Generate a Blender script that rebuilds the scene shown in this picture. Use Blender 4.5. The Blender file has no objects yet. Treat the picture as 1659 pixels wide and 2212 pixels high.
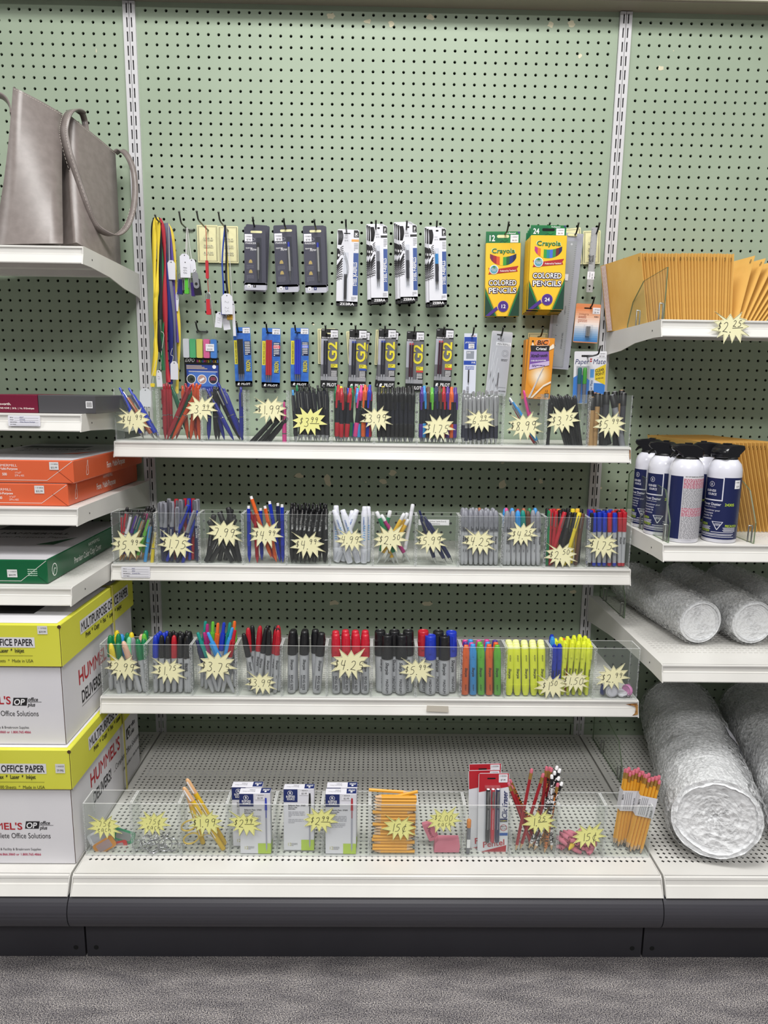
import bpy, math, random
import numpy as np
from mathutils import Matrix, Vector
random.seed(7)
SC = bpy.context.scene
COL = SC.collection
PI = math.pi
# ------------------------------------------------------------------ camera
CX, CY, CZ = 0.002, -1.8696, 1.222
PITCH, YAW, ROLL, FPX = 0.1724, 0.0148, 0.0137, 1480.0
_cy, _sy, _cp, _sp, _cr, _sr = math.cos(YAW), math.sin(YAW), math.cos(PITCH), math.sin(PITCH), math.cos(ROLL), math.sin(ROLL)
FW = Vector((_sy*_cp, _cy*_cp, -_sp)); R0 = Vector((_cy, -_sy, 0)); U0 = R0.cross(FW)
RT = R0*_cr + U0*_sr; UP = U0*_cr - R0*_sr
CAMP = Vector((CX, CY, CZ))
cd = bpy.data.cameras.new('camera'); cam = bpy.data.objects.new('camera', cd); COL.objects.link(cam)
m3 = Matrix((RT, UP, -FW)).transposed()
cam.matrix_world = Matrix.Translation(CAMP) @ m3.to_4x4()
cd.sensor_fit = 'AUTO'; cd.sensor_width = 36.0; cd.lens = FPX/2212*36.0; cd.clip_start = 0.02
SC.camera = cam
def ray(x, y): return FW + RT*((x-829.5)/FPX) - UP*((y-1106)/FPX)
def atY(x, y, Y):                       # where the sight line of a photo pixel meets the vertical plane at depth Y
    d = ray(x, y); return CAMP + d*((Y-CY)/d.y)
def atZ(x, y, Z):
    d = ray(x, y); return CAMP + d*((Z-CZ)/d.z)
# ------------------------------------------------------------------ materials
def lin(c):
    if isinstance(c, str):
        c = c.lstrip('#'); c = tuple(int(c[i:i+2], 16)/255 for i in (0, 2, 4))
    return tuple(x/12.92 if x <= .04045 else ((x+.055)/1.055)**2.4 for x in c)
MATS = {}
def mat(col, rough=.5, metal=0., spec=.5, trans=None, name=None, coat=0.):
    key = (col, rough, metal, spec, trans, coat)
    if key in MATS: return MATS[key]
    m = bpy.data.materials.new(name or 'mat'); m.use_nodes = True
    nt = m.node_tree; b = nt.nodes['Principled BSDF']
    b.inputs['Base Color'].default_value = (*lin(col), 1)
    b.inputs['Roughness'].default_value = rough; b.inputs['Metallic'].default_value = metal
    b.inputs['Specular IOR Level'].default_value = spec; b.inputs['Coat Weight'].default_value = coat
    if trans is not None:               # thin see-through plastic
        out = nt.nodes['Material Output']
        t = nt.nodes.new('ShaderNodeBsdfTransparent'); t.inputs[0].default_value = (*lin(trans[1]), 1)
        mx = nt.nodes.new('ShaderNodeMixShader'); mx.inputs[0].default_value = trans[0]
        nt.links.new(t.outputs[0], mx.inputs[1]); nt.links.new(b.outputs[0], mx.inputs[2])
        nt.links.new(mx.outputs[0], out.inputs[0])
    MATS[key] = m; return m
def noisy(name, c1, c2, scale, rough=.6, detail=3, bump=0., stretch=(1, 1, 1), lo=.35, hi=.65, metal=0.):
    m = bpy.data.materials.new(name); m.use_nodes = True; nt = m.node_tree; b = nt.nodes['Principled BSDF']
    tc = nt.nodes.new('ShaderNodeTexCoord'); mp = nt.nodes.new('ShaderNodeMapping'); mp.inputs['Scale'].default_value = stretch
    nz = nt.nodes.new('ShaderNodeTexNoise'); nz.inputs['Scale'].default_value = scale; nz.inputs['Detail'].default_value = detail
    cr = nt.nodes.new('ShaderNodeValToRGB'); cr.color_ramp.elements[0].position = lo; cr.color_ramp.elements[1].position = hi
    cr.color_ramp.elements[0].color = (*lin(c1), 1); cr.color_ramp.elements[1].color = (*lin(c2), 1)
    L = nt.links.new
    L(tc.outputs['Object'], mp.inputs[0]); L(mp.outputs[0], nz.inputs[0]); L(nz.outputs[0], cr.inputs[0]); L(cr.outputs[0], b.inputs['Base Color'])
    b.inputs['Roughness'].default_value = rough; b.inputs['Metallic'].default_value = metal
    if bump:
        bp = nt.nodes.new('ShaderNodeBump'); bp.inputs['Strength'].default_value = bump; bp.inputs['Distance'].default_value = .002
        L(nz.outputs[0], bp.inputs['Height']); L(bp.outputs[0], b.inputs['Normal'])
    return m
def clear(name, tint, fac0, fac1, rough=.05):   # thin clear acrylic: see-through with a grazing sheen
    m = bpy.data.materials.new(name); m.use_nodes = True; nt = m.node_tree
    for n in list(nt.nodes):
        if n.type != 'OUTPUT_MATERIAL': nt.nodes.remove(n)
    out = nt.nodes['Material Output']; t = nt.nodes.new('ShaderNodeBsdfTransparent'); t.inputs[0].default_value = (*lin(tint), 1)
    g = nt.nodes.new('ShaderNodeBsdfPrincipled'); g.inputs['Base Color'].default_value = (.75, .77, .78, 1); g.inputs['Roughness'].default_value = rough
    lw = nt.nodes.new('ShaderNodeLayerWeight'); lw.inputs[0].default_value = .25
    mr = nt.nodes.new('ShaderNodeMapRange'); mr.inputs[3].default_value = fac0; mr.inputs[4].default_value = fac1
    mx = nt.nodes.new('ShaderNodeMixShader'); L = nt.links.new
    L(lw.outputs[1], mr.inputs[0]); L(mr.outputs[0], mx.inputs[0]); L(t.outputs[0], mx.inputs[1]); L(g.outputs[0], mx.inputs[2]); L(mx.outputs[0], out.inputs[0])
    return m
# ------------------------------------------------------------------ glyphs of the built-in font, as flat meshes
GL = {}
CHARS = "ABCDEFGHIJKLMNOPQRSTUVWXYZabcdefghijklmnopqrstuvwxyz0123456789$.,!&'-#%/+()|é:\"*"
def load_glyphs():
    tmp = []
    for bold in (0, 1):
        for ch in CHARS:
            for s in (ch, ch+'|'):
                c = bpy.data.curves.new('g', 'FONT'); c.body = s; c.size = 1; c.resolution_u = 3; c.offset = (0 if ch in 'MWNmw' else .020) if bold else 0.0; c.fill_mode = 'FRONT'
                o = bpy.data.objects.new('g', c); COL.objects.link(o); tmp.append((bold, ch, len(s), o, c))
    bpy.context.view_layer.update(); dg = bpy.context.evaluated_depsgraph_get()
    raw = {}
    for bold, ch, n, o, c in tmp:
        me = bpy.data.meshes.new_from_object(o.evaluated_get(dg))
        raw[(bold, ch, n)] = ([(v.co.x, v.co.y) for v in me.vertices], [tuple(p.vertices) for p in me.polygons]); bpy.data.meshes.remove(me)
    for bold, ch, n, o, c in tmp: bpy.data.objects.remove(o); bpy.data.curves.remove(c)
    for bold in (0, 1):
        bar = max(v[0] for v in raw[(bold, '|', 1)][0])
        for ch in CHARS:
            adv = max(v[0] for v in raw[(bold, ch, 2)][0]) - bar
            GL[(bold, ch)] = (*raw[(bold, ch, 1)], adv)
        GL[(bold, ' ')] = ([], [], .28)
load_glyphs()
def twidth(s, bold=0): return sum(GL[(bold, c if (bold, c) in GL else '-')][2] for c in s)
# handwriting: strokes in a unit box, x right, z up
HW = {'0': [[(.5, 1), (.2, .8), (.12, .45), (.25, .08), (.5, 0), (.75, .15), (.85, .5), (.75, .85), (.5, 1)]],
 '1': [[(.45, 1), (.5, 0)]], '2': [[(.1, .8), (.35, 1), (.7, .9), (.72, .65), (.4, .25), (.05, .05), (.3, .1), (.9, .02)]],
 '3': [[(.15, .95), (.5, 1), (.75, .85), (.6, .62), (.35, .55), (.7, .45), (.85, .22), (.55, 0), (.1, .08)]],
 '4': [[(.25, 1), (.12, .45), (.8, .5)], [(.7, 1), (.62, 0)]], '5': [[(.85, 1), (.3, .97), (.2, .55), (.55, .65), (.85, .4), (.65, .06), (.1, .02)]],
 '6': [[(.6, 1), (.25, .6), (.12, .2), (.4, 0), (.75, .15), (.65, .42), (.2, .3)]], '7': [[(.1, .92), (.85, .95), (.4, 0)]],
 '8': [[(.8, .85), (.45, 1), (.2, .8), (.5, .55), (.8, .25), (.5, 0), (.18, .2), (.5, .52), (.8, .85)]],
 '9': [[(.78, .85), (.45, 1), (.15, .75), (.35, .5), (.75, .65), (.8, .95), (.72, .4), (.55, 0)]],
 '$': [[(.8, .82), (.4, .9), (.2, .7), (.5, .52), (.78, .32), (.5, .1), (.12, .2)], [(.52, 1.08), (.44, -.08)]],
 '.': [[(.1, .02), (.22, .06), (.2, -.02), (.1, .02)]], 'c': [[(.8, .7), (.45, .8), (.15, .4), (.45, 0), (.85, .15)]],
 'C': [[(.8, .7), (.45, .8), (.15, .4), (.45, 0), (.85, .15)], [(.62, 1.05), (.42, -.2)]],
 'e': [[(.15, .4), (.8, .5), (.55, .8), (.2, .55), (.3, .1), (.85, .1)]], 'a': [[(.75, .75), (.35, .75), (.15, .3), (.4, 0), (.75, .5), (.75, .75), (.85, 0)]],
 'h': [[(.2, 1.2), (.2, 0), (.3, .5), (.6, .7), (.8, .4), (.85, 0)]], ' ': [],
 'G': [[(.8, .85), (.45, 1), (.15, .5), (.45, 0), (.85, .2), (.85, .45), (.5, .45)]], 'B': [[(.2, 0), (.2, 1), (.7, .85), (.3, .55), (.85, .3), (.2, 0)]],
 '/': [[(.8, 1.1), (.2, -.1)]], '-': [[(.1, .4), (.9, .45)]], 'f': [[(.7, 1), (.4, .9), (.4, -.1)], [(.15, .55), (.7, .6)]], 't': [[(.4, 1), (.4, .1), (.7, .05)], [(.15, .65), (.75, .7)]]}
def smooth(pts, it=2):
    for _ in range(it):
        o = [pts[0]]
        for a, b in zip(pts, pts[1:]):
            o += [tuple(.75*x+.25*y for x, y in zip(a, b)), tuple(.25*x+.75*y for x, y in zip(a, b))]
        o.append(pts[-1]); pts = o
    return pts
# ------------------------------------------------------------------ mesh builder
I4 = Matrix.Identity(4)
def T(x, y, z): return Matrix.Translation((x, y, z))
def RX(a): return Matrix.Rotation(a, 4, 'X')
def RY(a): return Matrix.Rotation(a, 4, 'Y')
def RZ(a): return Matrix.Rotation(a, 4, 'Z')
def circ(n, r=1, ph=0): return [(r*math.cos(2*PI*i/n+ph), r*math.sin(2*PI*i/n+ph)) for i in range(n)]
def rrect(x0, z0, x1, z1, r, n=3):
    r = min(r, (x1-x0)/2.001, (z1-z0)/2.001); o = []
    for cx, cz, a in ((x1-r, z1-r, 0), (x0+r, z1-r, PI/2), (x0+r, z0+r, PI), (x1-r, z0+r, 1.5*PI)):
        o += [(cx+r*math.cos(a+i*PI/2/n), cz+r*math.sin(a+i*PI/2/n)) for i in range(n+1)]
    return o
class MB:
    def __init__(s, M=I4): s.v = []; s.f = []; s.m = []; s.sm = []; s.mats = []; s.M = M
    def mi(s, m):
        if m not in s.mats: s.mats.append(m)
        return s.mats.index(m)
    def add(s, vs, fs, m, M=None, sm=False):
        b = len(s.v); X = s.M @ M if M is not None else s.M
        s.v += [tuple(X @ Vector(p)) for p in vs]; k = s.mi(m)
        for f in fs: s.f.append(tuple(b+i for i in f)); s.m.append(k); s.sm.append(sm)
        return s
    def box(s, x0, y0, z0, x1, y1, z1, m, M=None):
        vs = [(x, y, z) for x in (x0, x1) for y in (y0, y1) for z in (z0, z1)]
        return s.add(vs, [(0, 1, 3, 2), (4, 6, 7, 5), (0, 4, 5, 1), (2, 3, 7, 6), (0, 2, 6, 4), (1, 5, 7, 3)], m, M)
    def cbox(s, x0, y0, z0, x1, y1, z1, m, c=.002, M=None):     # box with chamfered upright edges and rim
        o = [(x0+c, y0), (x1-c, y0), (x1, y0+c), (x1, y1-c), (x1-c, y1), (x0+c, y1), (x0, y1-c), (x0, y0+c)]
        k = [(x0+2*c, y0+c), (x1-2*c, y0+c), (x1-c, y0+2*c), (x1-c, y1-2*c), (x1-2*c, y1-c), (x0+2*c, y1-c), (x0+c, y1-2*c), (x0+c, y0+2*c)]
        vs = [(*p, z0) for p in k]+[(*p, z0+c) for p in o]+[(*p, z1-c) for p in o]+[(*p, z1) for p in k]
        fs = [tuple(range(7, -1, -1)), tuple(range(24, 32))]
        for l in range(3): fs += [(l*8+i, l*8+(i+1) % 8, l*8+8+(i+1) % 8, l*8+8+i) for i in range(8)]
        return s.add(vs, fs, m, M)
    def prism(s, o, y0, y1, m, M=None, sm=False, side=None):     # outline (x,z), counter-clockwise, seen from -Y; spans y0 (front) to y1
        n = len(o); vs = [(x, y0, z) for x, z in o]+[(x, y1, z) for x, z in o]
        s.add(vs, [tuple(range(n)), tuple(range(2*n-1, n-1, -1))], m, M)
        return s.add(vs, [(i, n+i, n+(i+1) % n, (i+1) % n) for i in range(n)], side or m, M, sm)
    def ext(s, o, x0, x1, m, M=None, sm=False):                  # outline (y,z) swept along x
        n = len(o); vs = [(x0, y, z) for y, z in o]+[(x1, y, z) for y, z in o]
        return s.add(vs, [tuple(range(n)), tuple(range(2*n-1, n-1, -1))]+[(i, n+i, n+(i+1) % n, (i+1) % n) for i in range(n)], m, M, sm)
    def face(s, o, y, m, M=None): return s.add([(x, y, z) for x, z in o], [tuple(range(len(o)))], m, M)
    def rect(s, x0, z0, x1, z1, m, y=0, M=None): return s.face([(x0, z0), (x1, z0), (x1, z1), (x0, z1)], y, m, M)
    def disc(s, x, z, r, m, y=0, M=None, n=20): return s.face([(x+a, z+b) for a, b in circ(n, r)], y, m, M)
    def ring(s, o, w, m, y=0, M=None, closed=True): return s.line([*o, o[0]] if closed else o, w, m, y, M)
    def lathe(s, pf, m, n=12, M=None, sm=True, sx=1, sy=1):
        vs = []; fs = []
        for r, z in pf: vs += [(sx*r*math.cos(2*PI*i/n), sy*r*math.sin(2*PI*i/n), z) for i in range(n)]
        for l in range(len(pf)-1): fs += [(l*n+i, l*n+(i+1) % n, l*n+n+(i+1) % n, l*n+n+i) for i in range(n)]
        s.add(vs, fs, m, M, sm); b = len(pf)-1
        return s.add(vs, [tuple(range(n-1, -1, -1)), tuple(range(b*n, b*n+n))], m, M, False)
    def tube(s, pts, r, m, n=8, M=None, closed=False):
        P = [Vector(p) for p in pts]; k = len(P); vs = []; fs = []; up = None
        for i, p in enumerate(P):
            if closed: t = (P[(i+1) % k]-P[i-1]).normalized()
            else: t = (P[min(i+1, k-1)]-P[max(i-1, 0)]).normalized()
            if up is None: up = t.orthogonal().normalized()
            up = (up-t*up.dot(t)); up = up.normalized() if up.length > 1e-6 else t.orthogonal().normalized()
            sd = t.cross(up); rr = r[i] if isinstance(r, (list, tuple)) else r
            vs += [tuple(p+up*(rr*c)+sd*(rr*q)) for c, q in circ(n)]
        for l in range(k if closed else k-1): fs += [(l*n+i, l*n+(i+1) % n, ((l+1) % k)*n+(i+1) % n, ((l+1) % k)*n+i) for i in range(n)]
        s.add(vs, fs, m, M, True)
        if not closed: s.add(vs, [tuple(range(n-1, -1, -1)), tuple(range((k-1)*n, k*n))], m, M)
        return s
    def line(s, pts, w, m, y=0, M=None):                          # flat pen stroke in the x,z plane
        h = w/2; vs = []; fs = []; n = len(pts)
        for i, p in enumerate(pts):
            a = pts[max(i-1, 0)]; b = pts[min(i+1, n-1)]
            if i in (0, n-1) and n > 3 and abs(pts[0][0]-pts[-1][0])+abs(pts[0][1]-pts[-1][1]) < 1e-7: a, b = pts[-2], pts[1]
            dx, dz = b[0]-a[0], b[1]-a[1]; l = math.hypot(dx, dz) or 1
            vs += [(p[0]-dz/l*h, y, p[1]+dx/l*h), (p[0]+dz/l*h, y, p[1]-dx/l*h)]
        fs = [(2*i, 2*i+1, 2*i+3, 2*i+2) for i in range(n-1)]
        return s.add(vs, fs, m, M)
    def text(s, t, x, z, h, m, y=0, bold=0, al='l', sh=0, sx=1, M=None, rot=0, w=None):   # h: cap height
        sc = h/.729; W = twidth(t, bold)*sc*sx
        if not t.strip(): return s
        if w: sx *= w/W; W = w
        x0 = {'l': 0, 'c': -W/2, 'r': -W}[al]; vs = []; fs = []; cr, sr = math.cos(rot), math.sin(rot)
        for ch in t:
            gv, gf, ad = GL[(bold, ch)] if (bold, ch) in GL else GL[(bold, '-')]
            b = len(vs)
            for gx, gz in gv:
                px, pz = x0+gx*sc*sx+sh*gz*sc, gz*sc; vs.append((x+px*cr-pz*sr, y, z+px*sr+pz*cr))
            fs += [tuple(b+i for i in f) for f in gf]; x0 += ad*sc*sx
        return s.add(vs, fs, m, M)
    def hand(s, t, x, z, h, m, y=0, w=None, pitch=.72, M=None, sh=.12):
        w = w or h*.09; cx = x
        for ch in t:
            for st in HW.get(ch, []):
                s.line(smooth([(cx+h*.62*(p[0])+sh*h*p[1], z+h*p[1]) for p in st]), w, m, y, M)
            cx += h*(.3 if ch == '.' else .45 if ch == '1' else pitch)
        return cx
    def small(s, x0, z0, x1, z1, n, m, y=0, M=None, jag=.3):      # rows of print too small to read
        rh = (z1-z0)/n
        for i in range(n):
            xa = x0
            while xa < x1-1e-6:
                wd = min((x1-x0)*random.uniform(.12, .3), x1-xa)
                s.rect(xa, z0+rh*(i+.25), xa+wd*.86, z0+rh*(i+.7), m, y, M); xa += wd
                if i == 0 and random.random() < jag: break
        return s
    def mesh(s, name):
        me = bpy.data.meshes.new(name); me.from_pydata(s.v, [], s.f)
        for m in s.mats: me.materials.append(m)
        me.polygons.foreach_set('material_index', s.m); me.polygons.foreach_set('use_smooth', s.sm); me.update(); return me
    def obj(s, name, parent=None, M=None):
        o = bpy.data.objects.new(name, s.mesh(name)); COL.objects.link(o)
        if parent: o.parent = parent
        if M is not None: o.matrix_world = M if not parent else o.matrix_world; 
        if M is not None and parent: o.matrix_local = M
        return o
def tag(o, label, cat, group=None):
    o['label'] = label; o['category'] = cat
    if group: o['group'] = group
    return o
def thing(name, label, cat, M=I4, group=None):
    o = bpy.data.objects.new(name, None); COL.objects.link(o); o.matrix_world = M; o.empty_display_size = .02
    return tag(o, label, cat, group)
def struct(o): o['kind'] = 'structure'; return o
def link(me, name, parent=None, M=None):
    o = bpy.data.objects.new(name, me); COL.objects.link(o)
    if parent: o.parent = parent
    if M is not None: o.matrix_local = M
    return o
def card(tl, tr, bl, Y):                # a flat card hanging in the plane at depth Y, from three of its corners in the photo
    a, b, c = atY(*tl, Y), atY(*tr, Y), atY(*bl, Y)
    w = (b-a).length; e = a-c; ang = math.atan2(-e.x, e.z); h = e.length
    return T(*a) @ RY(-ang), w, h
ORD = ['first', 'second', 'third', 'fourth', 'fifth', 'sixth', 'seventh', 'eighth', 'ninth', 'tenth', 'eleventh', 'twelfth', 'thirteenth', 'fourteenth', 'fifteenth', 'sixteenth', 'seventeenth', 'eighteenth', 'nineteenth', 'twentieth']
# ------------------------------------------------------------------ shared materials
GREEN = noisy('green_paint', '#97a690', '#9cab95', 6, .55, 4)
WHITE = noisy('shelf_enamel', '#d8d6d1', '#dedcd7', 9, .42, 3)
UPR = mat('#cfced0', .4, .0, .5, name='upright_paint')
DARK = mat('#0d0e0e', .9, name='void')
CHAR = noisy('charcoal_vinyl', '#38373d', '#3f3e44', 3, .5, 4, stretch=(.3, 3, 60))
CHAR2 = noisy('charcoal_kick', '#302f35', '#35343a', 5, .55, 4)
CREAM = mat('#d5cfb2', .7)
CHROME = mat('#c9c9c9', .22, 1.)
STEEL = mat('#9a9a98', .35, .9)
BLK = mat('#141416', .45); BLKG = mat('#101012', .25)
PAPER = mat('#e9e8ee', .7); WHT = mat('#f1f0f2', .5); INK = mat('#1d1b1f', .7); GREYP = mat('#8d8d92', .6)
ACR = clear('clear_acrylic', '#fcfdfc', .018, .22)
ACRE = mat('#e6e7e6', .3, trans=(.28, '#f7f8f7'), name='acrylic_edge')
def _scuff():
    m = clear('scuffed_corner', '#f2f4f2', .3, .5, .35); nt = m.node_tree; n = nt.nodes.new('ShaderNodeTexNoise'); n.inputs['Scale'].default_value = 420; n.inputs['Detail'].default_value = 2; tc = nt.nodes.new('ShaderNodeTexCoord'); r = nt.nodes.new('ShaderNodeMapRange'); r.inputs[1].default_value = .42; r.inputs[2].default_value = .6; r.inputs[3].default_value = .12; r.inputs[4].default_value = .45
    nt.links.new(tc.outputs['Object'], n.inputs[0]); nt.links.new(n.outputs[0], r.inputs[0]); mx = [q for q in nt.nodes if q.type == 'MIX_SHADER'][0]; nt.links.new(r.outputs[0], mx.inputs[0]); return m
ACRC = _scuff()
SCUFF = mat('#f4f5f4', .4, trans=(.5, '#f7f8f7'), name='scuffed_edge')
BLIS = clear('blister_plastic', '#fafbfc', .025, .2, .1)

def perf(mb, M, x0, x1, nx, z0, z1, nz, rx, rz, depth, m, shape='round', ms=None):
    hx, hz = (x1-x0)/nx/2, (z1-z0)/nz/2; A = []; B = []
    for k in range(8):
        a = k*PI/4; c, s = math.cos(a), math.sin(a); t = 1/max(abs(c), abs(s)); B.append((hx*c*t, hz*s*t))
        if shape == 'round': A.append((rx*c, rz*s))
        elif shape == 'rect': A.append((rx*c*t, rz*s*t))
        else: q = 1/(abs(c)+abs(s)); A.append((rx*c*q, rz*s*q))
    vs = []; fs = []; f2 = []
    for i in range(nx):
        for j in range(nz):
            cx, cz = x0+hx*(2*i+1), z0+hz*(2*j+1); b = len(vs)
            vs += [(cx+p, 0, cz+q) for p, q in B]+[(cx+p, 0, cz+q) for p, q in A]+[(cx+p, depth, cz+q) for p, q in A]
            for k in range(8):
                n = (k+1) % 8; fs.append((b+k, b+n, b+8+n, b+8+k)); f2.append((b+8+k, b+8+n, b+16+n, b+16+k))
    return mb.add(vs, fs, m, M).add(vs, f2, ms or m, M)

def chip(mb, px, py, w, h, Y=0, ang=0):
    c = atY(px, py, Y); n = 11; o = []
    for i in range(n):
        a = 2*PI*i/n; r = random.uniform(.55, 1.1); x, z = w/2*r*math.cos(a), h/2*r*math.sin(a)
        o.append((c.x+x*math.cos(ang)-z*math.sin(ang), c.z+x*math.sin(ang)+z*math.cos(ang)))
    mb.face(o, Y-.0003, CREAM)
P = .0254
def pegboard(name, x0, x1, nx, z1, nz, chips):
    mb = MB(); zb = z1-nz*P
    perf(mb, I4, x0, x0+nx*P, nx, zb, z1, nz, .0037, .0037, .005, GREEN)
    mb.box(x0-.024, 0, zb, x0, .005, z1, GREEN); mb.box(x0+nx*P, 0, zb, x1, .005, z1, GREEN)
    mb.box(x0-.024, 0, z1, x1, .005, 2.19, GREEN)
    for c in chips: chip(mb, *c)
    o = struct(mb.obj(name)); b = MB(); b.box(x0-.03, .022, .1, x1+.01, .03, 2.19, DARK); b.obj('backing', o); return o
Z0 = 2.136
CH = [(715, 35, .03, .018), (795, 46, .022, .012), (845, 51, .016, .02), (930, 37, .026, .016), (1190, 54, .018, .016), (1235, 52, .022, .018), (1253, 121, .01, .012), (645, 1027, .03, .02), (708, 1038, .022, .036),
 (828, 1040, .028, .02), (848, 1021, .022, .018), (1085, 1047, .03, .036), (1168, 1040, .016, .018), (720, 1302, .03, .02), (925, 1304, .034, .018), (1238, 1278, .02, .012), (790, 1041, .006, .004), (1085, 1000, .012, .004), (530, 728, .005, .008), (677, 701, .006, .005), (1180, 715, .008, .004)]
pegboard('wall_center', -.5715-P/2, .594, 46, Z0+P/2, 74, CH)
pegboard('wall_left', -.6495+P/2-47*P, -.6250, 47, Z0-.0035+P/2, 74, [(208, 110, .003, .012), (180, 120, .003, .003)])
pegboard('wall_right', .648-P/2, .648+46.5*P+.02, 47, Z0-.0035+P/2, 74, [(1428, 147, .02, .014), (1355, 155, .005, .004), (1298, 1054, .008, .007), (1455, 110, .004, .003), (1318, 1065, .004, .004)])
mb = MB()                                                       # kick strip along the foot of the pegboard
for x0, n in ((-.5715-P/2, 46), (-.6495+P/2-47*P, 47), (.648-P/2, 47)):
    perf(mb, T(0, -.005, 0), x0, x0+n*P, n, .236, .274, 1, .0033, .0033, .005, GREEN)
    mb.add([(x0, -.005, .274), (x0+n*P, -.005, .274), (x0+n*P, 0, .276), (x0, 0, .276)], [(0, 1, 2, 3)], GREEN)
mb.box(-1.85, .0225, .1, 1.85, .0295, .28, DARK)
for x in (-.6105, .6145): mb.box(x-.027, -.0048, .236, x+.027, 0, .274, GREEN)
struct(mb.obj('baseboard_back'))
# slotted uprights
def upright(x, label):
    t = thing('slotted_upright', label, 'upright', T(x, 0, 0), 'slotted uprights between the pegboard panels')
    for s in (-1, 1):
        mb = MB(); n = 61; zt = 2.1532; a, b = (-.0149, -.0107) if s < 0 else (.0107, .0149)
        perf(mb, T(0, -.007, 0), -.0107 if s < 0 else .0004, -.0004 if s < 0 else .0107, 1, zt-n*.03175, zt, n, .0017, .0112, .004, UPR, 'rect')
        mb.box(a, -.007, zt-n*.03175, b, 0, zt, UPR); xe = -.0004 if s < 0 else .0004; mb.box(min(xe, xe), -.007, zt-n*.03175, xe+.0002*s, 0, zt, UPR)
        mb.obj('channel', t)
    mb = MB(); mb.box(-.0145, -.001, .24, .0145, .0005, 2.153, DARK); mb.obj('channel_back', t)
upright(-.6096, 'white double slotted steel upright beside the grey handbag shelf')
upright(.6096, 'white double slotted steel upright beside the shelf of kraft mailers')
mb = MB(); mb.cbox(-1.85, -.05, 2.155, 1.85, .03, 2.19, mat('#8f887c', .6), .003); mb.box(-1.85, -.056, 2.158, 1.85, -.05, 2.2, mat('#d3cdbf', .5)); o = struct(mb.obj('trim_1'))
# ------------------------------------------------------------------ shelves
def lip(mb, x0, x1, Y, Z, h=.036):
    o = [(Y+.004, Z), (Y+.0005, Z), (Y-.0005, Z-.001), (Y-.0005, Z-.004), (Y+.0015, Z-.0048), (Y+.0015, Z-.0155), (Y-.0008, Z-.0162), (Y-.0012, Z-.0185), (Y-.0075, Z-h+.002), (Y-.007, Z-h), (Y+.001, Z-h+.001), (Y+.006, Z-h+.004)]
    return mb.ext(o, x0, x1, WHITE)
def shelf(label, x0, x1, Z, Y, holes=True, hs=(.0042, .0017), wall_drop=.075, margin=.05, group=None, bo=0):
    t = thing('steel_shelf', label, 'shelf', T((x0+x1)/2, 0, Z), group or 'white steel shelves bracketed to the uprights')
    t.matrix_world = I4
    mb = MB(); D = -Y; yb = -.012
    if holes:
        n = int((x1-x0-.03)/.0127); w = n*.0127; xa = (x0+x1-w)/2; m = int((D-margin-.03)/.0127); y1 = yb-.012; y0 = y1-m*.0127
        perf(mb, T(0, 0, Z) @ RX(-PI/2), xa, xa+w, n, y0, y1, m, hs[0], hs[1], .0012, WHITE, 'diamond' if hs[0] < .004 else 'rect')
        mb.box(x0+.002, y1, Z-.001, x1-.002, yb, Z, WHITE); mb.box(x0+.002, Y+.003, Z-.001, x1-.002, y0, Z, WHITE)
        mb.box(x0+.002, y0, Z-.001, xa, y1, Z, WHITE); mb.box(xa+w, y0, Z-.001, x1-.002, y1, Z, WHITE)
    else: mb.box(x0+.002, Y+.003, Z-.0015, x1-.002, yb, Z, WHITE)
    mb.obj('shelf_plate', t)
    mb = MB(); lip(mb, x0+.0024, x1-.0024, Y, Z); mb.obj('front_lip', t)
    mb = MB()
    for q in (.25, .55, .85): mb.box(x0+.004, Y*q-.012, Z-.02, x1-.004, Y*q+.012, Z-.0016, WHITE)
    mb.obj('stiffener', t)
    for x, s in ((x0, 1), (x1, -1)):
        o = [(Y-.0085, Z-.037), (Y-.002, Z-.0165), (Y-.001, Z-.001), (Y+.004, Z+.0005), (-.008, Z+.0005), (-.008, Z-wall_drop), (-.03, Z-wall_drop+.004), (Y*.35, Z-.052), (Y*.6, Z-.040), (Y*.9, Z-.036)]
        mb = MB(); mb.ext([(y, z) for y, z in o], min(x, x+s*.0022), max(x, x+s*.0022), WHITE)
        for z in (Z-.02, Z-wall_drop+.02): mb.box(x, -.0085, z-.008, x+s*.0022, .004, z+.008, WHITE)
        mb.prism(circ(8, .002), -.0001, 0, DARK, T(x-s*.0003, Y*.88, Z-.02) @ RZ(-s*PI/2))
        mb.obj('bracket', t)
    return t
XL0, XL1, XC0, XC1, XR0, XR1 = -1.829, -.6125, -.6075, .6075, .6125, 1.829
S1, S2, S3, DK = (1.102, -.256), (.820, -.313), (.541, -.419), (.240, -.605)
sh1 = shelf('white steel shelf carrying the top row of clear pen bins', XC0, XC1, *S1, holes=False, wall_drop=.06)
sh2 = shelf('white steel shelf carrying the middle row of bins with silver markers', XC0, XC1, *S2, margin=.03)
sh3 = shelf('white steel shelf carrying the row of bins with yellow highlighters, rusty at one end', XC0, XC1, *S3, margin=.03)
shelf('white steel shelf under the grey leather handbag', XL0, XL1, 1.5155, -.354, holes=False, wall_drop=.062)
shelf('white steel shelf holding the maroon and grey envelope boxes', XL0, XL1, 1.169, -.413, wall_drop=.05)
shelf('white steel shelf holding two orange reams of paper', XL0, XL1, .977, -.459, wall_drop=.07)
shelf('white steel shelf holding the green ream of cover paper', XL0, XL1, .821, -.511)
shelf('white steel shelf holding the upright row of small kraft mailers', XR0, XR1, 1.385, -.360, holes=False, wall_drop=.06)
shelf('white steel shelf holding the air duster cans', XR0, XR1, .915, -.463)
shelf('white steel shelf holding two rolls of bubble wrap', XR0, XR1, .665, -.509)
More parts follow.
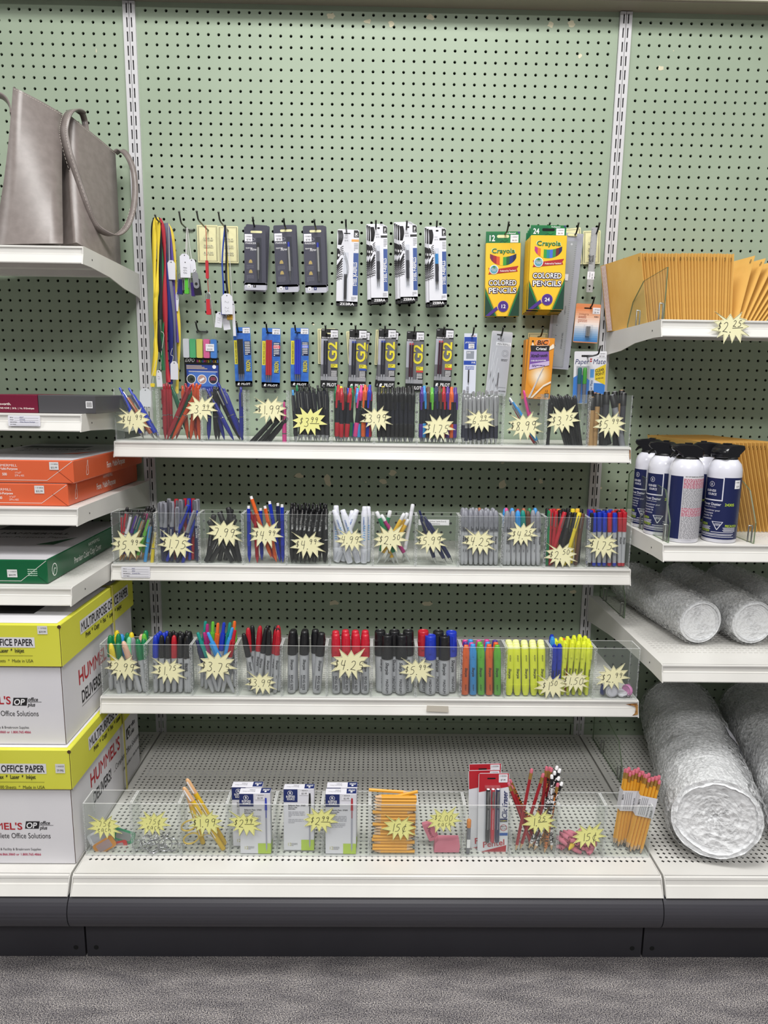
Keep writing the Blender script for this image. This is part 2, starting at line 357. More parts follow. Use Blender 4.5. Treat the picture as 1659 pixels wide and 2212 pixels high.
def deck(label, x0, x1):
    t = thing('base_deck', label, 'base deck', I4, 'perforated base decks'); Z, Y = DK
    mb = MB(); n = 94; w = n*.0127; xa = (x0+x1-w)/2; m = 43; y1 = -.018; y0 = y1-m*.0127
    perf(mb, T(0, 0, Z) @ RX(-PI/2), xa, xa+w, n, y0, y1, m, .0042, .0040, .0015, WHITE, 'diamond')
    mb.box(x0+.002, y1, Z-.001, x1-.002, -.006, Z, WHITE); mb.box(x0+.002, Y+.003, Z-.001, x1-.002, y0, Z, WHITE)
    mb.box(x0+.001, y0, Z-.001, xa, y1, Z, WHITE); mb.box(xa+w, y0, Z-.001, x1-.001, y1, Z, WHITE)
    mb.obj('deck_plate', t)
    mb = MB(); o = [(Y+.004, Z), (Y+.0005, Z), (Y-.002, Z-.0015), (Y-.003, Z-.006), (Y-.002, Z-.0065), (Y-.004, Z-.0165), (Y-.007, Z-.0175), (Y-.0085, Z-.020), (Y-.019, Z-.0355), (Y-.018, Z-.037), (Y-.01, Z-.036), (Y+.006, Z-.02)]
    mb.ext(o, x0+.002, x1-.002, WHITE); mb.obj('front_lip', t)
    for x, s in ((x0, 1), (x1, -1)):
        mb = MB(); mb.ext([(Y-.019, Z-.036), (Y-.003, Z-.004), (Y+.003, Z+.001), (-.006, Z+.001), (-.006, Z-.04)], min(x, x+s*.0018), max(x, x+s*.0018), WHITE); mb.obj('side_flange', t)
    mb = MB(); mb.box(x0, -.535, .1, x1, -.01, .101, DARK); mb.obj('deck_underside', t)
deck('white perforated base deck under the paper cartons', XL0, XL1)
deck('white perforated base deck under the lowest row of clear bins', XC0, XC1)
deck('white perforated base deck under the large bubble wrap rolls', XR0, XR1)
for lb, x0, x1, k0, k1 in (('dark grey rounded bumper below the cartons, on a flat kick plate', XL0, -.6125, XL0, -.617), ('long dark grey rounded bumper and kick plate below the pen bins', -.6105, .6055, -.613, .602), ('dark grey rounded bumper below the large bubble wrap rolls', .6075, XR1, .606, XR1)):
    t = thing('bumper_rail', lb, 'bumper rail', I4, 'charcoal bumper rails')
    mb = MB(); o = [(-.60, .2025), (-.618, .2025)]+[(-.612-.022*math.cos(a), .166+.036*math.sin(a)) for a in [PI/2*.93-PI*i/14*.93 for i in range(15)]]+[(-.58, .129)]
    mb.ext(o, x0, x1, CHAR, sm=False); mb.obj('bumper', t)
    mb = MB(); mb.box(k0, -.553, 0, k1, -.545, .15, CHAR2)
    for x in (k0+.02, k1-.02): mb.prism(circ(10, .0055), -.5532, -.553, DARK, T(x, 0, .022))
    mb.obj('kick_plate', t)
mb = MB(); mb.box(-1.84, -.54, 0, 1.84, -.535, .2, DARK); struct(mb.obj('trim_2'))
# carpet
CARPET = bpy.data.materials.new('carpet'); CARPET.use_nodes = True
def _carpet():
    nt = CARPET.node_tree; b = nt.nodes['Principled BSDF']; L = nt.links.new; N = nt.nodes.new
    tc = N('ShaderNodeTexCoord'); mp = N('ShaderNodeMapping'); mp.inputs['Scale'].default_value = (.62, 1, 1)
    n1 = N('ShaderNodeTexNoise'); n1.inputs['Scale'].default_value = 620; n1.inputs['Detail'].default_value = 2.5; n1.inputs['Roughness'].default_value = .65
    n2 = N('ShaderNodeTexNoise'); n2.inputs['Scale'].default_value = 26; n2.inputs['Detail'].default_value = 3
    mp2 = N('ShaderNodeMapping'); mp2.inputs['Scale'].default_value = (.35, 1.3, 1)
    r1 = N('ShaderNodeValToRGB'); e = r1.color_ramp.elements; e[0].position = .39; e[1].position = .62; e[0].color = (*lin('#2c2b30'), 1); e[1].color = (*lin('#dcd6ce'), 1)
    x = e.new(.5); x.color = (*lin('#87848a'), 1)
    r2 = N('ShaderNodeValToRGB'); e = r2.color_ramp.elements; e[0].position = .35; e[1].position = .65; e[0].color = (.62, .61, .62, 1); e[1].color = (1, .98, .96, 1)
    mx = N('ShaderNodeMixRGB'); mx.blend_type = 'MULTIPLY'; mx.inputs[0].default_value = 1
    L(tc.outputs['Object'], mp.inputs[0]); L(mp.outputs[0], n1.inputs[0]); L(tc.outputs['Object'], mp2.inputs[0]); L(mp2.outputs[0], n2.inputs[0])
    L(n1.outputs[0], r1.inputs[0]); L(n2.outputs[0], r2.inputs[0]); L(r1.outputs[0], mx.inputs[1]); L(r2.outputs[0], mx.inputs[2]); L(mx.outputs[0], b.inputs['Base Color'])
    b.inputs['Roughness'].default_value = .95; b.inputs['Specular IOR Level'].default_value = .1
    bp = N('ShaderNodeBump'); bp.inputs['Strength'].default_value = .6; bp.inputs['Distance'].default_value = .003; L(n1.outputs[0], bp.inputs['Height']); L(bp.outputs[0], b.inputs['Normal'])
_carpet()
mb = MB(); mb.box(-4, -6, -.02, 4, .1, 0, CARPET); struct(mb.obj('floor'))
# rust and a scrap of tape on the lips
RUST = noisy('rust', '#6b3a12', '#b98a4a', 90, .8)
def patch(parent, name, pts, Y, m, dy=-.0004):
    o = [atY(x, y, Y) for x, y in pts]; mb = MB(); mb.face([(p.x, p.z) for p in o][::-1], Y+dy, m); return mb.obj(name, parent)
patch(sh3, 'rust_stain', [(1366, 1523), (1372, 1522), (1378, 1522), (1378, 1543), (1371, 1545), (1365, 1546), (1371, 1541), (1373, 1535), (1373, 1530), (1371, 1526)], S3[1]-.0078, RUST)
patch(sh3, 'rust_stain', [(1352, 1521), (1376, 1519), (1376, 1525), (1362, 1524)], S3[1]-.0013, RUST)
patch(sh1, 'rust_stain', [(1359, 972), (1362, 972), (1362, 992), (1360, 992)], S1[1]-.0078, RUST)
# ------------------------------------------------------------------ light
def area(name, x, y, z, sx, sy, w, col=(1, 1, 1)):
    l = bpy.data.lights.new(name, 'AREA'); l.shape = 'RECTANGLE'; l.size = sx; l.size_y = sy; l.energy = w; l.color = col
    o = bpy.data.objects.new(name, l); COL.objects.link(o); o.location = (x, y, z); return o
area('ceiling_light', 0.05, -1.25, 3.05, 1.2, .6, 64, (1, .99, .97))
area('ceiling_light', -2.4, -1.9, 3.05, 1.2, .6, 34, (1, .99, .97))
area('ceiling_light', 2.5, -1.9, 3.05, 1.2, .6, 34, (1, .99, .97))
area('ceiling_light', 0.0, -3.6, 3.05, 1.2, .6, 105, (1, .99, .97))
w = bpy.data.worlds.new('world'); SC.world = w; w.use_nodes = True
w.node_tree.nodes['Background'].inputs[0].default_value = (.97, .98, 1, 1); w.node_tree.nodes['Background'].inputs[1].default_value = .2
SC.view_settings.view_transform = 'Standard'; SC.view_settings.look = 'None'; SC.view_settings.gamma = 1; SC.view_settings.exposure = -0.24; SC.view_settings.use_curve_mapping = False
SC.cycles.transparent_max_bounces = 28; SC.cycles.max_bounces = 5; SC.cycles.diffuse_bounces = 3; SC.cycles.glossy_bounces = 2; SC.cycles.transmission_bounces = 2
# ------------------------------------------------------------------ side bays
def quadribbon(mb, pts, wd, m, th=.0022):    # strap: list of (point, width-direction)
    n = len(pts); P = [Vector(p) for p in pts]; vs = []; fs = []
    for i, p in enumerate(P):
        t = (P[min(i+1, n-1)]-P[max(i-1, 0)]).normalized(); d = Vector(wd[i] if isinstance(wd, list) else wd); l = d.length
        d = (d-t*d.dot(t)).normalized()*l/2; q = t.cross(d).normalized()*th/2
        vs += [tuple(p+d+q), tuple(p-d+q), tuple(p-d-q), tuple(p+d-q)]
    for i in range(n-1): fs += [(i*4+k, i*4+(k+1) % 4, i*4+4+(k+1) % 4, i*4+4+k) for k in range(4)]
    mb.add(vs, fs, m, None, True); return mb.add(vs, [(3, 2, 1, 0), tuple(range(n*4-4, n*4))], m)
def spline(pts, n=6):
    P = [Vector(p) for p in pts]; o = []
    for i in range(len(P)-1):
        a, b, c, d = P[max(i-1, 0)], P[i], P[i+1], P[min(i+2, len(P)-1)]
        for k in range(n):
            t = k/n; o.append(.5*((2*b)+(c-a)*t+(2*a-5*b+4*c-d)*t*t+(3*b-a-3*c+d)*t*t*t))
    return o+[P[-1]]
# handbag
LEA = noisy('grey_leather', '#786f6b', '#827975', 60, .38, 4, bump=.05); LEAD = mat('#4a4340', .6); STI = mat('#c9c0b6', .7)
bag = thing('leather_handbag', 'grey leather tote handbag with thin stitched straps slumped on the shelf', 'handbag')
def bag_outline(t):                       # t 0 bottom .. 1 top; corners A front, B fold, C rear, E, D
    lo = [(-.808, -.345), (-.668, -.322), (-.715, -.24), (-.655, -.285), (-.626, -.10), (-.80, -.035), (-.93, -.04), (-.885, -.20)]
    hi = [(-.773, -.275), (-.706, -.195), (-.735, -.135), (-.697, -.180), (-.640, -.06), (-.72, -.03), (-.84, -.035), (-.80, -.16)]
    b = math.sin(t*PI)*.012
    o = [(a[0]+(c[0]-a[0])*t**.85, a[1]+(c[1]-a[1])*t**.85) for a, c in zip(lo, hi)]
    o[0] = (o[0][0]+b*.6, o[0][1]-b*.6); o[1] = (o[1][0]-b*.3, o[1][1]+b*.2); o[3] = (o[3][0]-b*.4, o[3][1])
    return o
def bag_top(k): return [1.850, 1.8285, 1.82, 1.8315, 1.792, 1.80, 1.845, 1.855][k]
mb = MB(); rows = []
for i in range(13):
    t = i/12; o = bag_outline(t); r = []
    for k, (x, y) in enumerate(o):
        zb = 1.5165+(.010 if k == 1 else .02 if k in (2, 3) else 0)
        r.append(Vector((x, y, zb+(bag_top(k)-zb)*t)))
    ring = []
    for k in range(8):
        a, b = r[k], r[(k+1) % 8]; n = Vector((b.y-a.y, a.x-b.x, 0)); n = n.normalized() if n.length else n; L = (b-a).length
        for s in range(5):
            u = s/5; bul = math.sin(u*PI)*L*.10*(.35+math.sin(min(t*1.3, 1)*PI)*.65)*(1 if k in (0, 4, 5, 6) else .35 if k == 3 else 0)
            ring.append(tuple(a.lerp(b, u)+n*bul))
    rows.append(ring)
N = len(rows[0]); vs = [p for r in rows for p in r]
fs = [(i*N+k, i*N+(k+1) % N, i*N+N+(k+1) % N, i*N+N+k) for i in range(12) for k in range(N)]
mb.add(vs, fs, LEA, None, True); mb.add(vs, [tuple(range(N-1, -1, -1))], LEA)
cen = Vector((0, 0, 0))
for p in rows[-1]: cen += Vector(p)/N
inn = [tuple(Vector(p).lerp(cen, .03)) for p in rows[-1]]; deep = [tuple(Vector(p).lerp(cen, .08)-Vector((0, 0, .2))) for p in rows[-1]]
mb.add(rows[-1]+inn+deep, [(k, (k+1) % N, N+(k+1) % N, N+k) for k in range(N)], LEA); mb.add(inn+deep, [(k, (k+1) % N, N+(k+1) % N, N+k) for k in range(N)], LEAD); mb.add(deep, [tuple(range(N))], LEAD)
mb.obj('body', bag)
mb = MB()                                  # dashed stitching under the rim
for k in range(20):
    a, b = Vector(rows[-1][k]), Vector(rows[-1][k+1]); n = Vector((b.y-a.y, a.x-b.x, 0)).normalized(); L = (b-a).length; c = max(1, int(L/.0045))
    for q in range(c):
        p0, p1 = a.lerp(b, (q+.15)/c), a.lerp(b, (q+.8)/c); d = n*.0012; z = Vector((0, 0, -.0045)); h = Vector((0, 0, .0008))
        mb.add([p0+d+z, p1+d+z, p1+d+z+h, p0+d+z+h], [(0, 1, 2, 3)], STI)
mb.obj('rim_stitching', bag)
def pz(l): return [tuple(atY(x, y, Y)) for x, y, Y in l]
s1 = spline(pz([(186, 285, -.13), (183, 262, -.12), (176, 243, -.14), (162, 237, -.17), (148, 245, -.20), (140, 268, -.215), (139, 295, -.22), (150, 340, -.22), (168, 395, -.215), (186, 445, -.21), (198, 475, -.20), (215, 496, -.19), (247, 508, -.17), (272, 492, -.14), (287, 455, -.11), (292, 410, -.085), (288, 368, -.07), (276, 338, -.06), (262, 325, -.055), (249, 330, -.052)]))
mb = MB(); wds = []
for i, p in enumerate(s1):
    f = i/len(s1); wds.append((.013, .004, .002) if f > .62 or f < .1 else (.021, -.006, 0))
quadribbon(mb, [tuple(p) for p in s1], wds, LEA, .003); st = mb.obj('strap', bag)
mb = MB()
for off in (-.38, .38):
    for i in range(18, len(s1)-30):
        p = s1[i]; q = p.lerp(s1[i+1], .6); w = Vector(wds[i])*off; n = Vector((-.002, -.0026, 0)); d = (q-p)*.0+Vector((.0007, 0, 0))
        mb.add([p+w+n, p+w+n+d, q+w+n+d, q+w+n], [(0, 1, 2, 3)], STI)
mb.obj('strap_stitching', st)
s2 = spline(pz([(-40, 230, -.16), (-20, 205, -.16), (0, 206, -.16), (14, 216, -.16), (22, 232, -.17), (24, 250, -.18)]))
mb = MB(); quadribbon(mb, [tuple(p) for p in s2], (.006, -.016, .006), LEA, .003); mb.obj('strap', bag)
# writing placed on a front face (plane Y) or on a side face looking towards +X (plane X)
def ptext(mb, s, px, py, cap, Y, m, bold=1, al='r', sx=1., sh=0, w=None):
    p = atY(px, py, Y); q = atY(px, py-cap, Y); mb.text(s, p.x, p.z, q.z-p.z, m, Y, bold, al, sh, sx, None, 0, w)
BROWN = mat('#4a3324', .9)
# paper cartons
CWH = noisy('carton_white', '#d9d7dc', '#e2e0e3', 4, .7, 4); CYE = noisy('carton_yellow', '#d3d23c', '#dcdb4b', 3, .6, 4); RED = mat('#b3202c', .6); NAV = mat('#1f2f5e', .5); PINKR = mat('#b8365a', .6); TAN = mat('#c4a04a', .6)
def sticker(par, px, py, wpx, hpx, Y, t1, t2, M=None):
    mb = MB()
    p = atY(px, py, Y); q = atY(px+wpx, py+hpx, Y); w = q.x-p.x; h = p.z-q.z
    mb.rect(p.x, q.z, q.x, p.z, mat('#dad9da', .6), Y-.0004)
    mb.text(t1, p.x+w*.5, q.z+h*.66, h*.17, INK, Y-.0006, 0, 'c', 0, 1, None, 0, w*.86); mb.text(t2, p.x+w*.5, q.z+h*.18, h*.24, INK, Y-.0006, 0, 'c', 0, 1, None, 0, w*.7); return mb.obj('price_sticker', par)
def carton(label, XR, YF, z0, z1, YR, front, side, W=.29, skirt=.088):
    t = thing('paper_carton', label, 'carton', I4, 'white paper cartons with yellow lids'); X0 = XR-W
    mb = MB(); mb.cbox(X0, YF, z0, XR, YR, z1-.01, CWH, .0015)
    for y in (YF-.0003,): mb.line([(XR-.0008, z0+.002), (XR-.0008, z1-skirt)], .0014, BROWN, y)
    front(mb, YF-.0004); side(mb, XR+.0004); mb.obj('body', t)
    mb = MB(); o = .0055; mb.cbox(X0-o, YF-o, z1-skirt, XR+o, YR+o, z1, CYE, .0015)
    mb.rect(X0+.004, 0, XR-.004, YR-YF-.008, CWH, 0, T(0, YF+.004, z1+.0003) @ RX(-PI/2))
    mb.line([(XR+o-.001, z1-skirt), (XR+o-.001, z1)], .0012, BROWN, YF-o-.0003); mb.line([(X0, z1-skirt+.0008), (XR+o, z1-skirt+.0008)], .001, BROWN, YF-o-.0003)
    mb.prism(circ(7, .004), -.0006, 0, BROWN, T(XR+o-.0015, YF-o, z1-.004)); return t, mb, YF-o-.0005, XR+o+.0005
def side_text(mb, X, s, y, z, h, m, bold=1, sx=.62, sh=0, w=None, eps=0): mb.text(s, y, z, h, m, -X-eps, bold, 'l', sh, sx, RZ(PI/2), 0, w)
def lid_print(mb, Y, XS, px, py, k, ys, zs, cut):
    # black headline on its pale backing, two lines of small print, and the same on the side
    a = atY(px-cut*k, py+3, Y); b = atY(px+3, py-18*k, Y); mb.rect(a.x, a.z, b.x, b.z, CWH, Y)
    ptext(mb, 'MULTIPURPOSE OFFICE PAPER', px, py, 15*k, Y-.0003, INK, 1, 'r', .66)
    ptext(mb, 'Print  *  Copy  *  Fax  *  Laser  *  Inkjet', px-19*k, py+14.5*k, 8.5*k, Y-.0003, INK, 1, 'r', .72)
    p = atY(px, py+22*k, Y); mb.rect(p.x-.26, p.z, p.x, p.z+.0006, INK, Y-.0003)
    ptext(mb, '10 Reams  *  500 Sheets  *  Made in USA', px+1, py+36*k, 7*k, Y-.0003, INK, 0, 'r', .85)
    M = RZ(PI/2); w = .275; mb.rect(ys-.004, zs-.003, ys+w+.004, zs+.027, CWH, -XS, M)
    side_text(mb, XS, 'MULTIPURPOSE OFFICE PAPER', ys, zs+.001, .022, INK, 1, 1, 0, w, .0003); side_text(mb, XS, 'Print  *  Copy  *  Fax  *  Laser  *  Inkjet', ys+.02, zs-.0185, .0115, INK, 1, 1, 0, .21, .0003)
def op_logo(mb, px, py, k, Y):             # italic block logo
    p = atY(px, py, Y); u = .00105*k
    mb.face([(p.x, p.z), (p.x+27*u, p.z), (p.x+30*u, p.z+16*u), (p.x+3*u, p.z+16*u)], Y, INK); mb.text('OP', p.x+2*u, p.z+1.5*u, 12.5*u, WHT, Y-.0003, 1, 'l', .2, .9)
    mb.text('office', p.x+30*u, p.z+9*u, 8*u, INK, Y, 1, 'l', .2, .8); mb.rect(p.x+29*u, p.z+7*u, p.x+56*u, p.z+7.8*u, INK, Y); mb.text('plus', p.x+29*u, p.z-1.5*u, 8*u, INK, Y, 1, 'l', .2, .8)
def front1(mb, Y):
    ptext(mb, "HUMMEL'S", 24, 1521, 17, Y, RED, 1, 'r', .95); op_logo(mb, 27, 1524, 1.0, Y); ptext(mb, 'Complete Office Solutions', 84, 1547, 12, Y, INK, 0, 'r', .72)
    ptext(mb, '...Care & Facility & Breakroom Supplies', 63, 1574, 5.5, Y, INK, 0, 'r', .8); ptext(mb, '1.866.866.3860 or 1.800.765.4866', 67, 1584, 5, Y, PINKR, 1, 'r', .95)
def front2(mb, Y):
    ptext(mb, "HUMMEL'S", 49, 1792, 15, Y, RED, 1, 'r', 1.1); op_logo(mb, 54, 1790, 1.0, Y); ptext(mb, 'Complete Office Solutions', 110, 1811, 12, Y, INK, 0, 'r', .72)
    ptext(mb, '...Care & Facility & Breakroom Supplies', 89, 1837, 5.5, Y, INK, 0, 'r', .8); ptext(mb, '1.866.866.3860 or 1.800.765.4866', 89, 1848, 5, Y, PINKR, 1, 'r', .95)
def side1(mb, X):
    side_text(mb, X, "HUMMEL'S", -.49, .600, .034, RED, 1, .82); side_text(mb, X, 'DELIVERS!', -.48, .555, .028, INK, 1, .62); side_text(mb, X, '...Complete Office Solutions', -.36, .562, .016, INK, 0, .72)
    mb.rect(-.48, .5475, -.36, .5485, INK, -X, RZ(PI/2))
def side2(mb, X):
    side_text(mb, X, "HUMMEL'S", -.485, .358, .034, RED, 1, .82); side_text(mb, X, 'DELIVERS!', -.475, .313, .028, INK, 1, .62); side_text(mb, X, '...Complete Office Solutions', -.355, .318, .016, INK, 0, .72)
    mb.rect(-.265, .353, -.235, .381, INK, -X, RZ(PI/2)); side_text(mb, X, 'OP', -.262, .356, .022, WHT, 1, .75, .2, None, .0003); side_text(mb, X, 'office', -.232, .371, .013, INK, 1, .7, .2); side_text(mb, X, 'plus', -.232, .352, .013, INK, 1, .7, .2)
    side_text(mb, X, '1.866.866.3860 or 1.800.765.4866', -.30, .288, .008, INK, 0, .8)
t, mb, Y, XS = carton('lower white paper carton with yellow lid standing on the base deck', -.613, -.575, .2415, .502, -.18, front2, side2)
lid_print(mb, Y, XS, 96, 1668, 1., -.49, .455, 130); sticker(t, 119, 1650, 22, 20, Y, '1 043025', '59.99$'); mb.obj('lid', t)
t, mb, Y, XS = carton('upper white paper carton with yellow lid stacked under the green ream', -.6215, -.562, .5035, .7615, -.165, front1, side1)
lid_print(mb, Y, XS, 71, 1395, 1., -.475, .712, 130); sticker(t, 80, 1352, 23, 18, Y, '1 127025', '$59.99')
mb.box(-.87, -.50, .7618, -.70, -.30, .7619, INK); mb.obj('lid', t)
for X, z0, z1, o in ((-.6045, .242, .505, 1), (-.6135, .503, .765, 1)):   # packing straps round the cartons
    mb = MB(); mb.box(X, -.305, z0, X+.0006, -.296, z1, mat('#c9c060', .4)); mb.box(X-.29, -.305, z1-.0008, X, -.296, z1, mat('#c9c060', .4))
    tag(mb.obj('packing_strap'), 'thin yellow packing strap round the %s paper carton' % ('lower' if z0 < .3 else 'upper'), 'strap')
# reams of paper
def ream(label, XR, YF, z0, h, col, prints, side, W=.279, D=.425, group='wrapped reams of paper', seam=1):
    t = thing('paper_ream', label, 'paper ream', I4, group); X0 = XR-W; mb = MB(); mb.cbox(X0, YF, z0, XR, YF+D, z0+h, col, .002)
    hi = mat('#e6e2de', .5); M = RZ(PI/2); xr = XR+.0004
    mb.line([(X0, z0+.0065), (XR-.055*seam, z0+.0065), (XR-.001, z0+h-.002)], .0009, hi, YF-.0004)
    mb.line([(XR-.032, z0+h*.55), (XR-.001, z0+.001)], .0008, mat('#7a2a14' if col is ORA else '#0c3a22', .5), YF-.0004)
    prints(mb, YF-.0005, t); side(mb, xr); mb.obj('wrapper', t)
    mb = MB(); mb.box(X0+.0015, YF+.0015, z0+h, XR-.0015, YF+D-.002, z0+h+.0004, mat('#c9c7cb', .5)); zt = z0+h+.0006
    mb.text('HAMMERMILL', X0+.05, .25, .02, INK, 0, 1, 'l', 0, 1, T(0, YF, zt) @ RX(-PI/2)); mb.text('Multi-Purpose Paper', X0+.05, .21, .016, INK, 0, 0, 'l', 0, 1, T(0, YF, zt) @ RX(-PI/2))
    mb.face([(XR-.09, .14), (XR-.05, .14), (XR-.03, .22)], 0, col, T(0, YF, zt) @ RX(-PI/2)); mb.rect(X0+.02, .3, XR-.1, .36, mat('#55535a', .6), 0, T(0, YF, zt) @ RX(-PI/2)); mb.obj('top_label', t)
ORA = noisy('orange_wrap', '#d45a34', '#dc6640', 5, .32, 3); GRN = noisy('green_wrap', '#0f5a36', '#14633d', 5, .22, 3)
def rabbit(mb, y, z, u, X):
    M = RZ(PI/2); w = mat('#f0e0d8', .5)
    for o in (smooth([(0, 0), (6, 0), (9, 4), (7, 9), (9, 13), (7, 16), (8, 24), (6, 24), (4, 16), (1, 14), (2, 9), (-1, 5), (0, 0)], 1),):
        mb.line([(y+a*u, z+b*u) for a, b in o], u*1.1, w, -X, M)
def sideO(z, dy):
    def f(mb, X):
        rabbit(mb, -.405+dy, z+.011, .0013, X); w = mat('#f3e6e0', .5); side_text(mb, X, 'HAMMERMILL', -.25+dy, z+.036, .008, w, 0, .9); side_text(mb, X, 'Fore  Multi-Purpose', -.29+dy, z+.014, .0145, w, 1, .72)
    return f
W_ = mat('#f3e6e0', .5)
def pO1(mb, Y, t):
    ptext(mb, 'HAMMERMILL', 37, 1008, 5.5, Y, W_, 0, 'r', 1.2); ptext(mb, 'Fore Multi-Purpose', 38, 1015, 5, Y, W_, 1, 'r', 1); ptext(mb, '500', 15, 1027, 6, Y, W_, 1, 'r', .8); ptext(mb, "11\"x17\"", 32, 1023, 4, Y, W_, 0, 'l', .8); ptext(mb, '279 x 432', 32, 1029, 4, Y, W_, 0, 'l', .9); sticker(t, 106, 998, 21, 17, Y, '1 012826', '$32.99')
def pO2(mb, Y, t):
    ptext(mb, 'HAMMERMILL', 25, 1060, 5.5, Y, W_, 0, 'r', 1.2); ptext(mb, 'Fore Multi-Purpose', 28, 1068, 5, Y, W_, 1, 'r', 1); ptext(mb, '500', 5, 1078, 6, Y, W_, 1, 'r', .8); ptext(mb, "11\"x17\"", 20, 1075, 4, Y, W_, 0, 'l', .8); ptext(mb, '279 x 432', 20, 1081, 4, Y, W_, 0, 'l', .9); sticker(t, 74, 1049, 22, 17, Y, '1 012826', '$32.99')
ream('lower orange wrapped ream of paper lying directly on the shelf', -.6405, -.44, .9775, .0475, ORA, pO2, sideO(.9775, 0))
ream('upper orange wrapped ream of paper on top of the other orange ream', -.626, -.44, 1.0258, .0485, ORA, pO1, sideO(1.0258, .03), seam=1)
def pG(mb, Y, t):
    sticker(t, 15, 1230, 23, 17, Y, '1 112623', '$44.99'); p = atY(60, 1240, Y); mb.small(p.x, p.z-.005, p.x+.02, p.z+.012, 4, mat('#a9c9b4', .6), Y)
def sG(mb, X):
    w = mat('#e8efe8', .5); M = RZ(PI/2); mb.ring([(-.455+.011*c, .845+.013*s) for c, s in circ(12)], .002, w, -X, M); mb.line([(-.461, .836), (-.456, .848), (-.449, .846)], .002, w, -X, M)
    side_text(mb, X, 'HAMMERMILL', -.28, .855, .0085, w, 0, .95); side_text(mb, X, 'Premium Color Copy Cover', -.36, .833, .0145, w, 1, .66)
ream('green wrapped ream of cover paper on its own shelf', -.672, -.487, .8215, .0515, GRN, pG, sG)
# envelope boxes
MAR = mat('#6d1230', .4); GRB = mat('#4b4a4d', .4)
def ebox(name, label, px0, px1, m, f):
    Y = -.392; a, b = atY(px0, 890, Y), atY(px1, 890, Y); t = tag(MB().cbox(a.x, Y, 1.1695, b.x, Y+.24, 1.2075, m, .0012).obj(name), label, 'envelope box', 'envelope boxes on the shelf')
    mb = MB(); f(mb, Y-.0004, a.x, b.x); mb.obj('box_print', t)
def fm(mb, Y, a, b): ptext(mb, 'Southworth.', 24, 875, 5.5, Y, W_, 1, 'r', 1.1); ptext(mb, 'EXECUTIVE MOVE  |  24 lb.  |  No. 10 Envelopes', 74, 884, 3.6, Y, W_, 1, 'r', .9)
def fg(mb, Y, a, b):
    mb.rect(b-.02, 1.181, b-.006, 1.1955, WHT, Y)
    for i in range(7): mb.rect(b-.018+i*.0016, 1.183, b-.0172+i*.0016, 1.194, INK, Y-.0003)
ebox('envelope_box', 'maroon envelope box with white print on the upper shelf', -45, 82.5, MAR, fm)
ebox('envelope_box', 'dark grey envelope box end with a small barcode beside the maroon box', 83.5, 207, GRB, fg)
def lipcard(label, x0, y0, x1, y1, Y, lines):
    a, b = atY(x0, y0, Y), atY(x1, y1, Y); mb = MB(); w, h = b.x-a.x, a.z-b.z; M = T(a.x, Y, a.z) @ RX(-.03)
    mb.prism(rrect(0, -h, w, 0, .002), -.0006, 0, mat('#e3e2ea', .5), M)
    for i, (p, hw) in enumerate(lines):
        z = -h*(.24+.215*i); mb.text(p, w*.06, z, h*.085, INK, -.0009, 1, 'l', 0, .9, M); mb.rect(w*.2, z-.0002, w*.95, z+.0002, GREYP, -.0009, M)
        if hw: mb.text(hw, w*.36, z+h*.01, h*.13, mat('#4a4f86', .7), -.001, 0, 'l', .3, .8, M)
    return tag(mb.obj('shelf_tag'), label, 'shelf tag', 'paper tags on the shelf edges')
lipcard('white paper tag on the shelf edge below the maroon envelope box', 17, 897, 88, 921, -.4205, [('ITEM #', 'SOUT'), ('STOCK', 'R2W30L'), ('DESCRIPTION', 'White Resume Envelope'), ('UNIT PRICE', '')])
lipcard('white paper tag on the shelf edge below the rainbow stylus pens', 262, 1224, 325, 1248, -.3195, [('ITEM #', 'SW3'), ('STOCK', 'MINI'), ('DESCRIPTION', 'Colorful Pen'), ('UNIT PRICE', '')])
tape = MB(); a, b = atY(921, 1523, -.425), atY(969, 1536, -.425); tape.face([(a.x, b.z), (b.x, b.z-.002), (b.x-.001, a.z-.001), (a.x+.001, a.z)], -.4275, mat('#c9c2b4', .7)); tape.obj('tape_scrap', sh3)
# kraft mailers
KR = noisy('kraft_paper', '#e5b55e', '#ecc06c', 14, .7, 4, bump=.1); KR2 = noisy('kraft_edge', '#d8a552', '#dfae5c', 20, .75); STR = mat('#ead6d0', .6)
def mailer(h, d, th, mark, strip):
    mb = MB(); n = 8; pr = [(-d, 0), (-d*.97, h*.0), (-.01, 0), (0, 0), (0, h), (-.01, h), (-d, h)]
    # a padded pouch: thin at its edges, thicker in the middle
    vs = []; fs = []; A, B = 6, 4
    for s in (-1, 1):
        for i in range(A+1):
            for j in range(B+1):
                u, v = i/A, j/B; b = (math.sin(u*PI)**.5)*(math.sin(v*PI)**.5); vs.append((s*(.0006+th/2*b), -d*u, h*v))
    o = (A+1)*(B+1)
    for i in range(A):
        for j in range(B):
            a = i*(B+1)+j; fs.append((a, a+B+1, a+B+2, a+1)); fs.append((o+a, o+a+1, o+a+B+2, o+a+B+1))
    mb.add(vs, fs, KR, None, True)
    e = [i*(B+1) for i in range(A+1)]+[A*(B+1)+j for j in range(1, B+1)]+[i*(B+1)+B for i in range(A-1, -1, -1)]+[j for j in range(B-1, 0, -1)]
    mb.add(vs, [(e[k], o+e[k], o+e[(k+1) % len(e)], e[(k+1) % len(e)]) for k in range(len(e))], KR2)
    body = mb.mesh('pouch'); mk = None; M = T(-.0016, -d+.004, h-.016) @ RZ(-PI/2)
    mk = MB(); mk.hand(mark, -.006, 0, .008, INK, -.0012, .0011, .8, M); mk = mk.mesh('pen_mark')
    return body, mk
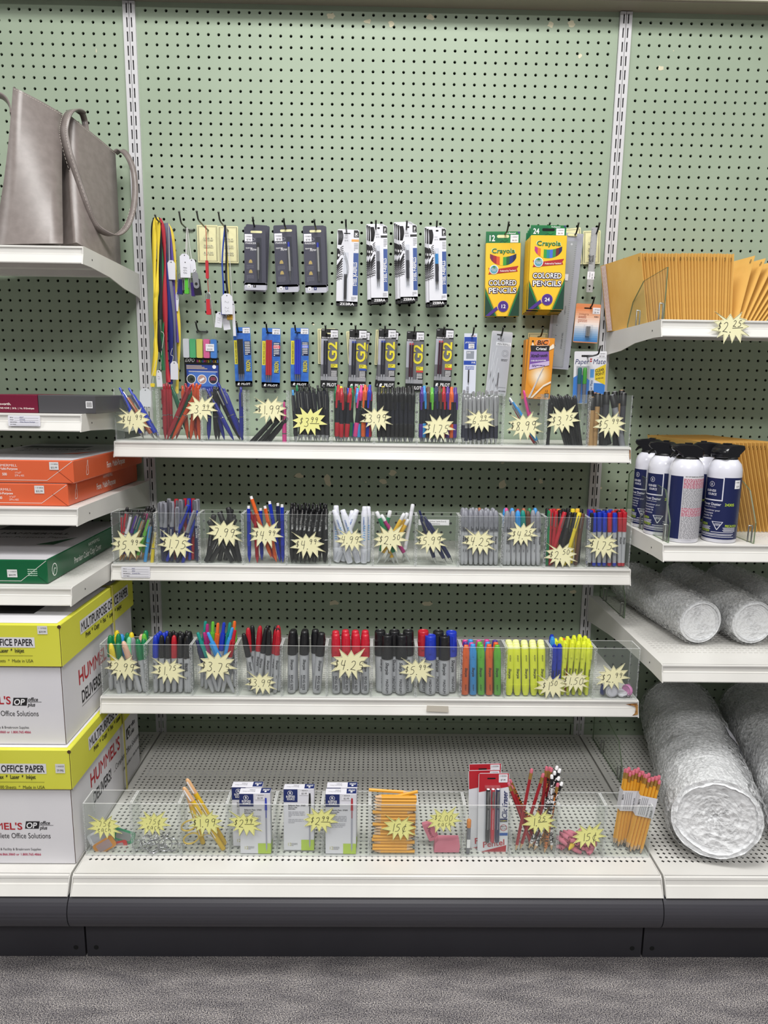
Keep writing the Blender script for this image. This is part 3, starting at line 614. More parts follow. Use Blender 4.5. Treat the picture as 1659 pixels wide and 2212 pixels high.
def mailers(me, spots, labels, group):
    for i, (x, y, z, lean, yaw) in enumerate(spots):
        t = thing('kraft_mailer', labels(i), 'mailer', T(x, y, z) @ RZ(yaw) @ RY(lean), group); link(me[0], 'pouch', t); link(me[1], 'pen_mark', t)
        if i == 0: yield t
m1 = mailer(.166, .178, .0048, '0', 1)
sp = []
for i in range(30):
    f = i/29; xb = .606+f*.207; xt = .574+f*.228; sp.append((xb, -.03+random.uniform(-.003, .003), 1.3862, math.atan2(xt-xb, .166), .215+random.uniform(-.002, .002)-f*.04))
for k, l in enumerate((.03, .05, .068, .08, .092, .102, .11, .118)): sp.append((.8245+k*.0085, -.03, 1.3862, math.atan2(l, .155), .17))
def lab1(i): return 'first small kraft mailer of the upper row, its adhesive strip showing' if i == 0 else 'small kraft mailer in the upright part of the row on the upper shelf' if i < 30 else 'small kraft mailer leaning outward at the open end of the upper row'
for t in mailers(m1, sp, lab1, 'small kraft mailers on the upper shelf'):
    mb = MB(RZ(-PI/2)); d0 = -.0022                      # flap strip on its outer face
    mb.rect(.008, .002, .030, .164, STR, d0-.0016)
    for i in range(15): mb.rect(.011, .006+i*.0105, .0116, .013+i*.0105, PINKR, d0-.0018); mb.rect(.0187, .004+i*.0105, .0193, .011+i*.0105, PINKR, d0-.0018); mb.rect(.0265, .006+i*.0105, .0271, .013+i*.0105, PINKR, d0-.0018)
    mb.obj('adhesive_strip', t)
m2 = mailer(.213, .30, .006, '5', 1); sp = []
for i in range(17):
    xb = .792+i*.0092; xt = .728+i*.0098; sp.append((xb, -.03, .9165, math.atan2(xt-xb, .213), .12-i*.002))
def lab2(i): return 'first large kraft mailer behind the air duster cans, its flap strip showing' if i == 0 else 'large kraft mailer standing edge-on in the row behind the air dusters'
for t in mailers(m2, sp, lab2, 'large kraft mailers on the air duster shelf'):
    mb = MB(RZ(-PI/2)); mb.rect(.012, .004, .03, .208, STR, -.004)
    for i in range(18): mb.rect(.016, .008+i*.011, .0166, .015+i*.011, PINKR, -.0042); mb.rect(.025, .006+i*.011, .0256, .013+i*.011, PINKR, -.0042)
    mb.obj('adhesive_strip', t)
# clear shelf dividers held by wire clips
GEDGE = mat('#6f8067', .25, trans=(.6, '#a9bca4'), name='green_glass_edge')
DSH = clear('divider_sheet', '#f8faf7', .012, .08)
def fence(label, X, Z, yf, yb, h, hb, low=.045):
    t = thing('shelf_divider', label, 'shelf divider', I4, 'clear shelf dividers'); o = [(yf, Z+.001), (yf, Z+low if low else Z+h), (yf+.035, Z+h), (yb-.02, Z+hb), (yb, Z+hb-.012), (yb, Z+.001)]
    if not low: o = [(yf, Z+.001), (yf, Z+h), (yf+.13, Z+h*.92), (yf+.19, Z+h*.55), (yf+.215, Z+.01), (yf+.215, Z+.001)]
    n = len(o); vs = [(X-.0015, y, z) for y, z in o]+[(X+.0015, y, z) for y, z in o]; mb = MB()
    mb.add(vs, [tuple(range(n-1, -1, -1)), tuple(range(n, 2*n))], DSH); mb.add(vs, [(i, (i+1) % n, n+(i+1) % n, n+i) for i in range(n)], GEDGE); mb.obj('sheet', t)
    for y in (yf+.018, min(yf+.15, yb-.012)):
        mb = MB(); mb.tube([(X-.004, y, Z), (X-.004, y, Z+.033), (X-.004, y+.001, Z+.036), (X+.004, y+.001, Z+.036), (X+.004, y, Z+.033), (X+.004, y, Z)], .0016, STEEL, 6); mb.obj('wire_clip', t)
fence('clear divider in front of the small kraft mailers on the upper shelf', .620, 1.385, -.355, -.13, .108, .07, 0)
fence('clear divider at the open end of the air duster shelf', .629, .915, -.452, -.20, .11, .13)
fence('clear divider between the air duster cans and the large kraft mailers', .812, .915, -.452, -.355, .11, .13)
fence('clear divider at the rear of the small bubble wrap shelf', .640, .665, -.21, -.02, .10, .11)
fence('clear divider standing at the rear of the deck near the large bubble wrap', .645, .240, -.26, -.03, .10, .12)
# air dusters
DNAV = mat('#1c2450', .3); DWH = mat('#dcdce6', .25, coat=.4); LIME = mat('#b9d23a', .5); DBK = mat('#16161a', .2)
def cyl(mb, s, a, z, h, m, R, sx=.8, bold=1):            # print wrapped round a can; a: angle from the front in radians
    sc = h/.729
    for ch in s:
        gv, gf, ad = GL[(bold, ch)] if (bold, ch) in GL else GL[(bold, '-')]
        mb.add([(R*math.sin(a+x*sc*sx/R), -R*math.cos(a+x*sc*sx/R), z+q*sc) for x, q in gv], gf, m); a += ad*sc*sx/R
def arc(mb, a0, a1, z0, z1, m, R, n=14):
    for i in range(n):
        p, q = a0+(a1-a0)*i/n, a0+(a1-a0)*(i+1)/n; mb.add([(R*math.sin(p), -R*math.cos(p), z0), (R*math.sin(q), -R*math.cos(q), z0), (R*math.sin(q), -R*math.cos(q), z1), (R*math.sin(p), -R*math.cos(p), z1)], [(0, 1, 2, 3)], m)
def duster(label, x, y, rot, back=False, hd=0.):
    t = thing('air_duster', label, 'air duster', T(x, y, .9155) @ RZ(rot), 'compressed air duster cans'); R = .0345
    mb = MB(); mb.lathe([(R-.002, 0), (R, .002), (R, .147), (R*.985, .156), (R*.9, .167), (R*.72, .175), (R*.62, .178)], DWH, 40)
    e = R+.0003; e2 = R+.0006
    if not back:
        arc(mb, -1.5, 2.2, .008, .140, DNAV, e, 34)
        for z0, z1, a0, a1 in ((.138, .1405, -.95, .35), (.090, .0925, -.95, .35), (.090, .14, .30, .36), (.090, .14, -.96, -.90)): arc(mb, a0, a1, z0, z1, DWH, e2)
        for i in range(12):
            p, q = 2*PI*i/12, 2*PI*(i+1)/12
            mb.add([(e2*math.sin(-.35+r*math.cos(w)/R), -e2*math.cos(-.35+r*math.cos(w)/R), .125+r*math.sin(w)) for r, w in ((.0058, p), (.0058, q), (.005, q), (.005, p))], [(0, 1, 2, 3)], DWH)
        cyl(mb, 'B', -.40, .1225, .0052, DWH, e2); cyl(mb, 'BUSINESS', -.68, .109, .0048, DWH, e2, .8); cyl(mb, 'SOURCE', -.58, .1015, .0048, DWH, e2, .8)
        cyl(mb, 'Power Duster', -.88, .080, .0058, DWH, e2, .9); cyl(mb, '24305', .5, .080, .0058, LIME, e2, 1); cyl(mb, 'Compressed Gas Duster', -.88, .0755, .0026, DWH, e2, .9, 0)
        for k, s in enumerate(('Dépoussiéreur pour', "l'électronique", 'Limpiador de', 'electrónicos'.replace('ó', 'o'))): cyl(mb, s, -.88, .0675-k*.006, .0042, DWH, e2, .85, 0)
        cyl(mb, 'CAUTION', -1.0, .036, .0055, LIME, e2, .62); cyl(mb, 'PRECAUCION', .62, .035, .0052, LIME, e2, .62); cyl(mb, 'ATTENTION', -.98, .022, .0055, LIME, e2, .62)
        for z, a0, a1 in ((.033, -1.0, -.2), (.0305, -1.0, -.25), (.028, -1.0, -.2), (.0325, .5, 1.3), (.030, .55, 1.3), (.0275, .5, 1.3), (.0255, .55, 1.3), (.0185, -1, 1.2), (.016, -1, 1.1), (.0125, -1, 1.25), (.0225, -.15, 1.2)): arc(mb, a0, a1, z, z+.0011, DWH, e2)
        for i in range(16):                                 # warning triangle with a pale rim
            z = .0282+i*.0011; q = .0012+.0098*i/15; arc(mb, .18-q/R, .18+q/R, z, z+.0011, DWH, e2, 4)
            if 1 < i < 15: q -= .0017; arc(mb, .18-q/R, .18+q/R, z, z+.0011, DNAV, e2*1.003, 4)
        for i in range(5): arc(mb, .18+(i-2)*.0022/R, .18+(i-2)*.0022/R+.0009/R, .037, .0425, DWH, e2*1.006, 1)
        if hd > 1.2 and hd < 1.3: arc(mb, .98, 1.4, .117, .135, WHT, e2*1.004); cyl(mb, '1 042825', 1.01, .129, .003, INK, e2*1.008, .7, 0); cyl(mb, '$5.99', 1.1, .12, .0035, INK, e2*1.008, .7, 0)
    else:
        arc(mb, -1.5, -.62, .008, .142, DNAV, e); arc(mb, -.60, 1.4, .008, .143, mat('#d8d6da', .5), e, 24); cyl(mb, 'DO NOT SHAKE CAN. DO NOT SHAKE', -.5, .1405, .0025, INK, e2, .8)
        for i in range(56):
            z = .136-i*.0023; a = -.58; m = PINKR if i < 9 or 26 < i < 35 else GREYP
            while a < 1.3: d = random.uniform(.06, .22); arc(mb, a, a+d, z, z+.0012, m, e2, 2); a += d+.03
    mb.obj('can', t)
    mb = MB(); mb.lathe([(R*.64, .172), (R*.66, .174), (R*.66, .180), (R*.6, .182)], BLK, 24); mb.obj('collar', t)
    # trigger cap: rounded shroud with a nozzle and finger lever
    M = RZ(hd); mb = MB(M); o = [(-.026, .180), (.018, .180), (.020, .186), (.034, .196), (.036, .2005), (.034, .206), (.012, .2085), (-.012, .207), (-.024, .200), (-.028, .190)]
    n = len(o); vs = []
    for k, (w, sc) in enumerate(((-.02, .86), (-.016, .97), (0, 1), (.016, .97), (.02, .86))): vs += [(x*sc, w, .194+(z-.194)*sc) for x, z in o]
    fs = [tuple(range(n-1, -1, -1)), tuple(range(4*n, 5*n))]
    mb.add(vs, [(k*n+i, k*n+(i+1) % n, k*n+n+(i+1) % n, k*n+n+i) for k in range(4) for i in range(n)], DBK, None, True); mb.add(vs, fs, DBK); hdp = mb.obj('trigger_cap', t)
    mb = MB(M); mb.tube([(.022, 0, .190), (.031, 0, .186), (.037, 0, .179)], [.0045, .0035, .002], DBK, 8); mb.box(-.006, -.0065, .2075, .006, .0065, .2105, DBK); mb.obj('trigger', hdp)
dd = [('air duster can with the lime 24305 number and price sticker, front of group', .7525, -.418, -.80, False, 1.25), ('air duster can half hidden behind the one with the price sticker', .734, -.350, -.82, False, .45),
      ('air duster can turned to show its pale warning text panel', .669, -.420, .05, True, 3.0), ('air duster can just behind the clear divider on the duster shelf', .652, -.348, -.75, False, 3.3), ('rearmost air duster can against the bracket side of the duster shelf', .655, -.262, -.9, False, 3.4)]
for a in dd: duster(*a)
# bubble wrap
BUB = bpy.data.materials.new('bubble_wrap'); BUB.use_nodes = True
def _bub(m, scale, alpha, bump, rough, dist):
    nt = m.node_tree; b = nt.nodes['Principled BSDF']; L = nt.links.new; N = nt.nodes.new; out = nt.nodes['Material Output']
    tc = N('ShaderNodeTexCoord'); v = N('ShaderNodeTexVoronoi'); v.inputs['Scale'].default_value = scale; L(tc.outputs['Object'], v.inputs['Vector'])
    n = N('ShaderNodeTexNoise'); n.inputs['Scale'].default_value = scale*1.3; n.inputs['Detail'].default_value = 4; L(tc.outputs['Object'], n.inputs[0])
    ad = N('ShaderNodeMath'); ad.operation = 'ADD'; L(v.outputs[0], ad.inputs[0]); L(n.outputs[0], ad.inputs[1])
    bp = N('ShaderNodeBump'); bp.inputs['Strength'].default_value = bump; bp.inputs['Distance'].default_value = dist; L(ad.outputs[0], bp.inputs['Height']); L(bp.outputs[0], b.inputs['Normal'])
    b.inputs['Base Color'].default_value = (.93, .94, .95, 1); b.inputs['Roughness'].default_value = rough; b.inputs['Specular IOR Level'].default_value = 1
    if alpha < 1:
        t = N('ShaderNodeBsdfTransparent'); mx = N('ShaderNodeMixShader'); mr = N('ShaderNodeMapRange'); mr.inputs[1].default_value = .38; mr.inputs[2].default_value = .62; mr.inputs[3].default_value = alpha; mr.inputs[4].default_value = alpha+.5
        L(n.outputs[0], mr.inputs[0]); L(mr.outputs[0], mx.inputs[0]); L(t.outputs[0], mx.inputs[1]); L(b.outputs[0], mx.inputs[2]); L(mx.outputs[0], out.inputs[0])
_bub(BUB, 120, 1, .5, .3, .004); BUB2 = bpy.data.materials.new('large_bubble_wrap'); BUB2.use_nodes = True; _bub(BUB2, 70, 1, .5, .3, .006)
SHEET = bpy.data.materials.new('bubble_sheet'); SHEET.use_nodes = True; _bub(SHEET, 120, .04, .8, .1, .006)
def roll(label, a, b, R, m0, bumps, lab=None, layers=3, group='rolls of bubble wrap'):
    a, b = Vector(a), Vector(b); ax = (b-a); L = ax.length; M = Matrix.Translation(a) @ ax.to_track_quat('Z', 'Y').to_matrix().to_4x4(); t = thing('bubble_wrap_roll', label, 'bubble wrap roll', M, group); rnd = random.Random(label)
    for q in range(layers):
        mb = MB(); nz, na = 72, 68; r0 = R*(1, .93, .84)[q]; m = SHEET if q < 2 else m0; vs = []; fs = []; k = .0042 if bumps else .0009; bb = .0022 if not bumps else .0016
        lump = [[rnd.uniform(-k, k) for j in range(na//4)] for i in range(nz//4+2)]
        for i in range(nz+1):
            z = L*i/nz
            for j in range(na):
                th = 2*PI*j/na; e = min(i, nz-i)/4; u, v = i/4, j/4; i0, j0 = int(u), int(v); fu, fv = u-i0, v-j0; J = na//4
                lm = (lump[i0][j0 % J]*(1-fv)+lump[i0][(j0+1) % J]*fv)*(1-fu)+(lump[i0+1][j0 % J]*(1-fv)+lump[i0+1][(j0+1) % J]*fv)*fu
                rr = r0*(1-.07*max(0, 1-e)**2)+lm+(bb if i % 2 and (j+(i//2)) % 2 else 0)+rnd.uniform(-k, k)*.3
                vs.append((rr*math.cos(th), rr*math.sin(th), z))
        fs = [(i*na+j, i*na+(j+1) % na, i*na+na+(j+1) % na, i*na+na+j) for i in range(nz) for j in range(na)]
        mb.add(vs, fs, m, None, True)
        if q == 2:
            for z, sg in ((0, 1), (L, -1)):               # the wound edges of the sheet, seen at both ends
                vs = []; nr = 22
                for w in range(nr): vs += [(R*.9*(1-w/nr)*c, R*.9*(1-w/nr)*s, z+sg*(.003+(.0025 if w % 2 else 0)+rnd.uniform(-k, k)*.5+.0015*w*(R/.1)*.3)) for c, s in circ(44)]
                mb.add(vs, [(w*44+j, w*44+(j+1) % 44, w*44+44+(j+1) % 44, w*44+44+j) for w in range(nr-1) for j in range(44)]+[tuple((nr-1)*44+j for j in range(44))], m, None, True)
        mb.obj('outer_layer' if q == 0 else 'inner_layer', t)
    if lab: lab(t, R, L)
def rl(th, z, w, h, lines, col='#d9d9e2', logo=None):
    def f(t, R, L):
        mb = MB(); r = R+.005; n = 8; m = mat(col, .5); e = .0006
        for i in range(n):
            p, q = th-w/R/2+w/R*i/n, th-w/R/2+w/R*(i+1)/n; mb.add([(r*math.cos(p), r*math.sin(p), z), (r*math.cos(q), r*math.sin(q), z), (r*math.cos(q), r*math.sin(q), z+h), (r*math.cos(p), r*math.sin(p), z+h)], [(0, 1, 2, 3)], m)
        M = Matrix.Rotation(th, 4, 'Z') @ T(r+e, 0, z) @ RZ(PI/2)
        for (tx, x0, zz, hh, hand) in lines:
            if hand: mb.hand(tx, x0, zz, hh, INK, 0, .0014, .72, M)
            else: mb.text(tx, x0, zz, hh, INK, 0, 0, 'l', 0, .8, M)
        if logo: mb.face([(logo[0]-.006, logo[1]), (logo[0], logo[1]-.008), (logo[0]+.006, logo[1]), (logo[0], logo[1]+.008)], 0, mat('#a98d2a', .5), M); mb.face([(logo[0]-.003, logo[1]), (logo[0], logo[1]-.004), (logo[0]+.003, logo[1]), (logo[0], logo[1]+.004)], -.0004, WHT, M)
        mb.obj('paper_label', t)
    return f
roll('small bubble wrap roll nearest the upright on the shelf below the dusters', (.742, -.40, .722), (.706, -.045, .722), .055, BUB, 0)
roll('second small bubble wrap roll on the shelf below the dusters', (.862, -.40, .722), (.838, -.045, .722), .055, BUB, 0)
roll('third small bubble wrap roll carrying a handwritten paper label', (.985, -.40, .722), (.962, -.045, .722), .055, BUB, 0, rl(2.6, .10, .05, .05, [('$4.-', -.016, .028, .01, 1), ('40', -.016, .012, .01, 1)]))
roll('large bubble wrap roll at the front of the deck with a curved label', (.728, -.575, .349), (.868, -.06, .349), .1, BUB2, 1, rl(2.55, .23, .06, .055, [('BUBBLE', -.02, .04, .004, 0), ('Large bubble wrap', -.02, .006, .004, 0)], logo=(.004, .024)))
roll('second large bubble wrap roll with a handwritten ft. label', (.953, -.57, .349), (1.09, -.06, .349), .1, BUB2, 1, rl(2.2, .25, .075, .06, [('40 ft', -.026, .012, .014, 1), ('Tel. 000', -.02, .046, .004, 0)]))
# ------------------------------------------------------------------ clear bins
BW = .1008; SHN = ['top pen shelf', 'second pen shelf', 'third pen shelf', 'base deck']
BIN = [(1.1025, -.2525), (.8205, -.3085), (.5415, -.4135), (.2405, -.5475)]; BD, BH, BT = .0515, .1215, .0028
CONT = [['blue and copper pens', 'red, green and orange pens', 'blue and black clicker pens', 'a loose bundle of black pens', 'black clicker pens', 'rainbow gel pens', 'black gel pens', 'purple and brown pens', 'silver steel pens', 'one upright pink pen', 'slanted black stick pens', 'black and tan art markers'],
        ['rainbow stylus pens', 'grey capped blue pens', 'crossed black felt pens', 'blue and orange pencils', 'slim black gel pens', 'white correction pens', 'white tipped pencils', 'three dark blue pens', 'plain grey markers', 'grey and coloured markers', 'red and black felt pens', 'slim red and blue markers'],
        ['green and pastel markers', 'black and blue markers', 'rainbow retractable markers', 'crossed black and red markers', 'fat black markers', 'fat red markers', 'giant black markers', 'giant red and blue markers', 'orange and green highlighters', 'yellow tank highlighters', 'slim yellow highlighters', 'badge reels'],
        ['coloured key tags', 'metal key rings', 'yellow pens', 'blue pen boxes', 'a black pen box', 'red pen boxes', 'short yellow pencils', 'pink block erasers', 'carded eraser pens', 'red and striped pencils', 'pink cap erasers', 'a banded pencil pack']]
def pane(mb, x0, y0, z0, x1, y1, z1, em=None):
    d = (x1-x0, y1-y0, z1-z0); ax = d.index(min(d)); v = [(x, y, z) for x in (x0, x1) for y in (y0, y1) for z in (z0, z1)]
    F = {0: [(0, 1, 3, 2), (4, 6, 7, 5)], 1: [(0, 4, 5, 1), (2, 3, 7, 6)], 2: [(0, 2, 6, 4), (1, 5, 7, 3)]}
    for a in F: mb.add(v, F[a], ACR if a == ax else (SCUFF if a == 2 or ax == 2 else em or ACRE))
def binx(i): return -.6048+i*BW
for s in range(4):
    z, yf = BIN[s]
    for i in range(12):
        x0, x1 = binx(i)+.0003, binx(i+1)-.0003; mb = MB()
        pane(mb, x0+BT, yf, z+BT, x1-BT, yf+BT, z+BH); pane(mb, x0+BT, yf+BD-BT, z+BT, x1-BT, yf+BD, z+BH)
        pane(mb, x0, yf, z+BT, x0+BT, yf+BD, z+BH, ACRC); pane(mb, x1-BT, yf, z+BT, x1, yf+BD, z+BH, ACRC); pane(mb, x0, yf, z, x1, yf+BD, z+BT)
        tag(mb.obj('acrylic_bin'), 'clear acrylic bin of %s, %s from left, %s' % (CONT[s][i], ORD[i], SHN[s]), 'bin', 'clear acrylic bins on the ' + SHN[s])
# ------------------------------------------------------------------ starburst price signs
BURST = [(-.30, .41), (-.08, .24), (0, .395), (.077, .265), (.333, .46), (.23, .235), (.42, .24), (.30, .08), (.51, -.005), (.265, -.04), (.32, -.18), (.175, -.135), (.19, -.365), (.04, -.165), (-.022, -.345), (-.117, -.17), (-.262, -.36), (-.265, -.14), (-.47, -.195), (-.34, -.037), (-.492, .025), (-.325, .108), (-.427, .20), (-.23, .21)]
BURST2 = [(-.45, .385), (-.12, .20), (-.035, .33), (.05, .20), (.255, .38), (.215, .238), (.405, .19), (.295, .10), (.485, .026), (.285, -.06), (.52, -.215), (.30, -.168), (.29, -.38), (.147, -.20), (.07, -.39), (-.017, -.17), (-.138, -.41), (-.168, -.185), (-.32, -.26), (-.245, -.118), (-.50, -.08), (-.30, .026), (-.44, .14), (-.21, .18)]
YST = [noisy('pale_yellow_card', '#f1ecbc', '#f4f0c4', 8, .75), noisy('bright_yellow_card', '#ecea92', '#f0ee9c', 8, .75)]
def star(px, py, w, txt, Y, where, rot=0, bright=0, border=1, ink=INK, shape=1):
    c = atY(px, py, Y); W = (atY(px+w/2, py, Y)-atY(px-w/2, py, Y)).length; o = [(x*W, z*W) for x, z in (BURST2 if shape else BURST)][::-1]
    say = txt.replace('^', '').replace('_', '').replace('~', ' ').replace('C', ' cents').replace('|', ' ').strip()
    t = thing('price_sign', 'yellow starburst sign reading %s, %s' % (say, where), 'price sign', T(*c) @ RY(-math.radians(rot)), 'starburst price signs')
    mb = MB(); mb.prism(o, -.0005, 0, YST[bright], side=YST[bright])
    if border:
        i = [(x*.935, z*.935) for x, z in o]; mb.ring(i, .0007, INK, -.0007)
    lines = txt.split('|'); n = len(lines); H = W*(.25 if n == 1 else .18)
    for k, ln in enumerate(lines):
        h = H*(1 if k == 0 else .8); adv = sum(.3 if ch == '.' else .45 if ch == '1' else 0 if ch in '^_~' else .72*(.68 if '^' in ln and j > ln.index('^') else 1) for j, ch in enumerate(ln))*h; x = -adv/2; z = -h/2 if n == 1 else (.01*W if k == 0 else -.16*W); up = 0; xs = 0
        for ch in ln:
            if ch == '^': up = 1; xs = x; continue
            if ch == '_': mb.line([(xs, z+h*.42), (x+h*.1, z+h*.48)], h*.06, ink, -.0007); continue
            hh = h*(.62 if up else .72 if ch == '$' else 1); zz = z+(h*.55 if up else h*.25 if ch == '$' else 0); x = mb.hand(ch, x, zz, hh, ink, -.0007, max(h*.055, .0007), .78 if up else .72)
    mb.obj('card', t)
YS = [b[1]-.0015 for b in BIN]
def bn(s, i, j=None): return '%s bin, %s' % (ORD[i], SHN[s]) if j is None else 'between %s and %s bins, %s' % (ORD[i], ORD[j], SHN[s])
for s, L in enumerate(([(288, 908, 74, '$4.^99', 0, None), (436, 885, 70, '3.^99_', 1, 2), (583, 885, 74, '$1.99', 3, None), (669, 913, 76, '$3^99_', 4, None), (812, 904, 70, '$3.99', 5, 6), (948, 926, 72, '$1.75', 7, None), (1036, 908, 66, '6.^99_', 8, None), (1133, 920, 78, '$8.99', 9, None), (1217, 909, 74, '$3.^75', 10, None), (1317, 917, 72, '$5.^99', 11, None)],
        [(278, 1178, 78, '$5.^99', 0, None), (379, 1175, 78, '$1.75', 1, None), (485, 1150, 78, '7.99', 2, None), (575, 1157, 74, '$4.^99', 3, None), (664, 1177, 76, '$4.^99', 4, None), (756, 1166, 66, '4.99', 5, None), (844, 1167, 76, '$2.^50', 6, None), (930, 1168, 70, '$5.99', 7, None), (1034, 1170, 74, '$4.25', 8, None), (1129, 1156, 68, '$4.^25_', 9, None), (1211, 1199, 72, '$2.^50', 10, None), (1301, 1178, 74, '$1.75', 11, None)],
        [(265, 1441, 78, '$2.99', 0, None), (363, 1449, 76, '$1.^75', 1, None), (469, 1441, 86, '$3.75', 2, None), (563, 1475, 68, '$3.99', 3, None), (757, 1437, 88, '$4.25', 5, None), (900, 1448, 76, '$5.^99', 6, 7), (1190, 1482, 72, '$1^50', 9, 10), (1241, 1471, 66, '$1.50', 10, None), (1324, 1465, 74, '$2.^99', 11, None)],
        [(225, 1786, 74, '.75C|each', 0, None), (332, 1781, 74, '.75C|each', 1, None), (444, 1777, 76, '$1.99', 2, None), (528, 1779, 76, '$2^99_', 3, None), (693, 1774, 76, '$2^99_', 4, 5), (862, 1788, 76, '15C', 6, None), (960, 1774, 76, '$2.00|each', 7, None), (1164, 1775, 74, '1.^25_', 9, None), (1273, 1808, 74, '15C', 10, None)])):
    for px, py, w, tx, i, j in L:
        plain = (s, i) in ((0, 4),); sh = (i+s) % 3 != 1
        star(px, py, w, tx, YS[s]-(.0008 if (s, i) == (2, 9) else 0), bn(s, i, j), random.uniform(-5, 5), 1 if s == 3 or plain else 0, 0 if plain else 1, INK, 0 if plain else int(sh))
star(1578, 707, 86, '$2.^25_', -.3705, 'on the shelf edge under the small kraft mailers')
mb = MB(); a, b = atY(904, 1122, -.2625), atY(970, 1135, -.2625); mb.prism(rrect(a.x, b.z, b.x, a.z, .0005), -.2627, -.262, WHT); mb.text('Writes on Wet Surfaces, Upside Down &', a.x+.003, b.z+.008, .0032, INK, -.2629, 0, 'l', 0, .85); mb.text('in Super Cold Temperatures.', a.x+.008, b.z+.0025, .0032, INK, -.2629, 0, 'l', 0, .85)
tag(mb.obj('note_strip'), 'white printed paper strip behind the three dark blue pens', 'note strip')
# ------------------------------------------------------------------ pens
CN = {'red': '#b51c2c', 'green': '#0f7a4a', 'blue': '#1a35b4', 'black': '#17171a', 'orange': '#e2642a', 'pink': '#d6428c', 'purple': '#4d2d8a', 'brown': '#5a3a2c', 'lime': '#63b53a', 'yellow': '#e6cd2e', 'teal': '#17897e', 'navy': '#20264f', 'light blue': '#3a93d8', 'white': '#e6e6ec', 'grey': '#8b8c95', 'copper': '#a85f3e', 'tan': '#b08a5a', 'mint': '#7fd0a0', 'peach': '#e0b29c', 'magenta': '#a82a72', 'steel': '#c4c4c8', 'fluorescent yellow': '#e2ea3c', 'crimson': '#c21f33', 'golden': '#e8b83a'}
GBAR = mat('#b6b7bd', .35); PRN = mat('#2a2a30', .6); SMK = mat('#23242e', .12, coat=.3); CLR = mat('#8f9098', .1, trans=(.55, '#d8d8de'))
def cmat(c, r=.35): return mat(CN[c], r, coat=.25)
def clip(mb, m, z0, z1, y, w=.0016, th=.0011, root=.004): return mb.box(-w, y-th, z0, w, y, z1, m).box(-w*.9, y, z1-root, w*.9, y+.0035, z1, m)
def vtext(mb, s, z, h, y, m, x=0, bold=1, sh=.25): mb.text(s, x-h*.4, z, h, m, y, bold, 'l', sh, .95, None, -PI/2)
def P_fine(c, big=0, txt='FINE'):
    C = cmat(c); b = MB(); b.lathe([(.0028, 0), (.0045, .002), (.0054, .012), (.0058, .03), (.0062, .086)], GBAR, 14); vtext(b, 'Sharpie', .074, .0052, -.0066, PRN); vtext(b, txt, .040, .0026, -.0064, PRN, 0, 0, 0)
    k = MB(); k.lathe([(.0067, .084), (.0068, .104), (.0062, .122), (.0048, .133), (.0025, .1368)], C, 14); q = MB(); clip(q, C, .092, .126, -.0068)
    return .137, [('barrel', b, None), ('cap', k, None), ('clip', q, 'cap')]
def P_ufine(c):
    C = cmat(c); b = MB(); b.lathe([(.0044, .008), (.0049, .088)], GBAR, 12); vtext(b, 'Sharpie', .074, .0045, -.0053, PRN); e = MB(); e.lathe([(.0042, 0), (.0046, .001), (.0046, .008)], C, 12)
    k = MB(); k.lathe([(.0053, .087), (.0052, .134), (.0047, .1355)], C, 12); q = MB(); clip(q, C, .09, .132, -.0054); return .1355, [('barrel', b, None), ('end_plug', e, None), ('cap', k, None), ('clip', q, 'cap')]
def P_metal(c):
    C = cmat(c); L, p = P_fine(c); k = p[1][1]
    for i in range(5): k.box(-.004, -.0071, .087+i*.0022, .004, -.0066, .0876+i*.0022, PRN)
    return L, p
def P_king(c):
    C = cmat(c); b = MB(); b.lathe([(.0075, 0), (.0092, .0015), (.0096, .01), (.0098, .088)], GBAR, 20); vtext(b, 'Sharpie', .078, .0062, -.0102, PRN); vtext(b, 'KING SIZE', .042, .0058, -.0102, PRN, 0, 1, 0); b.box(-.007, -.0101, .012, -.0045, -.0095, .042, mat('#66676d', .5))
    k = MB(); k.lathe([(.0105, .086), (.0106, .098), (.0098, .124), (.0082, .132), (.0078, .136), (.006, .138), (.003, .1385)], C, 20); q = MB(); q.box(-.0022, -.0125, .1, .0022, -.0095, .13, C); return .1385, [('barrel', b, None), ('cap', k, None), ('clip', q, 'cap')]
def P_magnum(c):
    C = cmat(c); b = MB(); b.lathe([(.0105, 0), (.0122, .0015), (.0126, .01), (.0126, .086)], GBAR, 24); vtext(b, 'Sharpie', .078, .0075, -.0129, PRN); vtext(b, 'MAGNUM', .038, .006, -.0129, PRN, 0, 1, 0)
    k = MB(); k.lathe([(.0136, .084), (.0138, .096), (.0126, .13), (.0122, .138), (.0112, .1395), (.0104, .1395), (.0098, .1375)], C, 24); q = MB(); q.box(-.003, -.0155, .1, .003, -.0125, .132, C); return .1395, [('barrel', b, None), ('cap', k, None), ('clip', q, 'cap')]
def P_hilite(c):
    C = mat(CN[c], .3, coat=.3); b = MB(); b.lathe([(.0074, 0), (.0083, .001), (.0085, .088)], C, 16, sy=.75); vtext(b, 'Sharpie', .068, .0058, -.0068, PRN); vtext(b, 'ACCENT', .026, .003, -.0068, PRN, 0, 1, 0)
    k = MB(); k.lathe([(.0087, .087), (.0086, .104), (.0066, .113), (.0056, .119), (.0052, .1215), (.003, .122)], C, 16, sy=.78); q = MB(); q.box(-.0016, -.0082, .094, .0016, -.006, .117, C); return .122, [('barrel', b, None), ('cap', k, None), ('clip', q, 'cap')]
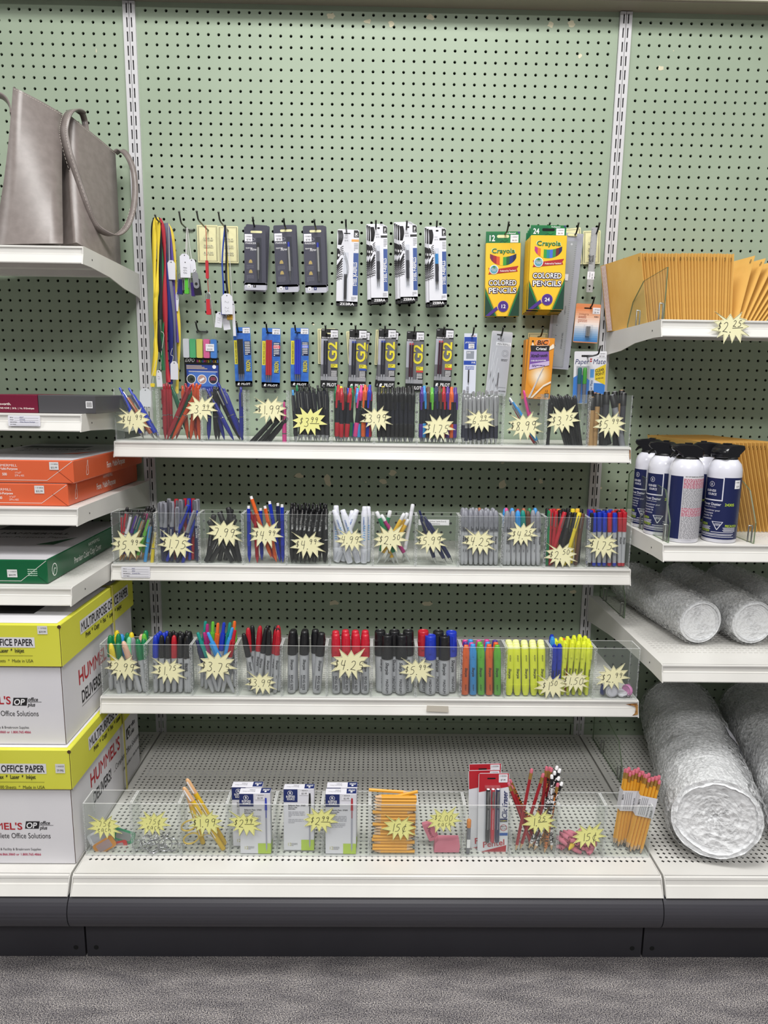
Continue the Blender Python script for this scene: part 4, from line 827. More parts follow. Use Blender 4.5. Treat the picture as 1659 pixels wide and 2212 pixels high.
def P_tank(c):
    C = mat(CN[c], .3, coat=.3); W = mat('#e9eda0', .4); b = MB(); b.lathe([(.0085, .026), (.0087, .106), (.008, .112)], C, 16, sy=.8); vtext(b, 'Sharpie', .066, .0062, -.0073, PRN); vtext(b, 'ACCENT', .098, .003, -.0073, PRN, 0, 1, 0)
    k = MB(); k.lathe([(.006, 0), (.0062, .003), (.0078, .006), (.0089, .026)], C, 16, sy=.8); e = MB(); e.lathe([(.008, .111), (.0078, .116), (.0058, .1195), (.003, .12)], W, 16, sy=.8); return .12, [('barrel', b, None), ('cap', k, None), ('end_plug', e, None)]
def P_pocket(c):
    C = mat(CN[c], .3, coat=.3); b = MB(); b.lathe([(.003, 0), (.0042, .003), (.0052, .06), (.0062, .086)], C, 12); vtext(b, 'Sharpie', .07, .0048, -.0062, PRN)
    k = MB(); k.lathe([(.0065, .085), (.0068, .108), (.0056, .13), (.0035, .136)], C, 12); q = MB(); clip(q, C, .096, .132, -.0072, .0022, .0016); return .136, [('barrel', b, None), ('cap', k, None), ('clip', q, 'cap')]
def P_flair(c):
    C = cmat(c, .45); b = MB(); b.lathe([(.0034, 0), (.0042, .002), (.0049, .06), (.005, .092)], C, 12); k = MB(); k.lathe([(.0054, .09), (.0053, .135), (.0044, .1375)], C, 12); q = MB(); clip(q, STEEL, .098, .13, -.0056, .0011); return .1375, [('barrel', b, None), ('cap', k, None), ('clip', q, 'cap')]
def P_gel(c):
    C = cmat(c); t = MB(); t.lathe([(.0009, 0), (.0016, .003), (.0044, .014)], CLR, 12); g = MB(); g.lathe([(.0046, .013), (.0056, .016), (.0058, .046), (.0054, .048)], C, 14)
    b = MB(); b.lathe([(.0053, .047), (.0055, .104)], SMK, 14); k = MB(); k.lathe([(.0057, .103), (.0058, .12), (.0045, .127), (.0036, .128), (.0034, .1395), (.002, .141)], C, 14); q = MB(); q.prism([(-.0014, .124), (-.0024, .096), (-.0018, .084), (.0018, .084), (.0024, .096), (.0014, .124)], -.0088, -.0072, C); q.box(-.0014, -.0075, .116, .0014, -.004, .124, C)
    return .141, [('tip', t, None), ('grip', g, None), ('barrel', b, None), ('clicker', k, None), ('clip', q, 'clicker')]
def P_click(c):
    C = mat({'red': '#941f2b', 'blue': '#22298a', 'orange': '#c24a22', 'green': '#0f5a3e'}.get(c, CN[c]), .2, coat=.4); b = MB(); b.lathe([(.0008, 0), (.0015, .003), (.004, .014), (.0052, .03), (.0054, .058)], C, 12); g = MB(); g.lathe([(.0056, .058), (.0056, .0598)], CHROME, 12); u = MB(); u.lathe([(.0054, .0598), (.0053, .112), (.0044, .12)], C, 12); k = MB(); k.lathe([(.003, .119), (.003, .132), (.002, .1335)], C, 10); q = MB(); clip(q, C if c in ('red', 'orange', 'green') else STEEL, .085, .12, -.0066, .0014)
    return .1335, [('lower_barrel', b, None), ('ring', g, None), ('upper_barrel', u, None), ('clicker', k, None), ('clip', q, 'upper_barrel')]
def P_stick(c):
    C = cmat(c, .3); b = MB(); b.lathe([(.0028, 0), (.0038, .003), (.004, .09)], C, 8); k = MB(); k.lathe([(.0047, .088), (.0046, .13), (.0036, .138), (.0018, .1405)], C, 10); q = MB(); clip(q, C, .092, .13, -.0052, .0012, .0013); return .1405, [('barrel', b, None), ('cap', k, None), ('clip', q, 'cap')]
def P_blackclick(c):
    C = cmat(c, .3); t = MB(); t.lathe([(.0008, 0), (.0014, .003), (.0042, .016)], mat('#b9b9c0', .2, .3), 12); g = MB(); g.lathe([(.0046, .016), (.0052, .018), (.0052, .05)], mat('#2a2830', .7), 12); b = MB(); b.lathe([(.0048, .05), (.0046, .115), (.0038, .122)], SMK, 12); k = MB(); k.lathe([(.0026, .121), (.0026, .135), (.0016, .136)], C, 10); q = MB(); clip(q, STEEL, .082, .12, -.006, .0009); return .136, [('tip', t, None), ('grip', g, None), ('barrel', b, None), ('clicker', k, None), ('clip', q, 'barrel')]
STL = mat('#c6c6ca', .28, .55)
def P_steel(c):
    t = MB(); t.lathe([(.0008, 0), (.0015, .003), (.0042, .015)], STL, 12); g = MB(); g.lathe([(.0047, .015), (.0048, .048)], mat('#25263a' if c == 'black' else '#2f3170', .6), 12); b = MB(); b.lathe([(.0045, .048), (.0044, .122), (.0036, .125)], STL, 12); k = MB(); k.lathe([(.0023, .124), (.0023, .137)], STL, 8); q = MB(); clip(q, STL, .085, .122, -.0056, .0012); return .137, [('tip', t, None), ('grip', g, None), ('barrel', b, None), ('clicker', k, None), ('clip', q, 'barrel')]
def P_stylus(c):
    t = MB(); t.lathe([(.0007, 0), (.0012, .002), (.0034, .016)], mat('#c79a6a', .25, .9), 12); b = MB(); b.lathe([(.0038, .016), (.0043, .05), (.0044, .0665)], cmat(c), 12); r = MB(); r.lathe([(.0046, .0665), (.0046, .069)], CHROME, 12); u = MB(); u.lathe([(.0044, .069), (.0042, .112)], cmat(c), 12); r.lathe([(.0044, .112), (.0044, .117)], CHROME, 12); e = MB(); e.lathe([(.0038, .117), (.0042, .121), (.003, .126), (.001, .1275)], BLK, 12); q = MB(); clip(q, CHROME, .082, .116, -.0055, .0011)
    return .1275, [('tip', t, None), ('lower_barrel', b, None), ('ring', r, None), ('upper_barrel', u, None), ('rubber_end', e, None), ('clip', q, 'upper_barrel')]
def P_capgrip(c):
    b = MB(); b.lathe([(.003, 0), (.0042, .004), (.0048, .04), (.005, .088)], cmat(c if c != 'grey' else 'navy', .4), 12); k = MB(); k.lathe([(.0056, .086), (.0057, .11), (.0054, .142), (.0042, .1475)], cmat(c if c != 'navy' else 'grey', .35), 12); q = MB(); q.prism([(-.0012, .1), (.0012, .1), (.003, .135), (.0022, .146), (-.0022, .146), (-.003, .135)], -.0085, -.0062, mat('#8d8f98', .25, .7)); vtext(b, 'ROUND STIC', .08, .003, -.0052, WHT, 0, 1, 0); return .1475, [('barrel', b, None), ('cap', k, None), ('clip', q, 'cap')]
def P_felt(c):
    C = cmat(c, .5); b = MB(); b.lathe([(.0052, 0), (.0058, .002), (.006, .075)], C, 12); vtext(b, 'HANDWRITING', .066, .003, -.0062, GREYP, 0, 1, 0); k = MB(); k.lathe([(.0064, .074), (.0063, .116), (.005, .118)], C, 12); q = MB(); clip(q, C, .08, .114, -.0066, .0014); return .118, [('barrel', b, None), ('cap', k, None), ('clip', q, 'cap')]
def P_mech(c):
    C = mat(CN[c], .15, trans=(.8, CN[c])); t = MB(); t.lathe([(.0008, 0), (.0036, .012), (.0042, .016)], mat(CN[c], .25), 12); b = MB(); b.lathe([(.0044, .016), (.0046, .1)], C, 12); g = MB(); g.lathe([(.0049, .04), (.0049, .068)], mat(CN[c], .5), 12); u = MB(); u.lathe([(.0043, .1), (.0042, .13)], mat(CN[c], .3), 12); e = MB(); e.lathe([(.0034, .13), (.0034, .136)], WHT, 10); q = MB(); clip(q, mat(CN[c], .3), .098, .13, -.0056, .0013); return .136, [('tip', t, None), ('barrel', b, None), ('grip', g, None), ('cap', u, None), ('eraser', e, 'cap'), ('clip', q, 'cap')]
def P_sgel(c):
    C = cmat(c, .4); t = MB(); t.lathe([(.0008, 0), (.0014, .003), (.0048, .022)], BLK, 12); b = MB(); b.lathe([(.005, .022), (.0052, .12)], C, 12); vtext(b, 'Sharpie  S.GEL', .108, .0038, -.0055, WHT, 0, 1, .1); b.box(-.0035, -.0054, .054, .0035, -.005, .0552, WHT); k = MB(); k.lathe([(.0036, .119), (.0034, .132), (.0022, .1335)], BLKG, 10); q = MB(); clip(q, CHROME, .092, .127, -.0066, .0013); return .1335, [('tip', t, None), ('barrel', b, None), ('clicker', k, None), ('clip', q, 'barrel')]
def P_wout(c):
    W = mat('#dfe0ea', .4); b = MB(); b.lathe([(.0078, .028), (.0082, .034), (.0082, .105), (.0068, .112)], W, 16); b.text('CORRECTION', -.0022, .1, .0035, mat('#2b62b5', .5), -.0085, 1, 'l', 0, 1, None, -PI/2)
    for i in range(7): b.box(-.002+.0002*i, -.0085, .05+i*.005, .0035, -.008, .052+i*.005, mat('#7fb2e6', .5))
    k = MB(); k.lathe([(.0062, 0), (.0072, .002), (.0088, .029)], W, 16)
    for i in range(5): k.box(-.0056+i*.0024, -.0084, .004, -.005+i*.0024, -.0074, .024, mat('#b9bac6', .5))
    e = MB(); e.lathe([(.0066, .111), (.0062, .12), (.005, .1215)], W, 14); return .1215, [('barrel', b, None), ('cap', k, None), ('end_plug', e, None)]
def P_mechw(c):
    W = mat('#e2e2e6', .4); t = MB(); t.lathe([(.0008, 0), (.0016, .004), (.0046, .028)], mat('#cfd2d0', .3, trans=(.75, '#e8eae8')), 12); b = MB(); b.lathe([(.0047, .028), (.0049, .112)], cmat(c), 12); u = MB(); u.lathe([(.0042, .112), (.0048, .114), (.0048, .126), (.0036, .1285)], W, 12); return .1285, [('tip', t, None), ('barrel', b, None), ('eraser', u, None)]
def P_retract(c):
    C = cmat(c, .3); b = MB(); b.lathe([(.0024, 0), (.0038, .004), (.0054, .03), (.006, .082)], GBAR, 12); vtext(b, 'Sharpie', .072, .005, -.0064, PRN); u = MB(); u.lathe([(.0062, .081), (.0062, .108), (.0054, .118)], C, 12); k = MB(); k.lathe([(.0042, .117), (.0036, .138), (.0026, .14)], C, 10); q = MB(); clip(q, C, .085, .118, -.0076, .0018, .0014); return .14, [('barrel', b, None), ('upper_barrel', u, None), ('clicker', k, 'upper_barrel'), ('clip', q, 'upper_barrel')]
def P_twin(c):
    C = cmat(c, .45); b = MB(); b.lathe([(.0068, .03), (.0069, .11)], C if c != 'black' else mat('#3b3b42', .4), 16); e = MB(); e.lathe([(.006, 0), (.0066, .001), (.0072, .031)], C if c in ('grey', 'tan') else BLK, 16); k = MB(); k.lathe([(.0073, .109), (.0072, .141), (.006, .1425)], BLK, 16); w = MB(); w.lathe([(.0045, .1422), (.004, .1438), (.0015, .144)], C if c != 'black' else GREYP, 14); return .144, [('barrel', b, None), ('end_cap', e, None), ('cap', k, None), ('color_dot', w, 'cap')]
def P_ball(c):
    C = mat(CN[c], .2, coat=.5); t = MB(); t.lathe([(.0008, 0), (.0014, .003), (.004, .016)], CHROME if c != 'pink' else C, 12); g = MB(); g.lathe([(.0045, .016), (.0052, .03), (.0053, .052)], C, 12); r = MB(); r.lathe([(.0055, .052), (.0055, .055)], CHROME, 12); b = MB(); b.lathe([(.0053, .055), (.0051, .112), (.0043, .118)], C, 12); k = MB(); k.lathe([(.0028, .117), (.0028, .134), (.0018, .136)], C if c != 'copper' else CHROME, 10); q = MB(); clip(q, CHROME, .082, .118, -.0064, .0013); return .136, [('tip', t, None), ('grip', g, None), ('ring', r, None), ('barrel', b, None), ('clicker', k, None), ('clip', q, 'barrel')]
KIND = {'fine': (P_fine, 'capped marker', 'marker'), 'ufine': (P_ufine, 'slim capped marker', 'marker'), 'metal': (P_metal, 'capped metallic marker', 'marker'), 'king': (P_king, 'fat capped marker', 'marker'), 'magnum': (P_magnum, 'giant capped marker', 'marker'), 'hilite': (P_hilite, 'highlighter', 'highlighter'), 'tank': (P_tank, 'tank highlighter', 'highlighter'), 'pocket': (P_pocket, 'slim highlighter', 'highlighter'), 'flair': (P_flair, 'felt tip pen', 'pen'), 'gel': (P_gel, 'gel pen', 'pen'), 'click': (P_click, 'clicker pen', 'pen'), 'stick': (P_stick, 'capped stick pen', 'pen'), 'bclick': (P_blackclick, 'ballpoint pen', 'pen'), 'steel': (P_steel, 'silver steel pen', 'pen'), 'stylus': (P_stylus, 'stylus pen', 'pen'), 'capgrip': (P_capgrip, 'capped grip pen', 'pen'), 'felt': (P_felt, 'felt pen', 'pen'), 'mech': (P_mech, 'mechanical pencil', 'mechanical pencil'), 'sgel': (P_sgel, 'slim gel pen', 'pen'), 'wout': (P_wout, 'correction pen', 'correction pen'), 'mechw': (P_mechw, 'mechanical pencil', 'mechanical pencil'), 'retract': (P_retract, 'retractable marker', 'marker'), 'twin': (P_twin, 'twin art marker', 'marker'), 'ball': (P_ball, 'ballpoint pen', 'pen')}
NAMES = {'marker': 'capped_marker', 'highlighter': 'highlighter_pen', 'pen': 'ballpoint_pen', 'mechanical pencil': 'mechanical_pencil', 'correction pen': 'correction_pen'}
RAD = {'king': .0106, 'magnum': .0138, 'hilite': .0088, 'tank': .0088, 'wout': .0088, 'twin': .0073}
PCACHE = {}
def pen(kind, c, base, top, label, group, spin=0):
    fn, nm, cat = KIND[kind]
    if (kind, c) not in PCACHE: L, ps = fn(c); PCACHE[(kind, c)] = (L, [(n, m.mesh(n), p) for n, m, p in ps])
    L, ps = PCACHE[(kind, c)]; d = (top-base); s = max(.9, min(1.12, d.length/L)); d.normalize(); base = top-d*L*s
    y = Vector((0, 1, 0)); y = (y-d*y.dot(d)).normalized(); x = y.cross(d); M = Matrix((x, y, d)).transposed().to_4x4()
    n = 'gel_pen' if 'gel' in kind else 'felt_tip_pen' if kind in ('flair', 'felt') else NAMES[cat]
    t = thing(n, label, cat, Matrix.Translation(base) @ M @ RZ(spin) @ Matrix.Diagonal((1, 1, s, 1)), group); done = {}
    for n, me, p in ps: done[n] = link(me, n, done[p] if p else t)
    return t
D = {}
def put(s, b, kind, txt, v=None):           # colour:xt,yt,xb,v ; several per line
    for tok in txt.split(';'):
        tok = tok.strip()
        if not tok: continue
        c, r = tok.split(':'); q = [float(a) for a in r.split(',')]; D.setdefault((s, b), []).append((kind, c, q[0], q[1], q[2], q[3] if len(q) > 3 else v))
def row(s, b, kind, cols, x0, x1, y, v, dx=0, jy=2):
    cols = cols.split(','); n = len(cols)
    for i, c in enumerate(cols):
        x = x0+(x1-x0)*i/max(1, n-1); put(s, b, kind, '%s:%f,%f,%f,%f' % (c.strip(), x, y+random.uniform(-jy, jy), x+dx, v))
put(0, 0, 'ball', 'blue:250,837,311,.2;copper:262,846,334,.35;blue:278,838,343,.6;blue:290,854,346,.85')
put(0, 1, 'click', 'red:354,829,357,.2;red:360,827,364,.5;red:366,830,371,.75;red:409,836,361,.15;green:418,842,367,.5;orange:441,830,372,.3;red:413,830,381,.9;orange:425,828,412,.25;orange:433,832,438,.2;orange:394,833,406,.85;green:370,833,411,.9;red:400,828,436,.5;orange:417,828,424,.6')
put(0, 2, 'click', 'blue:447,841,505,.15;blue:471,827,526,.4;blue:456,834,485,.5;blue:483,839,528,.75;blue:533,836,529,.15;black:463,834,519,.6;black:462,836,467,.2;blue:453,839,451,.3;black:470,836,473,.7')
put(0, 3, 'stick', 'black:606,888,545,.2;black:612,882,552,.45;black:617,892,562,.3;black:620,878,570,.7;black:622,902,584,.2;black:619,905,576,.85'); put(0, 3, 'ball', 'pink:623,868,621,.15')
put(0, 4, 'bclick', 'light blue:632,842,640,.2;green:641,832,652,.3;black:649,835,661,.2;black:655,832,668,.5;black:661,837,672,.3;black:667,829,680,.6;black:675,836,690,.25;black:680,839,684,.8;black:686,832,698,.2;black:692,838,702,.6;black:699,830,707,.3;black:706,838,711,.2;black:711,845,712,.7;black:645,836,637,.85;black:670,834,645,.8;black:700,834,690,.85')
put(0, 5, 'gel', 'red:731,831,727,.15;red:738,838,737,.2;red:757,838,748,.2;pink:781,832,766,.15;light blue:772,838,775,.2;orange:789,831,784,.15;blue:799,831,794,.15;red:806,833,803,.15;green:725,834,724,.7;brown:746,836,742,.65;green:760,833,757,.7;blue:752,838,764,.8;lime:776,833,778,.85;yellow:737,834,732,.85;red:768,836,790,.85;red:794,836,798,.8')
row(0, 6, 'gel', 'black,black,black,black,black,black,black,black,black', 819, 895, 837, .15, 0); row(0, 6, 'gel', 'black,yellow,black,black,black,black,black,black', 817, 893, 835, .75, 2)
row(0, 7, 'gel', 'purple,light blue,brown,lime,navy,brown,red,purple,orange,purple', 908, 984, 835, .2, -1, 2); row(0, 7, 'gel', 'purple,brown,teal,navy,lime,purple,purple', 912, 980, 838, .8)
row(0, 8, 'steel', 'black,black,black,black,black,black,black,black,black', 997, 1070, 848, .15, 1, 4); row(0, 8, 'steel', 'blue,black,black,black,black,black,black,black', 1000, 1074, 845, .5, -2, 3); row(0, 8, 'steel', 'black,black,blue,black,black,blue', 1010, 1076, 844, .9, -3, 2)
put(0, 9, 'ball', 'pink:1131,843,1158,.6;light blue:1090,868,1164,.2;white:1097,859,1170,.35;crimson:1089,872,1157,.55;blue:1101,863,1171,.8')
put(0, 10, 'stick', ';'.join('black:%d,%d,%d,%.2f' % (1190+i*6.4, 853+(i*7 % 5), 1222+i*4.5, .15+(i % 4)*.24) for i in range(9))+';black:1193,866,1181,.15;black:1188,861,1184,.5')
put(0, 11, 'twin', 'black:1271,843,1272,.6;tan:1277,857,1275,.15;tan:1292,849,1284,.3;black:1298,851,1300,.75;black:1311,845,1306,.2;grey:1322,852,1348,.2;black:1328,845,1330,.8;tan:1343,842,1340,.75;black:1355,848,1352,.6;copper:1284,848,1316,.85')
put(1, 0, 'stylus', 'white:285,1102,250,.15;red:275,1095,258,.35;purple:300,1101,266,.35;teal:307,1105,274,.5;tan:313,1114,280,.2;lime:329,1110,294,.2;light blue:331,1124,314,.15;yellow:336,1136,329,.2;black:318,1097,290,.8;pink:320,1094,300,.85;lime:326,1094,308,.8;navy:333,1096,320,.8;red:264,1104,247,.8;black:330,1100,286,.6')
put(1, 1, 'capgrip', 'navy:347,1084,349,.2;navy:356,1086,358,.2;navy:372,1083,371,.15;navy:383,1095,384,.2;blue:407,1091,361,.15;grey:421,1103,384,.2;blue:431,1102,396,.3;navy:365,1077,366,.7;red:381,1078,380,.75;navy:390,1079,392,.65;red:400,1077,402,.85;blue:408,1077,410,.65;red:417,1077,417,.8;navy:427,1078,424,.7;navy:434,1080,430,.3;navy:352,1083,354,.85')
put(1, 2, 'felt', 'black:493,1096,518,.3;black:447,1124,502,.15;black:474,1106,512,.6;black:486,1124,442,.2;black:519,1121,456,.3;black:462,1112,450,.75;black:505,1112,487,.8;black:500,1100,474,.6')
put(1, 3, 'mech', 'blue:537,1093,539,.15;orange:542,1072,589,.2;red:551,1105,556,.35;orange:572,1093,597,.3;blue:582,1083,605,.5;navy:600,1087,607,.75;blue:617,1090,612,.2;red:534,1099,596,.7;blue:563,1098,566,.85')
put(1, 4, 'sgel', ';'.join('black:%d,%d,%d,%.2f' % (628+i*8, 1086+(i*5 % 4), 627+i*8, .75) for i in range(11))+';'+';'.join('black:%d,%d,%d,%.2f' % (x, y, x-dx, .15) for x, y, dx in ((630, 1092, 0), (641, 1095, 2), (665, 1096, 16), (676, 1099, 18), (690, 1100, 22), (699, 1099, 18), (708, 1092, 4), (653, 1094, 14)))+';black:705,1094,700,.4;black:684,1093,676,.45')
put(1, 5, 'wout', 'white:719,1101,756,.15;white:726,1092,727,.7;white:740,1101,774,.35;white:771,1101,727,.55;white:788,1094,786,.2;white:797,1094,795,.75;white:762,1103,741,.8')
put(1, 6, 'mechw', 'green:810,1105,860,.2;magenta:823,1112,886,.4;green:843,1103,817,.6;golden:874,1109,810,.2;golden:887,1122,830,.4;golden:811,1127,850,.65;white:893,1089,870,.8;golden:880,1108,838,.75')
put(1, 7, 'ball', 'navy:900,1102,941,.3;navy:908,1110,965,.2;navy:917,1116,978,.55')
row(1, 8, 'metal', 'grey,grey,grey,grey,grey,grey,grey,grey', 995, 1071, 1102, .15, 0, 1); row(1, 8, 'metal', 'grey,grey,grey,grey,grey,grey,grey', 992, 1066, 1098, .55, 1, 1); row(1, 8, 'metal', 'grey,grey,grey,copper,grey,grey', 993, 1064, 1096, .9, 1, 1)
row(1, 9, 'metal', 'grey,grey,grey,light blue,teal,brown,grey,grey', 1086, 1162, 1103, .15, 1, 1.5); row(1, 9, 'metal', 'light blue,pink,light blue,red,copper,green,light blue', 1081, 1156, 1098, .7, 2, 1)
put(1, 10, 'flair', 'green:1180,1102,1175,.15;red:1190,1100,1183,.2;red:1201,1104,1190,.35;red:1220,1106,1187,.15;black:1232,1106,1206,.2;black:1243,1107,1222,.2;yellow:1252,1107,1219,.15;brown:1259,1109,1243,.2;black:1210,1102,1212,.6')
row(1, 10, 'flair', 'black,lime,red,orange,black,black,yellow,golden,black', 1176, 1258, 1099, .8, -4, 1)
row(1, 11, 'ufine', 'black,blue,blue,blue,red,blue,red,red', 1273, 1350, 1107, .15, -1, 1); row(1, 11, 'ufine', 'blue,red,black,blue,blue,red,black,red', 1270, 1347, 1103, .55, 0, 1); row(1, 11, 'ufine', 'purple,red,blue,navy,blue,red,red', 1268, 1344, 1101, .92, 0, 1)
put(2, 0, 'fine', 'yellow:239,1390,258,.15;green:255,1388,268,.2;peach:266,1385,304,.15;green:297,1380,320,.2;green:314,1379,312,.35;green:238,1372,238,.5;green:247,1371,252,.75;green:256,1369,262,.6;light blue:263,1370,268,.8;mint:279,1376,282,.4;grey:287,1377,296,.45;yellow:284,1366,288,.8;lime:321,1369,318,.65;green:328,1362,318,.9;green:275,1367,276,.9;yellow:253,1362,246,.95;peach:306,1370,300,.7;green:316,1362,308,.95')
row(2, 1, 'fine', 'blue,black,black,red,black,black,black', 336, 416, 1373, .15, 1, 2); row(2, 1, 'fine', 'blue,blue,black,black,black,black,black', 341, 420, 1366, .6, 0, 2); row(2, 1, 'fine', 'blue,blue,black,black,black,black', 346, 418, 1363, .95, -1, 1)
put(2, 2, 'retract', 'teal:444,1342,437,.9;magenta:448,1348,446,.75;lime:460,1343,456,.85;orange:471,1346,462,.75;blue:484,1345,470,.6;teal:497,1345,478,.8;light blue:502,1356,472,.3;orange:507,1342,494,.9;lime:519,1342,508,.85;navy:425,1383,460,.15;teal:427,1366,470,.35;magenta:441,1366,466,.55;light blue:449,1366,509,.15;red:525,1361,481,.2')
put(2, 3, 'fine', 'black:526,1368,553,.15;red:536,1356,540,.6;black:545,1351,548,.9;red:562,1352,552,.6;black:575,1356,558,.3;black:582,1361,576,.15;red:608,1361,594,.15;black:596,1352,590,.8;red:612,1351,604,.75;black:604,1357,606,.5;red:597,1359,584,.45;black:578,1351,568,.9')
put(2, 4, 'king', 'black:632,1362,630,.25;black:658,1362,655,.25;black:681,1359,684,.75;black:701,1366,684,.2;black:634,1359,636,.85;black:659,1359,659,.85')
row(2, 5, 'king', 'crimson,crimson,crimson,crimson', 726, 791, 1369, .2, 0, 1); row(2, 5, 'king', 'crimson,crimson,crimson,crimson', 725, 789, 1361, .85, 1, 1)
put(2, 6, 'magnum', 'black:837,1371,836,.1;black:868,1371,866,.1;black:821,1362,823,.9;black:852,1362,852,.9;black:882,1362,881,.9')
put(2, 7, 'magnum', 'blue:930,1372,929,.1;black:960,1373,959,.1;red:914,1362,916,.9;black:947,1363,946,.9;blue:975,1364,974,.9')
row(2, 8, 'hilite', 'orange,light blue,lime,orange,lime', 1004, 1074, 1392, .1, 0, 1.5); row(2, 8, 'hilite', 'purple,pink,lime,light blue,orange', 1001, 1071, 1387, .5, 1, 1); row(2, 8, 'hilite', 'pink,light blue,pink,pink,purple', 999, 1069, 1382, .9, 1, 1)
for v, y, o in ((.1, 1393, 0), (.5, 1387, -1), (.9, 1382, -2)): row(2, 9, 'tank', ','.join(['fluorescent yellow']*5), 1098+o, 1170+o, y, v, 1, .6)
put(2, 10, 'pocket', 'blue:1194,1392,1194,.2;blue:1209,1391,1205,.25;blue:1184,1371,1187,.85;light blue:1190,1376,1196,.6;fluorescent yellow:1200,1380,1202,.7;fluorescent yellow:1221,1384,1214,.2;fluorescent yellow:1237,1383,1226,.15;fluorescent yellow:1250,1386,1238,.2;fluorescent yellow:1262,1386,1252,.15;fluorescent yellow:1276,1389,1272,.15;fluorescent yellow:1212,1377,1212,.6;orange:1216,1379,1222,.75;fluorescent yellow:1226,1375,1226,.8;fluorescent yellow:1240,1373,1240,.7;fluorescent yellow:1252,1371,1250,.8;fluorescent yellow:1264,1374,1262,.7;fluorescent yellow:1272,1380,1264,.5')
random.seed(11)
for (s, b), L in sorted(D.items()):
    z, yf = BIN[s]; yb0, yb1 = yf+BT, yf+BD-BT; items = []
    for kind, c, xt, yt, xb, v in L:
        r = RAD.get(kind, .0068); Yb = yb0+r+.0005+(yb1-yb0-2*r-.001)*v; Yt = min(yb1-r*.9, Yb+.004) if kind in RAD else Yb+random.uniform(-.003, .003)
        if not (yb0+r <= Yt): Yt = yb0+r
        top = atY(xt, yt, Yt); yp = [954, 1218, 1504][s]; base = atY(xb, yp, Yb); base.z = z+BT+.001
        x0, x1 = binx(b)+BT+.0008+r, binx(b+1)-BT-.0008-r; base.x = min(max(base.x, x0), x1)
        f = (z+BH-base.z)/max(.02, top.z-base.z)                   # keep inside the walls up to the rim
        if f < 1.3:
            xr = base.x+(top.x-base.x)*f
            if xr < x0 or xr > x1: top.x = base.x+(min(max(xr, x0), x1)-base.x)/f
        items.append((kind, c, base, top))
    g = {}
    for it in items: g.setdefault((it[0], it[1]), []).append(it)
    for (kind, c), its in g.items():
        its.sort(key=lambda q: q[3].x); n = len(its); nm = KIND[kind][1]; nm = nm if c not in nm else nm; cc = '' if kind in ('steel',) and c == 'black' else c+' '
        if kind == 'steel': cc = 'dark gripped ' if c == 'black' else 'blue gripped '
        col = {'capgrip': {'navy': 'grey topped blue '}}.get(kind, {}).get(c, cc)
        for k, (kd, c_, base, top) in enumerate(its):
            where = '%s bin, %s' % (ORD[b], SHN[s])
            if n == 1: lb = 'the only %s%s in its bin, %s' % (col, nm, where)
            elif n <= 4: lb = '%s%s, %s of %s from left, %s' % (col, nm, ORD[k], ['two', 'three', 'four'][n-2], where)
            else: lb = '%s%s among %s, %s' % (col, nm, CONT[s][b] if len(CONT[s][b].split()) < 5 else 'others', where)
            pen(kind, c, base, top, lb, '%s%ss in the %s' % (col, nm, where), random.uniform(-.5, .5) if kind not in RAD else random.uniform(-.25, .25))
# ------------------------------------------------------------------ things in the bins on the base deck
Zd, Yd0, Yd1 = .2405+BT+.0006, -.5475+BT, -.4965-BT
def tri(p0, p1, yaw=0):                  # frame whose z axis runs from p0 to p1
    d = (p1-p0).normalized(); y = Vector((0, 1, 0)); y = (y-d*y.dot(d)).normalized(); x = y.cross(d); return Matrix.Translation(p0) @ Matrix((x, y, d)).transposed().to_4x4() @ RZ(yaw)
def ends(xt, yt, xb, v0, v1=None, r=.004, b=None):
    Y0 = Yd0+r+(Yd1-Yd0-2*r)*v0; Y1 = Yd0+r+(Yd1-Yd0-2*r)*(v0 if v1 is None else v1); top = atY(xt, yt, Y1); base = atY(xb, 1848, Y0); base.z = Zd
    if b is not None:
        x0, x1 = binx(b)+BT+.0006+r, binx(b+1)-BT-.0006-r; base.x = min(max(base.x, x0), x1); f = BH/max(.02, top.z-base.z)
        if f < 1.2:
            xr = base.x+(top.x-base.x)*f
            if not x0 < xr < x1: top.x = base.x+(min(max(xr, x0), x1)-base.x)/f
    return base, top
# key tags and rings
def ringpts(R, n=28, t=1): return [(R*math.cos(2*PI*t*i/n), R*math.sin(2*PI*t*i/n), .0008*i/n) for i in range(n)]
SIL = mat('#bdbdc2', .2, .85)
for c, lb, px, py, Y, rz, rx in (('#dcdce2', 'white', 214, 1806, -.522, .5, -.25), ('#e59a28', 'orange', 226, 1826, -.531, .55, -.1), ('#d8392f', 'red', 252, 1832, -.514, .25, -.35), ('#3fa878', 'green', 268, 1805, -.506, -.3, -.12)):
    p = atY(px, py, Y); t = thing('key_tag', '%s translucent key tag with a wire ring in the first deck bin' % lb, 'key tag', T(*p) @ RX(rx) @ RY(-rz), 'key tags in the first deck bin')
    mb = MB(); mb.prism(rrect(-.024, -.013, .024, .013, .006), -.0012, .0012, mat(c, .25, trans=(.78, c))); mb.prism(rrect(-.017, -.009, .016, .009, .003), -.0016, -.0012, mat('#e6e6ea', .5, trans=(.35, c))); mb.obj('fob', t)
    mb = MB(); mb.tube([(x-.032, z*.3, z-.004) for x, z, q in ringpts(.011)], .0009, SIL, 6, closed=True); mb.obj('split_ring', t)
